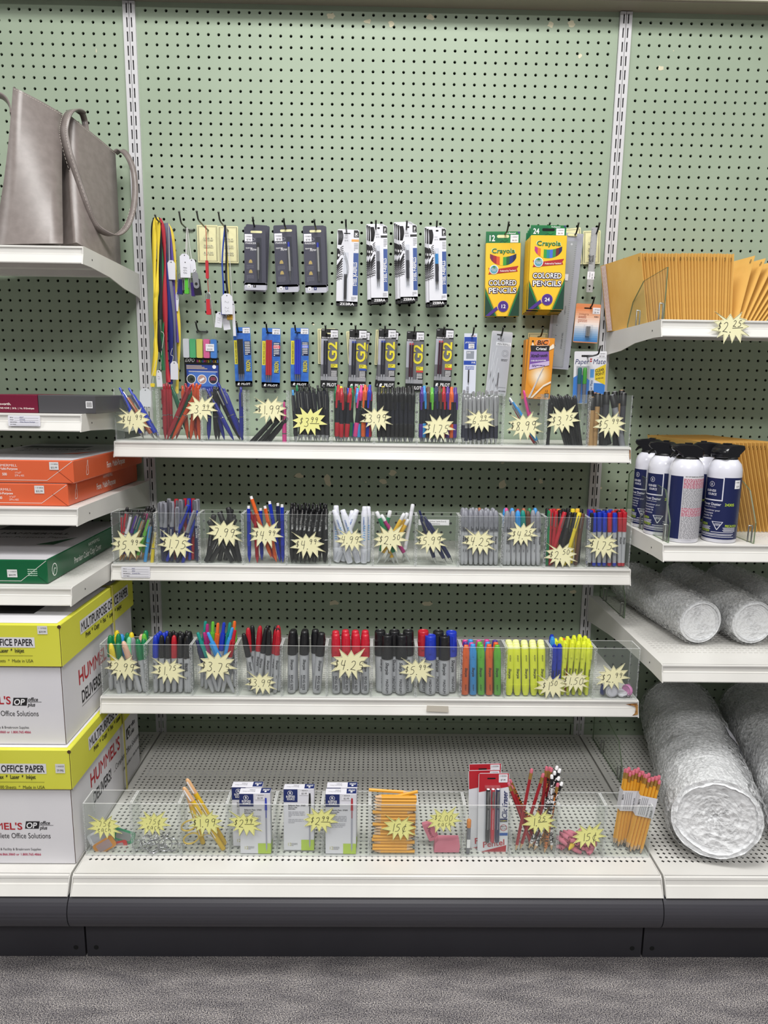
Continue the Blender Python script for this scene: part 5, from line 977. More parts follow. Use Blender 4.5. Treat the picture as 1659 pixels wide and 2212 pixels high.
for k, (px, py, Y, R, a, b) in enumerate(((298, 1842, -.532, .010, 1.2, .2), (316, 1836, -.525, .012, .9, .6), (330, 1832, -.530, .013, .5, .1), (345, 1839, -.515, .011, 1.2, .9), (358, 1838, -.536, .014, 1.45, .1), (371, 1830, -.536, .0145, 1.5, -.1), (333, 1841, -.537, .011, .3, .3), (318, 1822, -.512, .009, 1.0, 1.2))):
    p = atY(px, py, Y); p.z = max(p.z, Zd+R*abs(math.sin(a))+.002); t = thing('key_ring', 'shiny metal key ring with swivel clasp tangled in the second deck bin', 'key ring', T(*p) @ RZ(b) @ RX(a), 'metal key rings in the second deck bin')
    mb = MB(); mb.tube(ringpts(R), .0010, SIL, 6, closed=True); mb.tube([(x, y, z+.0018) for x, y, z in ringpts(R)], .0009, SIL, 6, closed=True); mb.obj('split_ring', t)
    mb = MB(); mb.tube([(R*.9+.004*i, 0, (.0015 if i % 2 else -.001)) for i in range(4)], .0016, SIL, 6); mb.lathe([(.002, 0), (.0026, .003), (.002, .006)], SIL, 8, T(R*.9+.012, 0, 0) @ RY(PI/2)); mb.obj('clasp', t)
# yellow pens and a pair of loops
YEL = mat('#e2b92c', .35); PEA = mat('#dcae7e', .4)
for k, (xt, yt, xb, v) in enumerate(((380, 1716, 440, .8), (396, 1700, 484, .25), (403, 1682, 488, .75))):
    b, tp = ends(xt, yt, xb, v, None, .0055, 2); t = thing('yellow_pen', 'yellow pen with a peach end, %s of three from left, third bin, base deck' % ORD[k], 'pen', tri(b, tp), 'yellow pens in the third deck bin'); L = (tp-b).length
    mb = MB(); mb.lathe([(.004, 0), (.0055, .002), (.0056, L*.78)], YEL, 12, sy=.7); mb.rect(-.001, L*.2, .001, L*.7, WHT, -.0041); mb.obj('barrel', t); mb = MB(); mb.lathe([(.0054, L*.78), (.005, L*.96), (.0035, L*.99), (.0015, L)], PEA, 12, sy=.7); mb.obj('cap', t)
    if k: mb = MB(); mb.box(-.0012, -.006, L*.8, .0012, -.0045, L*.97, WHT); mb.obj('clip', t)
t = thing('safety_scissors', 'yellow handled scissors lying low in the third deck bin', 'scissors')
HY = mat('#e6c65a', .3, trans=(.85, '#f0dc90'))
for k, (px, py, rw, rh) in enumerate(((409, 1782, .0165, .0115), (413, 1811, .0165, .012))):
    p = atY(px, py, -.535); mb = MB(); mb.tube([(p.x+rw*math.cos(2*PI*i/20), -.537+.002*k, p.z+rh*math.sin(2*PI*i/20)+.3*rw*math.cos(2*PI*i/20)) for i in range(20)], .0018, HY, 8, closed=True); mb.tube([(p.x+rw*.95, -.537+.002*k, p.z+.005), (p.x+.04, -.537+.002*k, p.z+(-.006 if k == 0 else .012))], .0017, HY, 8); mb.obj('handle', t)
p = atY(447, 1800, -.535); mb = MB(); mb.prism([(p.x-.005, p.z-.004), (p.x+.012, p.z-.012), (p.x+.013, p.z-.009), (p.x-.003, p.z+.004)], -.5365, -.5355, SIL); mb.obj('blade', t)
# boxes of ballpoint pens
BXW = mat('#dfdee6', .5); BNV = mat('#1b2a66', .45); BGR = mat('#b4cf4a', .5)
def penbox(label, pxl, Y, col, num, lean=0, px0=True, dz=0):
    W, H, Dp = .0655, .1415, .0195; a = atY(pxl, 1846, Y); t = thing('pen_box', label, 'pen box', T(a.x, Y, Zd+dz) @ RX(-lean), 'boxes of ballpoint pens on the base deck'); c = cmat(col)
    mb = MB(); mb.cbox(0, 0, 0, W, Dp, H, BXW, .0006); e = -.0004
    mb.rect(0.0003, H*.785, W*.46, H*.99, BNV, e); mb.ring([(W*.22+.0052*x, H*.93+.0052*z) for x, z in circ(18)], .0008, WHT, e*2); mb.text('B', W*.22, H*.914, .0055, WHT, e*2, 1, 'c'); mb.text('BUSINESS', W*.085, H*.858, .0048, WHT, e*2, 1, 'l', 0, 1, None, 0, W*.29); mb.text('SOURCE', W*.115, H*.818, .0048, WHT, e*2, 1, 'l', 0, 1, None, 0, W*.25)
    mb.text('Ballpoint Pens  ' + num, W*.16, H*.72, .0034, INK, e, 1, 'l', 0, 1, None, 0, W*.56); mb.text('Plume à bille'.replace('à', 'a'), W*.16, H*.69, .003, INK, e, 1, 'l', 0, .9); mb.text('Boligrafos', W*.16, H*.664, .003, INK, e, 1, 'l', 0, .9)
    mb.small(W*.16, H*.54, W*.7, H*.64, 4, mat('#a9a8b2', .6), e); mb.small(W*.16, H*.44, W*.66, H*.52, 3, mat('#b3b2bb', .6), e)
    mb.rect(W*.58, .0004, W*.9995, H*.175, BGR, e); mb.text('12', W*.12, H*.075, .0075, mat('#b7b25a', .5), e, 0, 'l', 0, .9); mb.small(W*.26, H*.07, W*.46, H*.125, 3, GREYP, e)
    mb.prism([(W*.86, H*.045), (W*.875, H*.09), (W*.845, H*.09)][::-1], e*1.6, e*1.5, SMK); mb.face([(W*.86, H*.04), (W*.885, H*.1), (W*.885, H*.73), (W*.835, H*.73), (W*.835, H*.1)], e*1.8, mat('#a6a6b4', .4)); mb.rect(W*.85, H*.6, W*.873, H*.72, c, e*2.2); mb.face([(W*.82, H*.725), (W*.9, H*.725), (W*.885, H*.93), (W*.835, H*.93)], e*2.2, c)
    M = T(0, 0, H+.0004) @ RX(-PI/2); mb.rect(W*.68, .0006, W*.995, Dp-.0006, BNV, 0, M); mb.text('BUSINESS', W*.96, Dp*.75, .003, WHT, -.0003, 1, 'l', 0, 1, M, PI, W*.22); mb.text('SOURCE', W*.94, Dp*.6, .003, WHT, -.0003, 1, 'l', 0, 1, M, PI, W*.2); mb.disc(W*.84, Dp*.3, .0024, WHT, -.0003, M); mb.text(num, W*.5, Dp*.7, .0036, GREYP, -.0003, 0, 'l', 0, 1, M, PI); mb.text('Ballpoint Pens', W*.5, Dp*.4, .003, GREYP, -.0003, 0, 'l', 0, 1, M, PI, W*.4)
    mb.rect(Dp*0, H*.01, Dp, H*.17, BGR, 0, T(W+.0004, 0, 0) @ RZ(PI/2)); mb.obj('carton', t)
    if px0: mb = MB(); mb.rect(W*.52, H*.9, W*.82, H*.995, PAPER, e*2); mb.text('1 060423', W*.54, H*.965, .0028, INK, e*3, 0, 'l', 0, 1, None, 0, W*.26); mb.text('$2.99', W*.59, H*.915, .0038, INK, e*3, 0, 'l', 0, 1, None, 0, W*.18); mb.obj('price_sticker', t)
penbox('pen box showing a blue pen, front of two, fourth bin, base deck', 519.5, -.5437, 'blue', '37602'); penbox('pen box with a navy square half hidden, rear of two, fourth bin, base deck', 504, -.5195, 'blue', '37602', 0, False, 0)
penbox('pen box showing a black pen, alone in the fifth bin, base deck', 613, -.5325, 'black', '37603', .05); penbox('pen box showing a red pen, front of two, sixth bin, base deck', 703, -.5437, 'red', '37604'); penbox('pen box with red pen hidden, rear of two, sixth bin, base deck', 706, -.5195, 'red', '37604', 0, False)
# pencils
WOOD = mat('#d9b58c', .7); LEAD_ = mat('#3a3a3e', .5); FER = mat('#d0a45c', .3, .8); PNK = mat('#c9697a', .7)
def printmat(name, a, b, sc, st, thr):
    m = bpy.data.materials.new(name); m.use_nodes = True; nt = m.node_tree; bs = nt.nodes['Principled BSDF']; L = nt.links.new; N = nt.nodes.new
    tc = N('ShaderNodeTexCoord'); mp = N('ShaderNodeMapping'); mp.inputs['Scale'].default_value = st; n = N('ShaderNodeTexNoise'); n.inputs['Scale'].default_value = sc; n.inputs['Detail'].default_value = 1
    r = N('ShaderNodeValToRGB'); r.color_ramp.interpolation = 'CONSTANT'; r.color_ramp.elements[0].color = (*lin(a), 1); r.color_ramp.elements[1].color = (*lin(b), 1); r.color_ramp.elements[1].position = thr
    L(tc.outputs['Object'], mp.inputs[0]); L(mp.outputs[0], n.inputs[0]); L(n.outputs[0], r.inputs[0]); L(r.outputs[0], bs.inputs['Base Color']); bs.inputs['Roughness'].default_value = .3; return m
ZEB = printmat('zebra_print', '#141416', '#e4e4e6', 180, (1, 1, 1.6), .5); LEO = printmat('leopard_print', '#c98a3e', '#1c1714', 260, (1, 1, 1), .56); TIG = printmat('tiger_print', '#d07a3a', '#1a1512', 170, (1, 1, 2.4), .53); CRIM = mat('#a3222c', .3); PYEL = noisy('pencil_yellow', '#e3a233', '#e8ab3d', 8, .35, 2); BLKP = mat('#1b1b1e', .35)
def pencilmesh(body, er, fer, L=.188, r=.0036):
    b = MB(); b.lathe([(r, .018), (r, L-.022 if fer else L)], body, 6, sm=False); t = MB(); t.lathe([(.0011, .005), (r*.97, .018)], WOOD, 8); g = MB(); g.lathe([(.0003, 0), (.0011, .005)], LEAD_, 8); o = [('barrel', b.mesh('barrel'), None), ('sharpened_tip', t.mesh('sharpened_tip'), None), ('lead', g.mesh('lead'), 'sharpened_tip')]
    if fer: f = MB(); f.lathe([(r*1.03, L-.022), (r*1.06, L-.019), (r*.98, L-.017), (r*1.06, L-.014), (r*1.02, L-.008)], fer, 10); e = MB(); e.lathe([(r*.96, L-.009), (r*.98, L-.002), (r*.7, L)], er, 10); o += [('ferrule', f.mesh('ferrule'), None), ('eraser', e.mesh('eraser'), 'ferrule')]
    return o
def inst(ps, t):
    d = {}
    for n, me, p in ps: d[n] = link(me, n, d[p] if p else t)
KP = {'plain red': pencilmesh(CRIM, PNK, FER), 'zebra striped': pencilmesh(ZEB, WHT, BLKP), 'leopard spotted': pencilmesh(LEO, WHT, BLKP), 'tiger striped': pencilmesh(TIG, PNK, FER)}
PL = (('plain red', 1149, 1661, 1113, .15), ('plain red', 1174, 1671, 1122, .3), ('plain red', 1181, 1656, 1160, .6), ('plain red', 1188, 1657, 1170, .85), ('plain red', 1098, 1690, 1150, .5), ('plain red', 1104, 1697, 1158, .7), ('tiger striped', 1101, 1684, 1165, .9), ('tiger striped', 1192, 1659, 1140, .75), ('tiger striped', 1207, 1692, 1176, .2),
      ('zebra striped', 1192, 1674, 1199, .2), ('zebra striped', 1204, 1655, 1150, .8), ('zebra striped', 1210, 1661, 1145, .5), ('zebra striped', 1217, 1666, 1160, .9), ('zebra striped', 1203, 1666, 1184, .6), ('zebra striped', 1208, 1678, 1140, .35), ('leopard spotted', 1216, 1678, 1164, .6), ('zebra striped', 1221, 1690, 1152, .2), ('leopard spotted', 1229, 1680, 1174, .45), ('leopard spotted', 1229, 1688, 1182, .8), ('zebra striped', 1206, 1710, 1190, .9))
cnt = {}
for k, xt, yt, xb, v in PL:
    b, tp = ends(xt, yt, xb, v, None, .0038, 9); b = tp-(tp-b).normalized()*max(.17, min(.205, (tp-b).length)); t = thing('wooden_pencil', '%s pencil with %s eraser, tenth bin, base deck' % (k, 'white' if k[0] in 'zl' else 'pink'), 'pencil', tri(b, tp, random.uniform(0, 1)) @ Matrix.Diagonal((1, 1, (tp-b).length/.188, 1)), k + ' pencils in the tenth deck bin'); inst(KP[k], t)
GP = pencilmesh(PYEL, None, None, .092, .0037)
for i in range(19):
    z = Zd+.0038+i*.0071; fl = i % 3 == 0 if i < 5 else i not in (5, 9, 13); x = binx(6)+.0045+random.uniform(0, .003); Y = Yd0+.0045+random.uniform(0, .002)
    M = T(x+.0925, Y, z) @ RY(-PI/2) if not fl else T(x, Y, z) @ RY(PI/2)
    t = thing('golf_pencil', 'short yellow pencil in the flat front stack of the seventh bin, base deck', 'pencil', M @ RZ(PI/6), 'short pencils stacked in the seventh deck bin'); inst(GP, t)
for i in range(14):
    z = Zd+.0038+(i+4.5)*.0071; t = thing('golf_pencil', 'short yellow pencil in the row behind the front stack, seventh bin, base deck', 'pencil', T(binx(6)+.0035+random.uniform(0, .003), Yd0+.0135, z) @ RY(PI/2) @ RZ(PI/6), 'short pencils stacked in the seventh deck bin'); inst(GP, t)
for a, b, Y, lb in (((797, 1706), (889, 1712), -.524, 'short yellow pencil lying crosswise on top, butt over the left bin wall'), ((893, 1712), (812, 1730), -.531, 'short yellow pencil sloping across the top of the stacked short pencils'), ((892, 1722), (806, 1726), -.517, 'short yellow pencil lying level on top of the pencil stack, point at left')):
    p, q = atY(*a, Y), atY(*b, Y); d = (q-p).normalized(); t = thing('golf_pencil', lb, 'pencil', tri(q, p), 'short pencils stacked in the seventh deck bin'); inst(GP, t)
# block erasers
PKE = noisy('pink_rubber', '#cf7488', '#d67f92', 30, .8, 3); EBK = mat('#8e3c50', .8)
def eraser(label, M, w, h, d, txt):
    t = thing('block_eraser', label, 'eraser', M, 'pink block erasers'); s = h*.32; mb = MB(); mb.prism([(0, 0), (w-s*.2, 0), (w, h*.5), (w-s*.25, h), (s, h), (s*.25, h*.75)], 0, d, PKE); mb.text(txt, w*.2, h*.32, h*.32, EBK, -.0003, 1, 'l', .2, 1, None, 0, w*.6); mb.obj('rubber', t)
p = atY(937, 1848, -.536); eraser('larger pink block eraser lying flat in the eighth bin, base deck', T(p.x, -.538, Zd+.0005), .056, .0285, .018, '')
p = atY(929, 1834, -.525); eraser('pink block eraser with printed face propped at a tilt, eighth bin, base deck', T(p.x, -.517, Zd+.010) @ RY(-PI/2-.42+PI) @ T(-.044, 0, 0), .044, .0215, .011, 'Pearl')
# carded eraser pens
def epack(label, tl, tr, bl, Y, full, lean):
    M, w, h = card(tl, tr, bl, Y); t = thing('eraser_pen_pack', label, 'eraser pen pack', M @ RX(lean), 'carded eraser pens in the ninth deck bin'); mb = MB(); RD = mat('#b8232f', .4); WC = mat('#e2e2e8', .45)
    o = [(x, z-h) for x, z in rrect(0, 0, w, h, .004)]; mb.prism(o, -.0004, 0, WC); mb.face([(.001, -.001), (w-.001, -.001), (w-.001, -h*.17), (.001, -h*.235)][::-1], -.0006, RD); mb.prism([(x+w*.42, z-h*.065) for x, z in rrect(-.009, -.0015, .009, .0015, .0014)], -.0009, -.0006, DARK)
    mb.text('Pentel', w*.17, -h*.93, h*.075, RD, -.0007, 1, 'l', .1, 1, None, .13, w*.74); mb.face([(.001, -h+.0012), (w-.004, -h+.0012), (w-.003, -h*.90), (.004, -h*.985)], -.0006, RD)
    if full: mb.text('Clic Eraser', w*.955, -h*.57, h*.062, BNV, -.0007, 1, 'l', .25, 1, None, PI/2, h*.34); mb.text('NON-ABRASIVE', w*.9, -h*.37, h*.014, INK, -.0007, 0, 'l', 0, 1, None, PI/2); mb.rect(w*.72, -h*.61, w*.97, -h*.565, BNV, -.0007); mb.text('CLEAN', w*.74, -h*.6, h*.018, mat('#d9cf3a', .5), -.0009, 1); mb.ring([(w*.85+w*.105*x, -h*.68+w*.105*z) for x, z in circ(24)], .0011, RD, -.0008); mb.text('PRINT', w*.85, -h*.675, h*.016, INK, -.0008, 1, 'c'); mb.text('AND APPLY', w*.85, -h*.7, h*.012, INK, -.0008, 1, 'c'); mb.rect(w*.72, -h*.78, w*.99, -h*.745, mat('#2f5fae', .5), -.0007)
    mb.obj('backing_card', t); mb = MB(); mb.prism([(x, z) for x, z in rrect(w*.66, -h*.115, w*.95, -h*.015, .001)], -.001, -.0007, PAPER); mb.text('2 020304', w*.69, -h*.045, h*.02, INK, -.0012, 0, 'l', 0, 1, None, 0, w*.22); mb.text('$7.99', w*.72, -h*.095, h*.024, INK, -.0012, 0, 'l', 0, 1, None, 0, w*.16); mb.obj('price_sticker', t)
    for k, (c, u) in enumerate((('black', .31), ('crimson', .47), ('navy', .63)) if full else (('black', .62),)):
        c = cmat(c); X = w*u; e = MB(); e.lathe([(.0042, -h*.84), (.0046, -h*.83), (.0048, -h*.68), (.0044, -h*.675), (.0044, -h*.2), (.0036, -h*.185)], c, 12, T(X, -.005, 0)); q = e.obj('eraser_pen', t); e = MB(); e.lathe([(.0037, -h*.19), (.0034, -h*.182), (.001, -h*.18)], WHT, 10, T(X, -.005, 0)); e.obj('end_plug', q); e = MB(); e.prism([(X-.0022, -h*.2), (X-.0028, -h*.3), (X-.0018, -h*.4), (X+.0024, -h*.4), (X+.0012, -h*.3), (X+.0028, -h*.2)], -.0118, -.0095, STEEL); e.obj('clip', q); e = MB()
        for j in range(26): e.prism([(X-.0008, -h*(.435+j*.0095)), (X+.0008, -h*(.435+j*.0095)), (X, -h*(.43+j*.0095))], -.0097, -.0093, WHT)
        e.obj('grip_ridges', q)
    mb = MB(); mb.box(w*.2, -.0125, -h*.87, w*.70, -.0005, -h*.15, BLIS) if full else mb.box(w*.5, -.0115, -h*.87, w*.74, -.0005, -h*.15, BLIS); mb.obj('blister', t)
epack('eraser pen pack holding black, red and blue pens, front of the ninth bin, base deck', (1034, 1670), (1100, 1663), (1030, 1838), -.5215, 1, -.04); epack('eraser pen pack, second of three, showing a single black pen, ninth bin, base deck', (1012, 1664), (1082, 1656), (1012, 1830), -.509, 0, -.04); epack('eraser pen pack, rearmost of three with only its red top showing, ninth bin, base deck', (1013, 1650), (1083, 1646), (1013, 1822), -.5005, 0, -.03)
p = atY(1010, 1850, -.537); t = thing('refill_tube', 'slim clear tube with an orange cap at the left wall, ninth bin, base deck', 'refill tube', T(p.x, -.5385, Zd)); mb = MB(); mb.lathe([(.004, 0), (.0044, .001), (.0044, .062)], CLR, 12); mb.rect(-.0035, .015, .0035, .035, WHT, -.0046); mb.obj('tube', t); mb = MB(); mb.lathe([(.0047, .062), (.0048, .078), (.003, .08)], mat('#e08a3a', .4), 12); mb.obj('cap', t)
# cap erasers
def caper(m):
    mb = MB(); mb.lathe([(.0026, .001), (.0026, 0), (.0048, 0), (.0052, .009), (.005, .011)], m, 12); mb.add([(.005*c, .005*s, .011) for c, s in circ(12)]+[(.0042*c, .0011*s, .0225) for c, s in circ(12)], [(i, (i+1) % 12, 12+(i+1) % 12, 12+i) for i in range(12)]+[tuple(range(12, 24))], m, None, True); mb.lathe([(.0026, .001), (.0026, .010), (.0001, .0101)], EBK, 10); return mb.mesh('rubber_cap')
PC = caper(PKE); YC = caper(mat('#dfc23a', .7)); rnd = random.Random(5); k = 0
for lay, (n, zz) in enumerate(((9, .0058), (9, .0165), (8, .027), (5, .0375))):
    for i in range(n):
        x = binx(10)+.010+(i+.5)*(.072 if lay < 3 else .05)/n+(.004 if lay % 2 else 0); Y = Yd0+.009+rnd.uniform(0, .028) if lay else Yd0+.008+rnd.uniform(0, .02); yl = lay == 1 and i == 2
        M = T(x+.0, Yd0+.0075 if yl else Y, Zd+zz) @ RZ(rnd.uniform(-.9, .9) if not (lay == 0 and i in (6, 7)) else PI/2*0) @ (RX(PI/2) if (lay == 0 and i in (6, 7)) else RY(PI/2+rnd.uniform(-.3, .3) if rnd.random() < .5 else -PI/2+rnd.uniform(-.3, .3))) @ T(0, 0, -.011)
        tag(link(YC if yl else PC, 'cap_eraser', None, M), 'the only yellow cap eraser, lying among pink ones, eleventh bin, base deck' if yl else 'pink cap eraser in the heap of the eleventh bin, base deck', 'eraser', 'cap erasers in the eleventh deck bin')
# banded pencil packs
YP = pencilmesh(PYEL, PNK, FER)
def pack(label, xb, yb, xt, yt, Y, yaw, ncol):
    b = atY(xb, yb, Y); b.z = max(b.z, Zd+.004); tp = atY(xt, yt, Y+.004); d = (tp-b).normalized(); t = thing('pencil_pack', label, 'pencil pack', tri(b, tp, yaw) @ Matrix.Diagonal((1, 1, (tp-b).length/.188, 1)), 'paper banded packs of yellow pencils')
    for i in range(ncol):
        for j in range(2):
            x = (i-(ncol-1)/2)*.0073; r = bpy.data.objects.new('pencil', None); COL.objects.link(r); r.parent = t; r.matrix_local = T(x, -.0037+j*.0073, -.004*((i*2+j) % 3)); inst([(n, me, None) for n, me, p_ in YP], r)
    W = ncol*.00365+.0006; mb = MB(); o = [(-W, -.0082), (W, -.0082), (W, .0082), (-W, .0082)]; PB = mat('#d6d5da', .6); n = 4
    mb.add([(x, y, z) for z in (.088, .138) for x, y in o], [(i, (i+1) % 4, 4+(i+1) % 4, 4+i) for i in range(4)], PB); e = -.0085
    for s, q, h in (('YOUR', .112, .006), ('Wood Case Pencils', .1, .0035)): mb.text(s, W*.8 if s == 'YOUR' else W*.3, .09, h*.8, INK, e, 1, 'l', 0, 1, None, PI/2)
    for i in range(4): mb.rect(-W*.1-i*W*.2, .092, -W*.1-i*W*.2+.0012, .134, GREYP, e)
    mb.text('38273', -W*.85, .115, .004, INK, e, 1, 'l', 0, 1, None, PI/2); mb.obj('paper_band', t)
pack('banded pack of yellow pencils, nearer the erasers, twelfth bin, base deck', 1343, 1836, 1371, 1660, -.512, .1, 6); pack('banded pack of yellow pencils leaning out over the deck, twelfth bin', 1368, 1842, 1411, 1674, -.531, -.08, 5)
# badge reels on the third shelf
z3, y3 = BIN[2]
for k, (px, py, c, lb, Y, R) in enumerate(((1300, 1490, '#26306e', 'dark blue badge reel against the left wall', -.395, .012), (1320, 1496, '#c9cad2', 'clear round badge reel facing forward', -.405, .0145), (1342, 1500, '#d5d5dc', 'pale badge reel lying flat', -.400, .013), (1357, 1492, '#d88ac0', 'pink badge reel standing at the right', -.398, .013))):
    p = atY(px, py, Y); a = (0.5, 0, -1.35, 0)[k]; p.z = z3+BT+(.0045 if k == 2 else R+.001); t = thing('badge_reel', lb + ', twelfth bin, third pen shelf', 'badge reel', T(*p) @ RZ((.9, 0, 0, -1.0)[k]) @ RX(a if k == 2 else 0), 'badge reels in the last bin')
    mb = MB(); mb.lathe([(R*.96, 0), (R, .001), (R, .006), (R*.9, .007)], mat(c, .3), 24, RX(PI/2)); mb.ring([(R*.8*x, R*.8*z_) for x, z_ in circ(20)], .0007, GREYP, -.0075); mb.obj('reel_case', t)
    mb = MB(); mb.tube([(0, -.003, -R), (.002, -.004, -R-.001), (R*.9, -.004, -R*.9)], .0007, BLK, 6); mb.tube([(R*.9+.003*math.cos(2*PI*i/10), -.004, -R*.85+.003*math.sin(2*PI*i/10)) for i in range(10)], .0007, SIL, 6, closed=True); mb.obj('snap_strap', t)
    mb = MB(); mb.box(-.003, .0005, R*.5, .003, .0025, R*1.12, SIL); mb.obj('belt_clip', t)
# ------------------------------------------------------------------ hooks and the things hanging on the pegboard
HK = mat('#5c5f5a', .3, .85); HKD = mat('#2c2e2d', .3, .6)
def hook(tip, hang, row, label, dark=True):
    Zr = Z0-row*P; q = atY(hang[0], hang[1], 0); X = -.5715+P*(math.floor((q.x+.5715)/P)+.5); d = ray(*tip); t = (X-CX)/d.x if abs(d.x) > .02 else 0; tp = CAMP+d*t
    Yt = max(-.16, min(-.035, tp.y)) if abs(X) > .12 else -.075
    tp = atY(*tip, Yt); X = tp.x if abs(tp.x-X) < .02 else X; m = HKD if dark else HK; m = HKD if dark else HK
    t = thing('peg_hook', label, 'hook', I4, 'steel peg hooks'); Xc = -.5715+P*(math.floor((X+.5715)/P)+.5)
    mb = MB(); mb.tube([(Xc-P/2, .012, Zr+.001), (Xc-P/2, -.003, Zr), (Xc-P/2+.002, -.004, Zr), (Xc+P/2-.002, -.004, Zr), (Xc+P/2, -.003, Zr), (Xc+P/2, .012, Zr+.001)], .0019, m, 8); mb.obj('cross_bar', t)
    mb = MB(); mb.tube(spline([(Xc, -.004, Zr), (Xc, -.012, Zr-.001), (X, Yt*.45-.008, Zr-.001), (X, Yt+.016, Zr+.001), (X, Yt+.006, (Zr+tp.z)/2), (X, Yt, tp.z)], 4), .0021, m, 8); mb.obj('prong', t)
    mb = MB(); mb.lathe([(.001, -.0025), (.0027, -.001), (.0027, .001), (.001, .0025)], HK, 8, T(X, Yt, tp.z)); mb.obj('tip_bead', t)
HL = [((335, 465), (365, 494), 20, 'under the bundle of lanyards'), ((387, 458), (405, 495), 20, 'carrying the tagged USB drives'), ((425, 457), (450, 497), 20, 'carrying the single red USB drive'), ((472, 459), (488, 494), 20, 'carrying the blue and black corded tags'),
 ((546, 470), (554, 494), 20, 'of the first dark refill pack stack'), ((613, 473), (620, 494), 20, 'of the middle dark refill pack'), ((679, 475), (684, 496), 20, 'of the dark refill pack nearest the striped packs'),
 ((747, 475), (750, 500), 20, 'of the single striped pack'), ((812, 477), (812, 498), 20, 'of the second striped pack stack'), ((879, 478), (879, 495), 20, 'of the third striped pack stack'), ((944, 478), (942, 498), 20, 'of the fourth striped pack stack'),
 ((1099, 480), (1089, 507), 20, 'of the small coloured pencil box'), ((1188, 482), (1180, 493), 20, 'of the large coloured pencil boxes'), ((1250, 482), (1237, 506), 20, 'of the sleeved long ruler'), ((1295, 482), (1282, 503), 20, 'of the short steel ruler'),
 ((423, 696), (438, 717), 30, 'of the chunky marker pack'), ((511, 698), (519, 717), 30, 'of the black refill pack on a blue card'), ((575, 700), (582, 718), 30, 'of the red refill pack on a blue card'), ((637, 703), (645, 718), 30, 'of the blue refill pack on a blue card'),
 ((703, 704), (706, 719), 30, 'of the black and gold tipped refill card'), ((768, 704), (769, 717), 30, 'of the first blue tipped refill card'), ((832, 705), (832, 717), 30, 'of the second blue tipped refill card'), ((896, 706), (895, 720), 30, 'of the lower red tipped refill card'), ((960, 707), (957, 717), 30, 'of the upper red tipped refill card'),
 ((1024, 708), (1017, 723), 30, 'of the narrow white and blue refill bag'), ((1087, 708), (1078, 723), 30, 'of the grey refill bag'), ((1173, 709), (1163, 727), 30, 'of the orange pen boxes'), ((1284, 642), (1270, 662), 27, 'of the orange and blue sharpener card'), ((1297, 748), (1268, 769), 32, 'of the pencil card beside the upright')]
for tip, hang, rw, lb in HL: hook(tip, hang, rw, 'steel peg hook ' + lb, not (rw == 20 and tip[0] < 500))
class CD:                                   # a hanging card: unit coordinates u across, v down
    def __init__(s, name, label, cat, group, tl, tr, bl, Y, lean=0):
        s.M, s.w, s.h = card(tl, tr, bl, Y); s.t = thing('hanging_' + name, label, cat, s.M @ RX(lean), group); s.b = None
    def new(s): s.b = MB(); return s
    def R(s, u0, v0, u1, v1, m, y=-.00075): s.b.rect(u0*s.w, -v1*s.h, u1*s.w, -v0*s.h, m, y); return s
    def F(s, pts, m, y=-.00078): s.b.face([(u*s.w, -v*s.h) for u, v in pts], y, m); return s
    def base(s, m, r=.003, th=.0006, v0=0, v1=1, u0=0, u1=1, y=0): s.b.prism([(x, z) for x, z in rrect(u0*s.w, -v1*s.h, u1*s.w, -v0*s.h, r)], -th+y, y, m); return s
    def Tx(s, t, u, v, h, m, y=-.0009, bold=1, al='l', w=None, rot=0, sh=0, sx=1): s.b.text(t, u*s.w, -v*s.h, h*s.h, m, y, bold, al, sh, sx, None, rot, None if w is None else (w*s.h if abs(rot) > .5 else w*s.w)); return s
    def L(s, pts, wd, m, y=-.0009): s.b.line([(u*s.w, -v*s.h) for u, v in pts], wd, m, y); return s
    def S(s, u0, v0, u1, v1, n, m, y=-.0009): s.b.small(u0*s.w, -v1*s.h, u1*s.w, -v0*s.h, n, m, y); return s
    def O(s, u, v, r, m, y=-.0009, n=20): s.b.disc(u*s.w, -v*s.h, r*s.w, m, y, None, n); return s
    def end(s, n): s.b.obj(n, s.t); return s
    def sticker(s, u0, v0, u1, v1, a, b): s.new().R(u0, v0, u1, v1, PAPER, -.0013).Tx(a, u0+.08*(u1-u0), v0+(v1-v0)*.42, (v1-v0)*.2, INK, -.0016, 0, 'l', (u1-u0)*.84).Tx(b, u0+.25*(u1-u0), v1-(v1-v0)*.12, (v1-v0)*.26, INK, -.0016, 0, 'l', (u1-u0)*.6).end('price_sticker'); return s
def tubes(s, us, v0, v1, r, col, top=None, tv=.1, tipv=.06, y=-.006, tipm=None):   # refills lying behind a blister
    for u in us:
        q = MB(); X = u*s.w; z0, z1 = -v1*s.h, -v0*s.h; q.lathe([(r*.25, z0), (r*.35, z0+tipv*s.h*.5), (r*.75, z0+tipv*s.h)], tipm or STEEL, 8, T(X, y, 0)); q.lathe([(r, z0+tipv*s.h), (r, z1-tv*s.h)], col, 10, T(X, y, 0)); q.lathe([(r*.95, z1-tv*s.h), (r*.95, z1)], top or col, 10, T(X, y, 0)); q.obj('refill', s.t)
SLATE = mat('#41414f', .5); GOLD = mat('#b09a5e', .5); PYE = mat('#e7e3ae', .6); LGR = mat('#b9b9c4', .5)
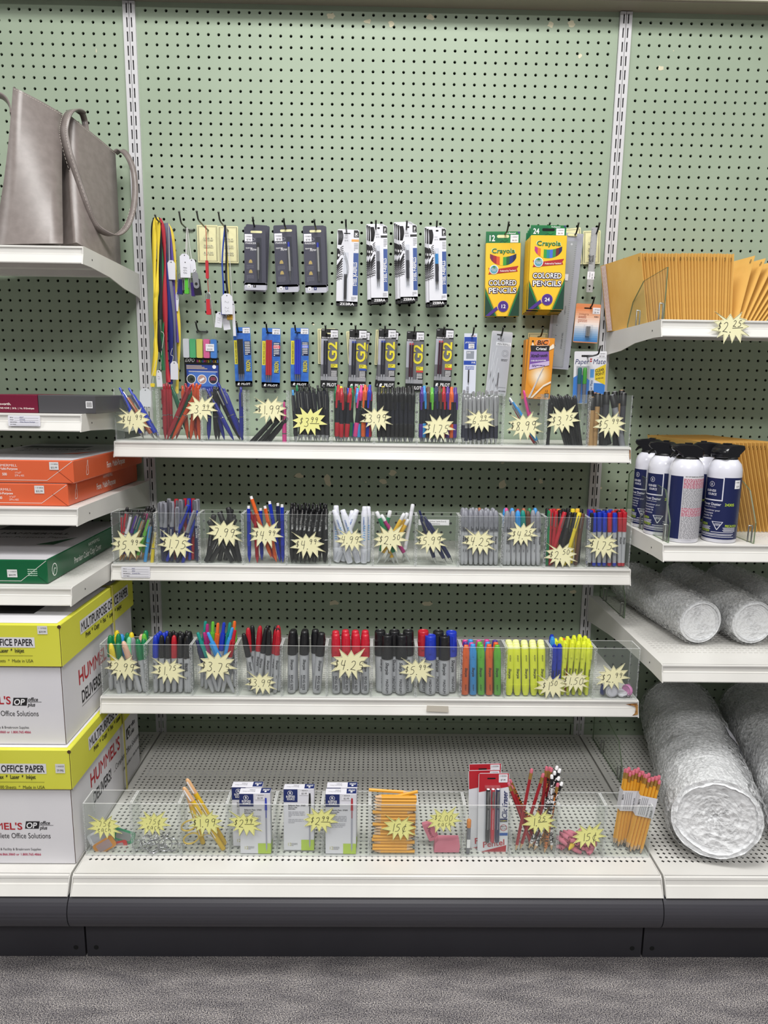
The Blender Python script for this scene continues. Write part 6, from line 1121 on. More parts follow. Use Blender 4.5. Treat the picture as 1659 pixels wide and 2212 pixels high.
def parker(label, tl, tr, bl, Y, top, sq, full=1, letter='F', stick=(.03, .12, .38, .235)):
    s = CD('pen_refill_pack', label, 'refill pack', 'dark carded pen refills', tl, tr, bl, Y); s.new().base(SLATE, .004); s.base(LGR, .003, .0007, .885, 1); s.R(0.003, .885, .997, .92, LGR, -.0007)
    if full:
        s.base(PYE, .004, .0008, .065, .1, .30, .84); s.Tx('PARKER', .06, .275, .03, WHT, -.0009, 0, 'l', .5).Tx('QUINK', .07, .345, .017, WHT, -.0009, 1, 'l', .28).Tx('flow', .27, .375, .045, WHT, -.0009, 0, 'l', .3, 0, .4)
        s.b.ring([(s.w*(.3+.2*x), -s.h*(.2+.025*z)) for x, z in circ(18)], .0006, LGR, -.0009); s.L([(.3, .165), (.3, .245)], .0005, LGR)
        for v in (.57, .73): s.F([(.2, v), (.22, v-.035), (.26, v-.05), (.3, v-.055), (.34, v-.045), (.37, v-.02), (.37, v)][::-1], GOLD)
        s.S(.1, .6, .44, .67, 4, mat('#6a6a78', .6)).S(.1, .76, .44, .84, 4, mat('#6a6a78', .6)); s.R(.14, .91, .27, .965, WHT, -.0009).F([(.18, .955), (.2, .92), (.23, .955)], INK, -.0011).R(.4, .915, .53, .96, sq, -.0009).Tx(letter, .465, .948, .022, WHT, -.0012, 1, 'c')
    s.end('backing_card')
    if full:
        tubes(s, (.66,), .26, .83, .0032, mat('#b7b7b4', .3, .7), top, .07, .14); s.new(); s.b.box(.56*s.w, -.0105, -.87*s.h, .80*s.w, -.0006, -.17*s.h, BLIS); s.end('blister'); s.sticker(*stick, '1 010624', '$7.90')
parker('dark pen refill pack with a black refill, front of the stack of three', (527, 489), (573, 482), (529, 626), -.055, BLK, INK); parker('dark pen refill pack tilted behind the front black refill pack', (531, 484), (579, 483), (527, 628), -.042, BLK, INK, 0); parker('rearmost dark pen refill pack swung out behind the black refill stack', (536, 485), (583, 486), (531, 624), -.03, BLK, INK, 0)
parker('dark pen refill pack with a blue M refill, centre of the dark packs', (590, 487), (638, 486), (598, 632), -.04, mat('#2536a8', .4), BNV, 1, 'M'); parker('dark pen refill pack mostly hidden behind the blue M pack', (592, 487), (641, 490), (599, 629), -.028, BLK, INK, 0)
parker('dark pen refill pack with a blue F refill, last of the dark packs', (654, 488), (701, 488), (660, 633), -.04, mat('#2536a8', .4), BNV, 1, 'F'); parker('dark pen refill pack mostly hidden behind the blue F pack', (656, 489), (705, 491), (661, 630), -.028, BLK, INK, 0)
ZBL = mat('#3a5596', .45); ZWH = mat('#e3e3ea', .45)
def zebra(label, tl, tr, bl, Y, code, full=1, capc=None, low=False):
    s = CD('pen_refill_pack', label, 'refill pack', 'striped carded pen refills', tl, tr, bl, Y); s.new().base(ZWH, .004); s.base(BLK, .003, .0008, .935, 1); s.R(.003, .935, .997, .96, BLK, -.0008)
    for k in range(8): s.L([(u*.9, v) for u, v in smooth([(.02+k*.03, .015), (.06+k*.035, .08), (.02+k*.03+.04, .14), (.05+k*.02, .2)])], .0010+.0008*(k % 2), INK)
    s.F([(.0, .245), (.1, .255), (.15, .29), (.14, .35), (.08, .38), (.0, .4)], INK); s.b.face([(s.w*(.08+.04*x), -s.h*(.335+.018*z)) for x, z in circ(10)], -.0011, WHT)
    for k in range(5): s.L(smooth([(.15, .245+.022*k), (.22+.02*k, .225+.02*k), (.29, .215+.03*k)]), .0016, INK)
    for k in range(9): v = .43+k*.026; s.L(smooth([(.0, v+.05-k*.003), (.12, v), (.26, v-.06+k*.008)]), .0030-.0002*k, INK)
    for k in range(3): s.L(smooth([(.0+.05*k, .63+.02*k), (.15, .60+.02*k), (.3, .585+.012*k)]), .0006, INK)
    for k in range(4): s.L(smooth([(.33, .28+.03*k), (.5-.03*k, .40), (.58-.035*k, .53), (.45, .66-.01*k)]), .0006, INK)
    s.F([(.76, .008), (.94, .008), (.995, .03), (.995, .10), (.76, .10)][::-1], BLK).Tx(code, .88, .075, .035 if len(code) > 1 else .04, WHT, -.0012, 1, 'c').Tx('REFILL', .88, .092, .008, WHT, -.0012, 1, 'c'); s.R(.66 if len(code) > 1 else .62, .125, .995, .155, mat('#e8a85a', .5) if len(code) > 1 else BLK); s.S(.78, .17, .98, .27, 5, GREYP)
    s.R(.76, .30, .995, .85, ZBL).Tx('STEEL %s-REFILLS' % code, .93, .73, .05, WHT, -.0012, 1, 'l', .31, PI/2); s.S(.7, .87, .94, .92, 3, GREYP); s.Tx('ZEBRA', .5, .985, .034, WHT, -.0011, 1, 'c', .66)
    s.base(DARK, .0015, .0009, .045, .057, .3, .6) if len(code) > 1 else s.base(DARK, .002, .0009, .02, .04, .42, .58); s.end('backing_card')
    if full:
        if low: tubes(s, (.38, .45), .58, .985, .0017, INK, INK, .02, .08, -.004)
        else: tubes(s, (.40, .49), .33, .79, .0022, mat('#2e2e36', .4), capc or mat('#8d8d94', .3), .13, .1, -.004)
        s.new(); s.b.box(.33*s.w, -.0075, -.80*s.h, .56*s.w, -.0006, -.26*s.h, BLIS) if not low else s.b.box(.3*s.w, -.006, -.92*s.h, .54*s.w, -.0006, -.3*s.h, BLIS); s.end('blister')
        s.new().Tx('1 010624', .26, .115, .012, GREYP, -.0012, 0).Tx('$5.95', .34, .15, .016, GREYP, -.0012, 0).end('price_sticker')
zebra('striped pen refill card marked JK with an orange band, hanging alone', (729, 495), (776, 497), (726, 661), -.02, 'JK', 1, None, True)
for k, (x, w, h, y0, n, lb, cc) in enumerate(((799, 37, 0, 487, 3, 'second', None), (862, 38, 0, 485, 4, 'third', None), (925, 38, 0, 493, 3, 'fourth', mat('#3a8fd0', .3)))):
    zebra('front striped F refill card of the %s striped hook%s' % (lb, ', with blue capped refills' if cc else ''), (x, y0+1), (x+w, y0+5), (x+3, y0+167), -.052, 'F', 1, cc)
    for j in range(1, n): zebra('striped F refill card fanned behind the front card of the %s striped hook' % lb, (x-3.6*j-1, y0+1-2*j), (x+w-3.6*j, y0+4-j), (x-1-2.2*j, y0+170+j), -.052+.011*j, 'F', 0)
# coloured pencil boxes
CYL = noisy('box_yellow', '#efc026', '#f3c832', 4, .4, 2); CGR = mat('#1c7a3f', .4); CGD = mat('#0f3d2c', .45); CPU = mat('#4a2a86', .45); CRD = mat('#b0242c', .45)
def crayon(label, tl, tr, bl, Y, num, flap, full=1):
    s = CD('colored_pencil_box', label, 'pencil box', 'yellow and green coloured pencil boxes', tl, tr, bl, Y); w, h = s.w, s.h; D_ = .014
    s.new(); s.b.prism([(x, z) for x, z in rrect(0, -h, w, 0, .0015)], 0, D_, CYL); s.b.rect(0, -h, D_, 0, CYL, -w-.0003, RZ(PI/2)); e = -.0004
    cols = ['#7a2346', '#a32028', '#d8582a', '#e9c62a', '#3f9a3a', '#1f5a3a', '#26357e', '#1f2450'] if num == '12' else ['#b8357e', '#e0742a', '#ecc52c', '#3f9a3a', '#1f8a96', '#4a6fd0', '#3a8a4a', '#6d2430', '#2a2a55']
    n = len(cols); z0 = .155
    for k, c in enumerate(cols):
        a, b = .12+.76*k/n, .12+.76*(k+1)/n; f = lambda u: z0+.15*(1-((u-.5)/.40)**2)**.5 if abs(u-.5) < .40 else z0
        s.F([(a, z0-.02+.055*(1-((a-.5)/.42)**2)), (b, z0-.02+.055*(1-((b-.5)/.42)**2)), (b, f(b)), ((a+b)/2, f((a+b)/2)), (a, f(a))][::-1], mat(c, .4), e)
    s.Tx('Crayola', .5, .135, .066, mat('#dce6c8', .5), e*2, 1, 'c', .70).Tx('Crayola', .5, .135, .063, CGR, e*3, 1, 'c', .67)
    s.F([(.08, .335), (.12, .385), (.08, .425), (.93, .385), (.9, .35), (.95, .31), (.3, .355)][::-1], CRD, e*2).Tx('Preferred by Teachers!', .42, .39, .022, WHT, e*3, 1, 'l', .46, .04); s.O(.24, .36, .13, WHT, e*3).O(.24, .36, .11, mat('#5aa0b4', .5), e*4).F([(.16, .35), (.24, .305), (.32, .35)][::-1], mat('#2c7a4a', .5), e*5); s.Tx('MADE WITH', .24, .35, .012, WHT, e*6, 1, 'c').Tx('REFORESTED', .24, .368, .011, WHT, e*6, 1, 'c').Tx('WOOD', .24, .386, .012, WHT, e*6, 1, 'c')
    for t_, v in (('COLORED', .575), ('PENCILS', .68)):
        for dx, dz in ((-.018, 0), (.018, 0), (0, -.008), (0, .008), (.014, .006), (-.014, .006), (.014, -.006), (-.014, -.006)): s.Tx(t_, .5+dx, v+dz, .073, CPU, e*2, 1, 'c', .80)
        s.Tx(t_, .5, v, .073, WHT, e*3, 1, 'c', .80)
    s.F([(0, .68), (.30, .999), (0, .999)][::-1], CGD, e).F([(1, .64), (.72, .999), (1, .999)], CGD, e).F([(0, .68), (0, .62), (.34, .999), (.26, .999)], CGR, e*.9).F([(1, .64), (1, .58), (.68, .999), (.76, .999)][::-1], CGR, e*.9)
    for q in (0, .03): s.L([(0, .62-q*.5), (.34+q, .998)], .0005, INK, e*2); s.L([(1, .58-q*.5), (.68-q, .998)], .0005, INK, e*2)
    s.F([(.02, .999), (.14, .945), (.34, .865), (.38, .91), (.2, .975), (.14, .999)][::-1], CPU, e*3).F([(.34, .865), (.5, .845), (.38, .91)][::-1], mat('#e2b98a', .6), e*3); s.O(.53, .865, .155, mat('#7a58b0', .5), e*3.5, 24).O(.53, .865, .145, CPU, e*4, 24).Tx(num, .53, .89, .052, WHT, e*5, 1, 'c'); s.end('carton')
    s.new(); hf = flap; s.b.prism([(x, z) for x, z in rrect(w*.01, 0, w*1.0, hf, .001)], .010, .0105, CGR); s.b.rect(w*.01, hf*.0, w*.5, hf*.9, mat('#146a3e', .4), .0098); s.b.text(num, w*.08, hf*.22, hf*.5, WHT, .0095, 1, 'l', 0, .85); s.b.text('Pre-Sharpened', w*.58, hf*.80, hf*.13, WHT, .0095, 1, 'l', .1, .8); s.b.prism(rrect(w*.33, hf*.48, w*.68, hf*.72, hf*.11), .0094, .0096, PYE if num == '12' else DARK); s.b.face([(w*.98, hf*.75), (w*.98, hf*.98), (w*.92, hf*.98)], .0095, CPU)
    s.b.line(smooth([(w*.4, hf*.05), (w*.5, hf*.3), (w*.55, hf*.1), (w*.65, hf*.3)]), .0008, CGD, .0094); s.end('hang_flap')
    if full: s.new(); s.b.rect(w*.72, hf*.1, w*.95, hf*.72, PAPER, .0092); s.b.text('1 020427', w*.74, hf*.5, hf*.1, INK, .009, 0, 'l', 0, 1, None, 0, w*.19); s.b.text('$6.50', w*.77, hf*.22, hf*.12, INK, .009, 0, 'l', 0, 1, None, 0, w*.14); s.end('price_sticker')
crayon('yellow and green box of 12 coloured pencils, hanging alone', (1050, 525), (1125, 525), (1047, 683), -.03, '12', .030)
for k, (dx, dy, Y) in enumerate(((0, 0, -.088), (-4, 5, -.068), (-7, 8, -.050), (-10, 11, -.032))):
    crayon('yellow and green box of 24 coloured pencils, %s of four on the hook' % ('front', 'second', 'third', 'rearmost')[k], (1147+dx, 508+dy), (1225+dx, 508+dy), (1140+dx, 668+dy), Y, '24', .026-.002*k, k == 0)
# rulers
RUL = mat('#b6b7b8', .35, .3); RINK = mat('#3b3b3d', .5)
s = CD('steel_ruler', 'long steel ruler in a clear sleeve beside the large pencil boxes', 'ruler', None, (1211, 516), (1256, 519), (1181, 792), -.026); s.new(); s.b.box(-.004, -.0026, -s.h-.004, s.w+.004, -.0019, .016, BLIS); s.b.box(-.004, -.0004, -s.h-.004, s.w+.004, 0, .016, mat('#c9c8d2', .3, trans=(.75, '#dcdce2'))); s.base(PYE, .003, .0001, -.045, -.025, .3, .75, -.0028); s.end('sleeve')
s.new().R(.06, .01, .80, .995, RUL, -.0012); s.b.box(.06*s.w, -.0011, -.995*s.h, .8*s.w, -.0005, -.01*s.h, RUL); s.b.disc(.55*s.w, -.035*s.h, .0028, mat('#d8d8da', .5), -.0014)
for i in range(97): v = .985-i*.01; l = .14 if i % 8 == 0 else .09 if i % 4 == 0 else .05; s.R(.06, v-.0006, .06+l, v+.0006, RINK, -.0014)
for i in range(1, 12): s.Tx(str(i), .3, .985-i*.08+.006, .012, RINK, -.0014, 1, 'l', None, PI/2)
for i in range(60): v = .985-i*.016; s.R(.72, v-.0006, .8, v+.0006, RINK, -.0014)
s.Tx('STAINLESS STEEL', .62, .85, .011, RINK, -.0014, 1, 'l', .13, PI/2).Tx('WESTCOTT', .62, .58, .011, RINK, -.0014, 1, 'l', .07, PI/2); s.end('blade'); s.new().R(.2, .265, .55, .315, PAPER, -.003).end('price_sticker')
s = CD('steel_ruler', 'short steel ruler hanging over a pale yellow card by the upright', 'ruler', None, (1278, 491), (1292, 491), (1266, 631), -.04); s.new(); s.b.prism(rrect(0, -s.h, s.w, 0, .0015), -.001, 0, RUL); s.b.disc(s.w*.45, -s.h*.905, .0026, DARK, -.0012)
for i in range(40): v = .03+i*.024; s.R(.82, v, 1, v+.003, RINK, -.0012).R(0, v, .12 if i % 4 else .25, v+.003, RINK, -.0012)
s.Tx('Westcott', .7, .57, .12, RINK, -.0012, 1, 'l', .14, PI/2, 0, 1).Tx('6', .4, .97, .03, RINK, -.0012, 1); s.end('blade'); s.new().R(-.05, .68, 1.05, .80, PAPER, -.0014).Tx('1 042625', .4, .79, .02, INK, -.0016, 0, 'l', .1, PI/2).Tx('$1.95', .8, .79, .02, INK, -.0016, 0, 'l', .08, PI/2).end('price_sticker')
# pale yellow item cards behind the hooks
def icard(label, tl, tr, bl, Y, lines):
    s = CD('item_card', label, 'item card', 'pale yellow double bordered item cards', tl, tr, bl, Y); s.new().base(mat('#ebe6b4', .7), .0008, .0004); m = .0035
    for d, wd in ((.0032, .0012), (.0052, .0005)): s.b.ring([(d, -d), (s.w-d, -d), (s.w-d, -s.h+d), (d, -s.h+d)], wd, INK, -.0006)
    for k, (a, b) in enumerate(lines): s.Tx(b, .3, .38+.19*k, .05, mat('#6a6a6e', .7), -.0006, 0, 'l', .45); s.R(.25, .39+.19*k, .8, .394+.19*k, GREYP, -.0006); s.Tx(a, .3, .43+.19*k, .022, INK, -.0006, 1, 'l', .46)
    s.end('card')
LN = [('ITEM NUMBER', 'USB R'), ('DESCRIPTION', 'Stick'), ('UNIT PRICE', '$15.00')]
icard('pale yellow item card behind the red corded USB drive', (425, 486), (470, 487), (428, 567), -.006, LN); icard('pale yellow item card behind the blue and black corded tags', (471, 488), (514, 488), (473, 568), -.006, [('ITEM NUMBER', 'LAN K'), ('DESCRIPTION', 'USB 03'), ('UNIT PRICE', '$9.00')])
icard('pale yellow item card peeping out behind the gold tipped refill card', (686, 710), (724, 710), (687, 786), -.006, LN); icard('pale yellow item card edge behind the first blue tipped refill card', (748, 716), (786, 716), (752, 786), -.006, LN); icard('pale yellow item card edge behind the second blue tipped refill card', (812, 712), (848, 712), (809, 788), -.006, LN)
icard('pale yellow item card behind the sleeved long ruler', (1218, 495), (1254, 497), (1222, 574), -.006, LN); icard('pale yellow item card behind the short steel ruler', (1260, 499), (1297, 499), (1259, 571), -.006, LN); icard('pale yellow item card peeping above the orange pen boxes', (1141, 719), (1183, 720), (1139, 790), -.006, LN)
# gel refill cards with the large rotated marking
GRM = mat('#77777c', .35, .3); GR2 = mat('#a9a9ae', .35, .3); GYE = mat('#e6d838', .5)
def g2(label, tl, tr, bl, Y, topc, ink, band, full=1):
    s = CD('gel_refill_pack', label, 'refill pack', 'silver and black carded gel refills', tl, tr, bl, Y); s.new().base(BLK, .003); s.R(.01, .165, .99, .87, GRM, -.0007); s.R(.01, .165, .38, .6, mat('#b4b4c0', .35), -.0008); s.R(.01, .8, .99, .865, GR2, -.0008); s.Tx('PREMIUM GEL REFILLS', .04, .155, .02, WHT, -.0009, 1, 'l', .7).Tx('PILOT', .05, .025, .012, WHT, -.0009, 1)
    for dx, m, y in ((.012, INK, -.0009), (0, GYE, -.0011)): s.Tx('G2', .93+dx, .55+dx*.5, .17, m, y, 1, 'l', .34, PI/2)
    s.R(.6, .585, .99, .645, GYE, -.0009).Tx('EXTRA', .63, .61, .017, INK, -.0011, 1).Tx('FINE', .63, .637, .017, INK, -.0011, 1); s.R(.6, .65, .99, .68, band, -.0009); s.R(.6, .69, .99, .8, BLK, -.0009).S(.63, .695, .96, .8, 6, WHT, -.0011)
    s.Tx('PILOT', .38, .965, .055, WHT, -.0009, 1, 'l', .56).F([(.1, .97), (.14, .92), (.24, .91), (.27, .94), (.2, .945), (.27, .97)][::-1], WHT, -.0009); s.base(PYE if topc is BLK else DARK, .002, .0009, .065, .085, .3, .68); s.end('backing_card')
    if full: tubes(s, (.22, .36), .2, .86, .0026, ink, topc, .03, .1, -.005, mat('#c9c9d0', .3)); s.new(); s.b.box(.12*s.w, -.0085, -.87*s.h, .46*s.w, -.0006, -.18*s.h, BLIS); s.end('blister')
    s.sticker(.56, .02, .98, .14, '1 060427', '$5.90')
DKI = mat('#1d1d2a', .3); RDI = mat('#3d1426', .3); SB = mat('#2b4fae', .5); SR = mat('#c8403a', .5); TB = mat('#2b45a8', .4); TR_ = mat('#cf4a52', .4)
g2('gel refill card with gold banded black refills, first of the five silver cards', (694, 710), (731, 711), (692, 838), -.022, BLK, DKI, BLK); g2('gel refill card with blue topped refills, second of the five silver cards', (755, 711), (793, 712), (752, 840), -.036, TB, DKI, SB); g2('gel refill card swung out behind the second silver card', (761, 713), (800, 717), (750, 838), -.024, TB, DKI, SB, 0)
g2('gel refill card with blue topped refills, third of the five silver cards', (818, 710), (856, 712), (815, 839), -.036, TB, DKI, SB); g2('gel refill card swung out behind the third silver card', (824, 712), (862, 716), (809, 836), -.024, TB, DKI, SB, 0); g2('gel refill card with red topped refills, hanging lowest of the silver cards', (879, 715), (917, 716), (875, 845), -.02, TR_, RDI, SR)
g2('gel refill card with red topped refills, last of the five silver cards', (943, 710), (981, 710), (936, 838), -.034, TR_, RDI, SR); g2('gel refill card edge behind the last red topped silver card', (946, 709), (980, 711), (939, 836), -.022, TR_, RDI, SR, 0)
FBL = noisy('blue_card', '#2f62b8', '#3d78cc', 70, .4, 3); FNV = mat('#182348', .45)
def frix(label, tl, tr, bl, Y, c, band, word=1):
    s = CD('erasable_refill_pack', label, 'refill pack', 'blue carded erasable refills', tl, tr, bl, Y); s.new().base(FBL, .003); s.base(BLK, .003, .0008, .9, 1); s.R(.002, .9, .998, .94, BLK, -.0008); s.R(.02, .215, .21, .615, GYE, -.0008).Tx('ERASE MISTAKES CLEANLY', .15, .6, .022, INK, -.001, 1, 'l', .36, PI/2)
    s.R(.62, .23, .99, .465, FNV, -.0008).R(.62, .285, .99, .335, band, -.001); s.S(.65, .235, .95, .46, 8, WHT, -.0011)
    for dx, m, y in ((.014, INK, -.0009), (0, GYE, -.0011)): s.Tx('FRIXION', .92+dx, .735+dx, .075, m, y, 1, 'l', .19, PI/2)
    s.Tx('PILOT', .34, .965, .034, WHT, -.001, 1, 'l', .54).F([(.12, .968), (.16, .93), (.24, .925), (.27, .945), (.2, .948), (.26, .968)][::-1], WHT, -.001); s.base(DARK, .002, .0009, .068, .09, .22, .6); s.end('backing_card')
    tubes(s, (.29, .40, .51), .2, .9, .0029, c, c, .02, .12, -.006, CLR); s.new(); s.b.box(.22*s.w, -.0105, -.91*s.h, .58*s.w, -.0006, -.14*s.h, BLIS); s.end('blister'); s.sticker(.56, .01, .98, .1, '1 087423', '$7.50')
frix('blue card of three black erasable refills, first of the blue cards', (503, 707), (540, 704), (509, 836), -.03, mat('#1a1a1f', .35), BLK); frix('blue card of three red erasable refills, middle of the blue cards', (566, 708), (606, 709), (565, 838), -.025, mat('#b8202e', .35), mat('#d03038', .4)); frix('blue card of three blue erasable refills, last of the blue cards', (628, 708), (667, 710), (628, 836), -.025, mat('#1f34c0', .35), mat('#3152c8', .4))
# chunky marker pack
s = CD('wet_marker_pack', 'hanging pack of five chunky bright markers over a black card', 'marker pack', None, (398, 771), (473, 772), (400, 845), -.02); s.new().base(BLK, .002, .0008); s.F([(.05, .22), (.98, .22), (.98, .95), (.08, .95)][::-1], mat('#2a4494', .45), -.0011); s.F([(.12, .45), (.9, .4), (.92, .85), (.12, .85)][::-1], mat('#4a74c4', .45), -.0013)
s.Tx('EXPO', .02, .14, .1, WHT, -.0013, 1, 'l', .27, 0, .25); x = .36
for ch, c in zip('BRIGHTSTICKS', ['#c83a8c', '#d8c834', '#3a9a4a', '#3a6fd0', '#c83a8c', '#d8782c', '#d8c834', '#3a9a4a', '#3a6fd0', '#d8782c', '#d8c834', '#3a6fd0']): s.Tx(ch, x, .145, .075, mat(c, .5), -.0013, 1, 'l', .03 if ch == 'I' else .05); x += .035 if ch == 'I' else .056
for k in range(3): s.R(.06, .24+.04*k, .5+.08*k, .262+.04*k, mat('#c9b090', .5), -.0014)
s.R(.12, .40, .95, .43, LGR, -.0014).O(.86, .27, .055, WHT, -.0014)
for u, c in ((.19, '#3a4238'), (.5, '#b8948a'), (.82, '#2a2a3a')): s.O(u, .64, .135, WHT, -.0014).O(u, .64, .118, mat(c, .5), -.0016)
s.R(.16, .6, .25, .68, mat('#14201a', .5), -.0018).F([(.42, .66), (.55, .58), (.58, .63), (.45, .72)], WHT, -.0018).S(.75, .57, .9, .7, 4, mat('#c8506a', .5), -.0018).S(.05, .88, .6, .97, 3, LGR, -.0014); s.end('backing_card')
for k, (u, c) in enumerate(((.095, '#dcdce0'), (.28, '#4cb872'), (.475, '#e4d860'), (.675, '#e8629a'), (.88, '#3f86d8'))):
    q = MB(); q.prism(rrect(s.w*(u-.085), -.002, s.w*(u+.085), s.h*.52, .003), -.012, -.001, mat(c, .35)); q.obj('chunky_marker', s.t)
s.new(); s.b.box(-.002, -.0135, -.002, s.w*.98, -.0125, s.h*.54, BLIS); s.b.prism(rrect(s.w*.2, s.h*.54, s.w*.82, s.h*.96, .006), -.004, -.0034, BLIS); s.end('blister'); s.new(); s.b.rect(s.w*.66, s.h*.18, s.w*.9, s.h*.38, PAPER, -.0139); s.b.text('1 060423', s.w*.68, s.h*.31, s.h*.035, INK, -.0141, 0, 'l', 0, 1, None, 0, s.w*.2); s.b.text('$14.50', s.w*.7, s.h*.21, s.h*.045, INK, -.0141, 0, 'l', 0, 1, None, 0, s.w*.15); s.end('price_sticker')
# refill bags
s = CD('refill_bag', 'narrow white and blue bag holding one slim black refill', 'refill bag', None, (1003, 720), (1031, 719), (999, 850), -.02); UB = mat('#2448a8', .45); s.new().base(mat('#d8dcea', .35), .001); s.R(.02, .06, .98, .265, UB).R(.02, .45, .98, .52, UB).Tx('uni', .7, .05, .022, CRD, -.0009, 1).Tx('JETSTREAM', .1, .16, .022, WHT, -.0009, 1, 'l', .75, 0, .2).R(.2, .29, .8, .42, mat('#8f95a0', .5)).Tx('SXR', .25, .33, .026, WHT, -.0009, 1).S(.15, .54, .85, .6, 3, UB).Tx('INK', .62, .495, .03, WHT, -.0009, 1).S(.3, .88, .5, .98, 5, INK); s.end('printed_bag'); tubes(s, (.42,), .6, .86, .0017, INK, INK, .03, .05, -.003); s.sticker(.35, .17, .8, .25, '1 010624', '1.50')
s = CD('refill_bag', 'tilted grey bag with a stripe pattern and one thin refill', 'refill bag', None, (1063, 714), (1108, 717), (1048, 852), -.02); s.new().base(mat('#c5c5ca', .4), .004)
for k in range(7): s.F([(.05+.1*k, .99), (.02+.1*k, .99), (.3+.05*k-.2*(k % 2), .25+.08*k), (.33+.05*k-.2*(k % 2), .25+.08*k)], mat('#dadade', .4), -.0007)
s.base(DARK, .0015, .0009, .045, .065, .25, .5); s.Tx('4C-1', .3, .14, .04, INK, -.0009, 0).R(.26, .165, .98, .22, WHT, -.0009).Tx('PEN REFILL', .32, .21, .028, INK, -.0011, 0, 'l', .6); s.b.ring([(s.w*(.74+.16*x), -s.h*(.335+.052*z)) for x, z in circ(18)], .0006, GREYP, -.0009); s.b.ring([(s.w*(.74+.1*x), -s.h*(.335+.034*z)) for x, z in circ(16)], .0008, GREYP, -.0009); s.S(.58, .42, .9, .46, 2, INK).S(.55, .86, .95, .9, 2, GREYP).Tx('PROSPER', .6, .94, .022, INK, -.0009, 1, 'l', .36, 0, .2); s.end('printed_bag'); tubes(s, (.52,), .64, .88, .0013, mat('#6f6f74', .3, .6), None, .02, .04, -.003); s.new(); s.b.box(.03*s.w, -.0056, -.99*s.h, .97*s.w, -.005, -.03*s.h, BLIS); s.end('clear_front')
# orange pen boxes
OR1, ORW = mat('#e0922e', .4), mat('#f1e4d0', .4)
def bic(label, tl, tr, bl, Y, full):
    s = CD('orange_pen_box', label, 'pen box', 'orange pen boxes on one hook', tl, tr, bl, Y); w, h = s.w, s.h; s.new(); s.b.prism(rrect(0, -h, w, 0, .0006), 0, .016, OR1); s.b.rect(0, -h, .016, 0, OR1, -w-.0003, RZ(PI/2)); e = -.0004
    for k in range(9): f = k/9; s.b.face([(w*(.5+(.5-.42*f)*x), -h*(.62+(.24-.2*f)*z)) for x, z in circ(28)], e*(1+k*.2), mat('#%02x%02x%02x' % (int(0xe0+(0xf6-0xe0)*f), int(0x92+(0xee-0x92)*f), int(0x2e+(0xe4-0x2e)*f)), .4))
    if full:
        s.F([(.95, .09), (.995, .12), (.995, .16), (.7, .22), (.7, .19)][::-1], ORW, e*3); s.F([(.29, .055), (.76, .02), (.80, .065), (.76, .12), (.30, .135), (.25, .10)][::-1], mat('#e8843a', .4), e*4); s.b.ring([(w*u, -h*v) for u, v in ((.29, .055), (.76, .02), (.80, .065), (.76, .12), (.30, .135), (.25, .10))], .0008, ORW, e*5); s.Tx('BiC', .30, .12, .075, INK, e*5, 1, 'l', .42, .06, .2); s.O(.14, .065, .04, BLK, e*4).F([(.1, .14), (.13, .075), (.2, .13)], ORW, e*4)
        s.F([(.06, .135), (.82, .125), (.80, .22), (.1, .235)][::-1], INK, e*4).Tx('Cristal', .28, .205, .045, WHT, e*6, 1, 'l', .42, .03); s.F([(.07, .235), (.80, .22), (.86, .44), (.08, .53)][::-1], mat('#7a52a4', .45), e*4).F([(.1, .44), (.85, .37), (.86, .44), (.08, .53)][::-1], mat('#c9b6da', .45), e*4.5); s.Tx('XtraSmooth', .1, .325, .05, INK, e*6, 1, 'l', .66, .08, .2).Tx('OVER 35% SMOOTHER', .12, .395, .022, WHT, e*6, 1, 'l', .6, .08).S(.18, .44, .7, .48, 2, CPU, e*6)
        s.F([(.62, .48), (.66, .475), (.2, .99), (.13, .99)][::-1], mat('#e6e4e6', .4), e*6).F([(.635, .48), (.65, .478), (.165, .99), (.15, .99)][::-1], GREYP, e*7); s.F([(.98, .70), (.99, .73), (.7, .80), (.45, .92), (.3, .99), (.22, .99), (.45, .88), (.7, .765)][::-1], ORW, e*6); s.Tx('12', .77, .885, .04, INK, e*5, 0).R(.77, .905, .95, .965, INK, e*5).S(.5, .97, .95, .985, 1, INK, e*5)
    s.end('carton')
bic('orange pen box with purple label, front of three', (1144, 728), (1199, 727), (1133, 860), -.07, 1); bic('orange pen box, middle of three on the hook', (1137, 733), (1192, 732), (1130, 862), -.048, 0); bic('orange pen box, rearmost of three on the hook', (1134, 734), (1188, 734), (1128, 862), -.026, 0)
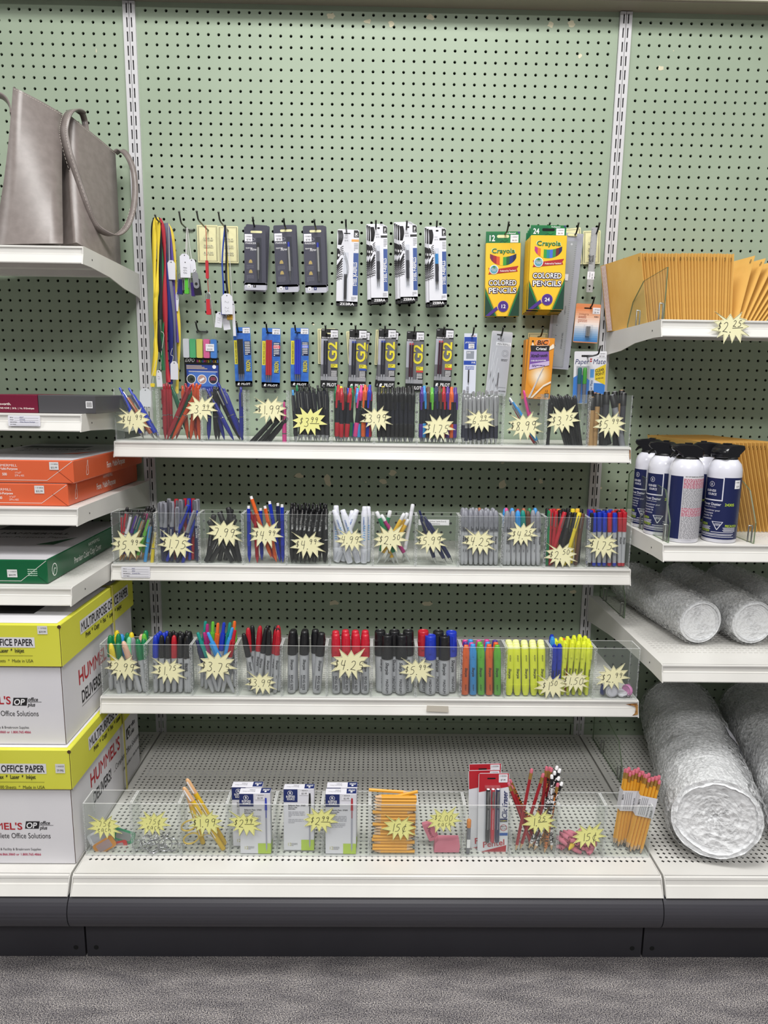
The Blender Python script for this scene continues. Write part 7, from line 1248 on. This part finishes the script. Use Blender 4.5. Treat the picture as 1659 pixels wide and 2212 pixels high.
# sharpener card and pencil card
s = CD('sharpener_card', 'orange to blue card with a small metal sharpener', 'sharpener card', None, (1245, 655), (1299, 653), (1237, 739), -.03); s.new().base(mat('#d98a5a', .45), .003)
for k in range(16):
    f = k/15; a, b = ((0xdf, 0x86, 0x52), (0xf0, 0xe6, 0xe2)) if f < .5 else ((0xf0, 0xe6, 0xe2), (0x3f, 0x7f, 0xbe)); g = f*2 if f < .5 else f*2-1; s.R(.01, .1+.056*k-.02, .99, .1+.056*(k+1)-.02, mat('#%02x%02x%02x' % tuple(int(p+(q-p)*g) for p, q in zip(a, b)), .45), -.0007)
s.Tx('integra', .14, .29, .06, mat('#9a5638', .5), -.0009, 0, 'l', .4).S(.13, .31, .45, .38, 2, mat('#9a3c20', .5)).S(.13, .4, .5, .5, 4, mat('#b0603c', .5)).Tx('42852', .76, .34, .035, INK, -.0009, 1); s.base(DARK, .0015, .0009, .095, .13, .33, .64); s.end('backing_card'); s.new(); s.b.box(.46*s.w, -.009, -.83*s.h, .62*s.w, -.001, -.58*s.h, mat('#b4b4b8', .25, .8)); s.b.prism([(.49*s.w, -.8*s.h), (.57*s.w, -.8*s.h), (.53*s.w, -.6*s.h)], -.0097, -.009, STEEL); s.end('metal_sharpener'); s.new(); s.b.box(.38*s.w, -.012, -.88*s.h, .70*s.w, -.0006, -.54*s.h, BLIS); s.end('blister'); s.sticker(.68, .09, .98, .25, '1 071625', '$1.95')
s = CD('pencil_card', 'white and blue card of two clear green mechanical pencils by the upright', 'pencil card', None, (1241, 759), (1311, 760), (1236, 872), -.03); s.new().base(mat('#e3e3e9', .45), .003); s.F([(0, .5), (.2, .42), (.62, .6), (.99, .62), (.99, .99), (.0, .99)][::-1], mat('#3f7fd0', .45), -.0007); s.Tx('Paper', .02, .24, .1, BNV, -.0009, 0, 'l', .43, 0, .2).Tx('Mate', .57, .24, .1, BNV, -.0009, 0, 'l', .40, 0, .2)
for v in (.15, .19): s.b.face([(s.w*(.52+.035*x), -s.h*(v+.018*z)) for x, z in ((0, 1), (-1, 0), (-.9, -.7), (-.5, -1), (0, -.5), (.5, -1), (.9, -.7), (1, 0))][::1], -.0009, CRD)
s.F([(.66, .34), (.99, .24), (.99, .64), (.66, .54)][::-1], mat('#e4c832', .45), -.0009).Tx('CLEAR', .67, .40, .055, INK, -.0011, 1, 'l', .28, .2).Tx('POINT', .69, .47, .055, INK, -.0011, 1, 'l', .28, .2).Tx('#2 PENCIL', .7, .535, .026, INK, -.0011, 1, 'l', .24, .15); s.R(.5, .33, .64, .9, mat('#c9d4e6', .4), -.0008).R(.51, .34, .63, .5, mat('#5a9ad8', .4), -.0009).Tx('Paper Mate', .6, .8, .05, BNV, -.0011, 0, 'l', .25, PI/2); s.base(DARK, .0016, .0009, .07, .105, .22, .56); s.end('backing_card')
for u, c in ((.17, '#1f6a6a'), (.33, '#4aa83a')):
    q = MB(); m_ = mat(c, .2, trans=(.85, c)); X = u*s.w; q.lathe([(.001, -s.h*.99), (.0045, -s.h*.9), (.005, -s.h*.62)], CLR, 10, T(X, -.007, 0)); q.lathe([(.0054, -s.h*.62), (.0054, -s.h*.34), (.004, -s.h*.31)], m_, 10, T(X, -.007, 0)); q.obj('clear_pencil', s.t)
s.new(); s.b.box(.08*s.w, -.0135, -.99*s.h, .48*s.w, -.0006, -.28*s.h, BLIS); s.end('blister'); s.sticker(.70, .01, .97, .12, '1 120425', '$7.50')
# lanyards: ribbons looped over the first hook, ending in small fittings
WTAG = mat('#dcdce4', .6); CORD = mat('#d9d8d6', .7)
def ptag(par, x, y, w, h, Y, rot=0, txt=None, hole=True, vert=True):
    p = atY(x, y, Y); q = atY(x+w, y+h, Y); W, H = q.x-p.x, p.z-q.z; M = T(p.x, Y, p.z) @ RY(rot); mb = MB(); o = [(W*.0, -H), (W, -H), (W, -H*.16), (W*.72, 0), (W*.28, 0), (0, -H*.16)]; mb.prism(o, -.0006, 0, WTAG, M)
    if hole: mb.disc(W*.5, -H*.1, .0014, BLK, -.0008, M, 10)
    if txt:
        if vert: mb.hand(txt, 0, 0, W*.36, GREYP if len(txt) > 3 else mat('#5a5a60', .7), -.0008, .0006, .72, M @ T(W*.3, 0, -H*.34) @ RY(PI/2))
        else: mb.hand(txt, W*.15, -H*.7, H*.3, GREYP, -.0008, .0006, .72, M)
    mb.obj('price_tag', par); return p, W
def cord(par, pts, r=.0006, m=None, name='string'): mb = MB(); mb.tube(spline([tuple(atY(*p)) for p in pts], 5), r, m or CORD, 5); mb.obj(name, par)
def lanyard(label, c, strands, Y, wd, fit=None):
    t = thing('hanging_lanyard', label, 'lanyard', I4, 'ribbon lanyards on the first hook'); m = mat(c, .75)
    for st in strands:
        pts = spline([tuple(atY(x, y, Y+.004*math.sin(k*1.3)-.002*(k % 2))) for k, (x, y) in enumerate(st)], 6); n = len(pts); ws = [(wd*(.75+.25*math.cos(i*.35+x0)), .003*math.sin(i*.4), 0) for i, x0 in ((i, st[0][0]) for i in range(n))]
        mb = MB(); quadribbon(mb, [tuple(p) for p in pts], ws, m, .0009); mb.obj('ribbon', t)
    if fit:
        x, y = fit; p = atY(x, y, Y); mb = MB(); mb.prism(rrect(p.x-.005, p.z-.009, p.x+.005, p.z, .002), Y-.004, Y+.001, m); mb.obj('clasp', t); mb = MB(); mb.tube([(p.x+.003*math.cos(a*PI/5), Y-.001, p.z-.014+.005*math.sin(a*PI/5)) for a in range(10)], .0007, SIL, 6, closed=True); mb.obj('split_ring', t)
    return t
lanyard('purple ribbon lanyard, second from the outer yellow one, first hook', '#5b4a9a', [[(360, 482), (366, 500), (371, 560), (376, 640), (381, 700), (383, 740)]], -.048, .010)
lanyard('pale yellow ribbon lanyard at the outer edge of the bundle by the pegs', '#e2c94a', [[(362, 484), (371, 510), (378, 580), (381, 640), (385, 700), (386, 760), (383, 830), (381, 850)]], -.042, .012)
lanyard('silver grey ribbon lanyard in the bundle on the first hook', '#6e6f80', [[(357, 482), (362, 510), (364, 560), (368, 620), (374, 690), (378, 750), (381, 800)]], -.056, .014)
lanyard('navy blue ribbon lanyard in the middle of the bundle', '#1c2470', [[(343, 474), (350, 520), (357, 570), (365, 640), (368, 700), (369, 760), (370, 822)]], -.064, .015, (369, 822))
lanyard('red ribbon lanyard running down beside the navy one', '#b02a38', [[(344, 472), (352, 500), (356, 560), (356, 620), (357, 690), (359, 750), (362, 800), (364, 826)]], -.07, .012)
lanyard('green ribbon lanyard crossing behind the yellow one', '#1f6a3e', [[(341, 472), (347, 520), (350, 580), (343, 650), (342, 690), (347, 740), (351, 790)], [(349, 560), (353, 640), (352, 700), (350, 760), (353, 800)]], -.074, .009)
lanyard('black ribbon lanyard behind the wide yellow one', '#17171c', [[(336, 470), (331, 490), (333, 560), (336, 640), (340, 700), (346, 760)], [(340, 470), (347, 520), (346, 600), (345, 690)]], -.078, .012)
ty = lanyard('wide bright yellow ribbon lanyard with a yellow clasp, front of the bundle', '#e9cf3a', [[(336, 470), (334, 490), (333, 560), (334, 620), (335, 645), (335, 690), (336, 720), (335, 760), (331, 812)], [(338, 470), (342, 495), (341, 560), (339, 620), (337, 645), (338, 700), (336, 740), (337, 770), (334, 812)]], -.086, .011, (330, 828))
cord(ty, [(337, 778, -.09), (330, 806, -.09), (322, 830, -.09), (316, 842, -.09)]); cord(ty, [(331, 812, -.087), (330, 828, -.087)], .0008)
ptag(ty, 302, 838, 26, 40, -.095, .05)
tg = [t for t in bpy.data.objects if t.name.startswith('hanging_lanyard')]
cord(tg[3], [(372, 752, -.07), (369, 766, -.07), (374, 770, -.07), (372, 784, -.07)]); ptag(tg[3], 368, 780, 18, 40, -.071, .02)
cord(tg[4], [(348, 716, -.08), (354, 724, -.08), (349, 760, -.08), (347, 800, -.08)]); ptag(tg[5], 336, 800, 14, 36, -.083, -.05, '/.5', True, True); ptag(tg[2], 361, 562, 19, 42, -.062, .02); cord(tg[2], [(364, 485, -.06), (366, 540, -.061), (367, 566, -.063)]); ptag(tg[1], 380, 630, 9, 42, -.05, .1, '.5')
# USB drives
def usb(label, x, y, w, h, Y, body, metal=False, cordto=None, cc=None, rot=0, tagat=None, txt=None, cr=.0009):
    t = thing('hanging_usb_drive', label, 'USB drive', I4, 'USB drives on short cords'); p = atY(x, y, Y); q = atY(x+w, y+h, Y); W, H = q.x-p.x, p.z-q.z; M = T(p.x+W/2, Y, p.z) @ RY(rot)
    mb = MB(); mb.prism(rrect(-W/2, -H, W/2, -H*.3, .0015), -.004, .004, mat(body, .35), M); mb.obj('body', t)
    mb = MB(); sw = mat('#b9bac0', .25, .7)
    if metal: mb.prism(rrect(-W*.46, -H*.72, W*.4, 0, W*.42), -.0055, -.0045, sw, M); mb.disc(-W*.03, -H*.52, W*.22, BLK, -.0058, M); mb.tube([(W*.0+.003*math.cos(i*PI/5), -.005, .003+.003*math.sin(i*PI/5)) for i in range(10)], .0008, SIL, 6, M, True)
    else: mb.tube([(-W*.5, -.0045, -H*.85), (-W*.5, -.0045, -H*.1), (-W*.2, -.0045, 0), (W*.3, -.0045, 0), (W*.5, -.0045, -H*.1), (W*.5, -.0045, -H*.75)], .001, sw, 6, M); mb.box(-W*.25, -.003, -H*.3, W*.25, .003, -H*.06, STEEL, M)
    mb.obj('swivel_cover', t)
    if cordto: cord(t, [*cordto, (x+w/2, y, Y)], cr, mat(cc, .6) if cc else None, 'neck_cord')
    if tagat: ptag(t, *tagat, txt)
hk = (403, 492, -.06)
usb('dark blue USB drive at the inner end of the white corded group', 387, 590, 13, 46, -.055, '#26286e', False, (hk, (400, 560, -.057)), None, .12)
usb('purple USB drive half hidden behind the others on the white cords', 411, 598, 9, 42, -.05, '#4a2f8a', False, (hk, (408, 560, -.052)), None, -.05)
usb('bright green USB drive in the middle of the white corded group', 399, 586, 11, 49, -.065, '#58b83a', False, (hk, (403, 555, -.062)), None, .03, (388, 548, 22, 36, -.066, 0), None)
usb('black USB drive with a silver swivel cover and round pivot', 415, 588, 16, 50, -.068, '#1c1c22', True, ((405, 492, -.062), (413, 555, -.065)), None, -.1, (406, 560, 16, 30, -.0675, -.1), None)
usb('USB drive hidden under the white 8 GB tag', 395, 594, 6, 40, -.06, '#1d2a1f', False, (hk, (402, 560, -.06)), None, 0, (389, 563, 23, 37, -.073, 0), '8GB')
usb('single red USB drive in a dark swivel sleeve on a red cord', 445, 632, 11, 48, -.06, '#c22a34', False, ((444, 487, -.062), (446, 520, -.062), (447, 570, -.062), (449, 610, -.06)), '#b8322c')
tr = bpy.data.objects['hanging_usb_drive.005']; mb = MB(); a, b = atY(445, 572, -.0625), atY(452, 602, -.0625); mb.prism(rrect(a.x-.001, b.z, b.x-.001, a.z+.01, .002), -.0645, -.0605, mat('#b8202c', .6)); mb.obj('cord_stopper', tr); cord(tr, [(454, 640, -.058), (460, 680, -.05), (467, 728, -.035)], .0006)
h4 = (486, 486, -.07)
usb('dark blue corded drive at the inner side of the last corded bundle', 478, 640, 10, 40, -.055, '#22349a', False, (h4, (480, 560, -.065), (482, 610, -.06)), '#2a4ab0', .02, (467, 673, 16, 34, -.054, .12), '25.1', .0021)
usb('black corded drive behind the large white tag of the last bundle', 486, 642, 14, 38, -.06, '#1d1d28', False, (h4, (489, 545, -.068), (488, 600, -.064)), '#17171c', 0, (478, 634, 25, 45, -.068, 0), '2 25.6', .0026)
usb('yellow and orange banded drive hanging below the large white tag', 490, 655, 13, 36, -.05, '#dba83a', False, (h4, (491, 560, -.062), (494, 610, -.056)), '#d8c860', 0, (478, 680, 16, 34, -.049, -.15), None, .0019)
usb('grey drive with a long narrow tag at the edge of the last bundle', 499, 650, 6, 30, -.045, '#b9b9c2', False, ((488, 488, -.06), (496, 560, -.055), (500, 620, -.05)), None, 0, (500, 650, 8, 76, -.05, -.03), None)
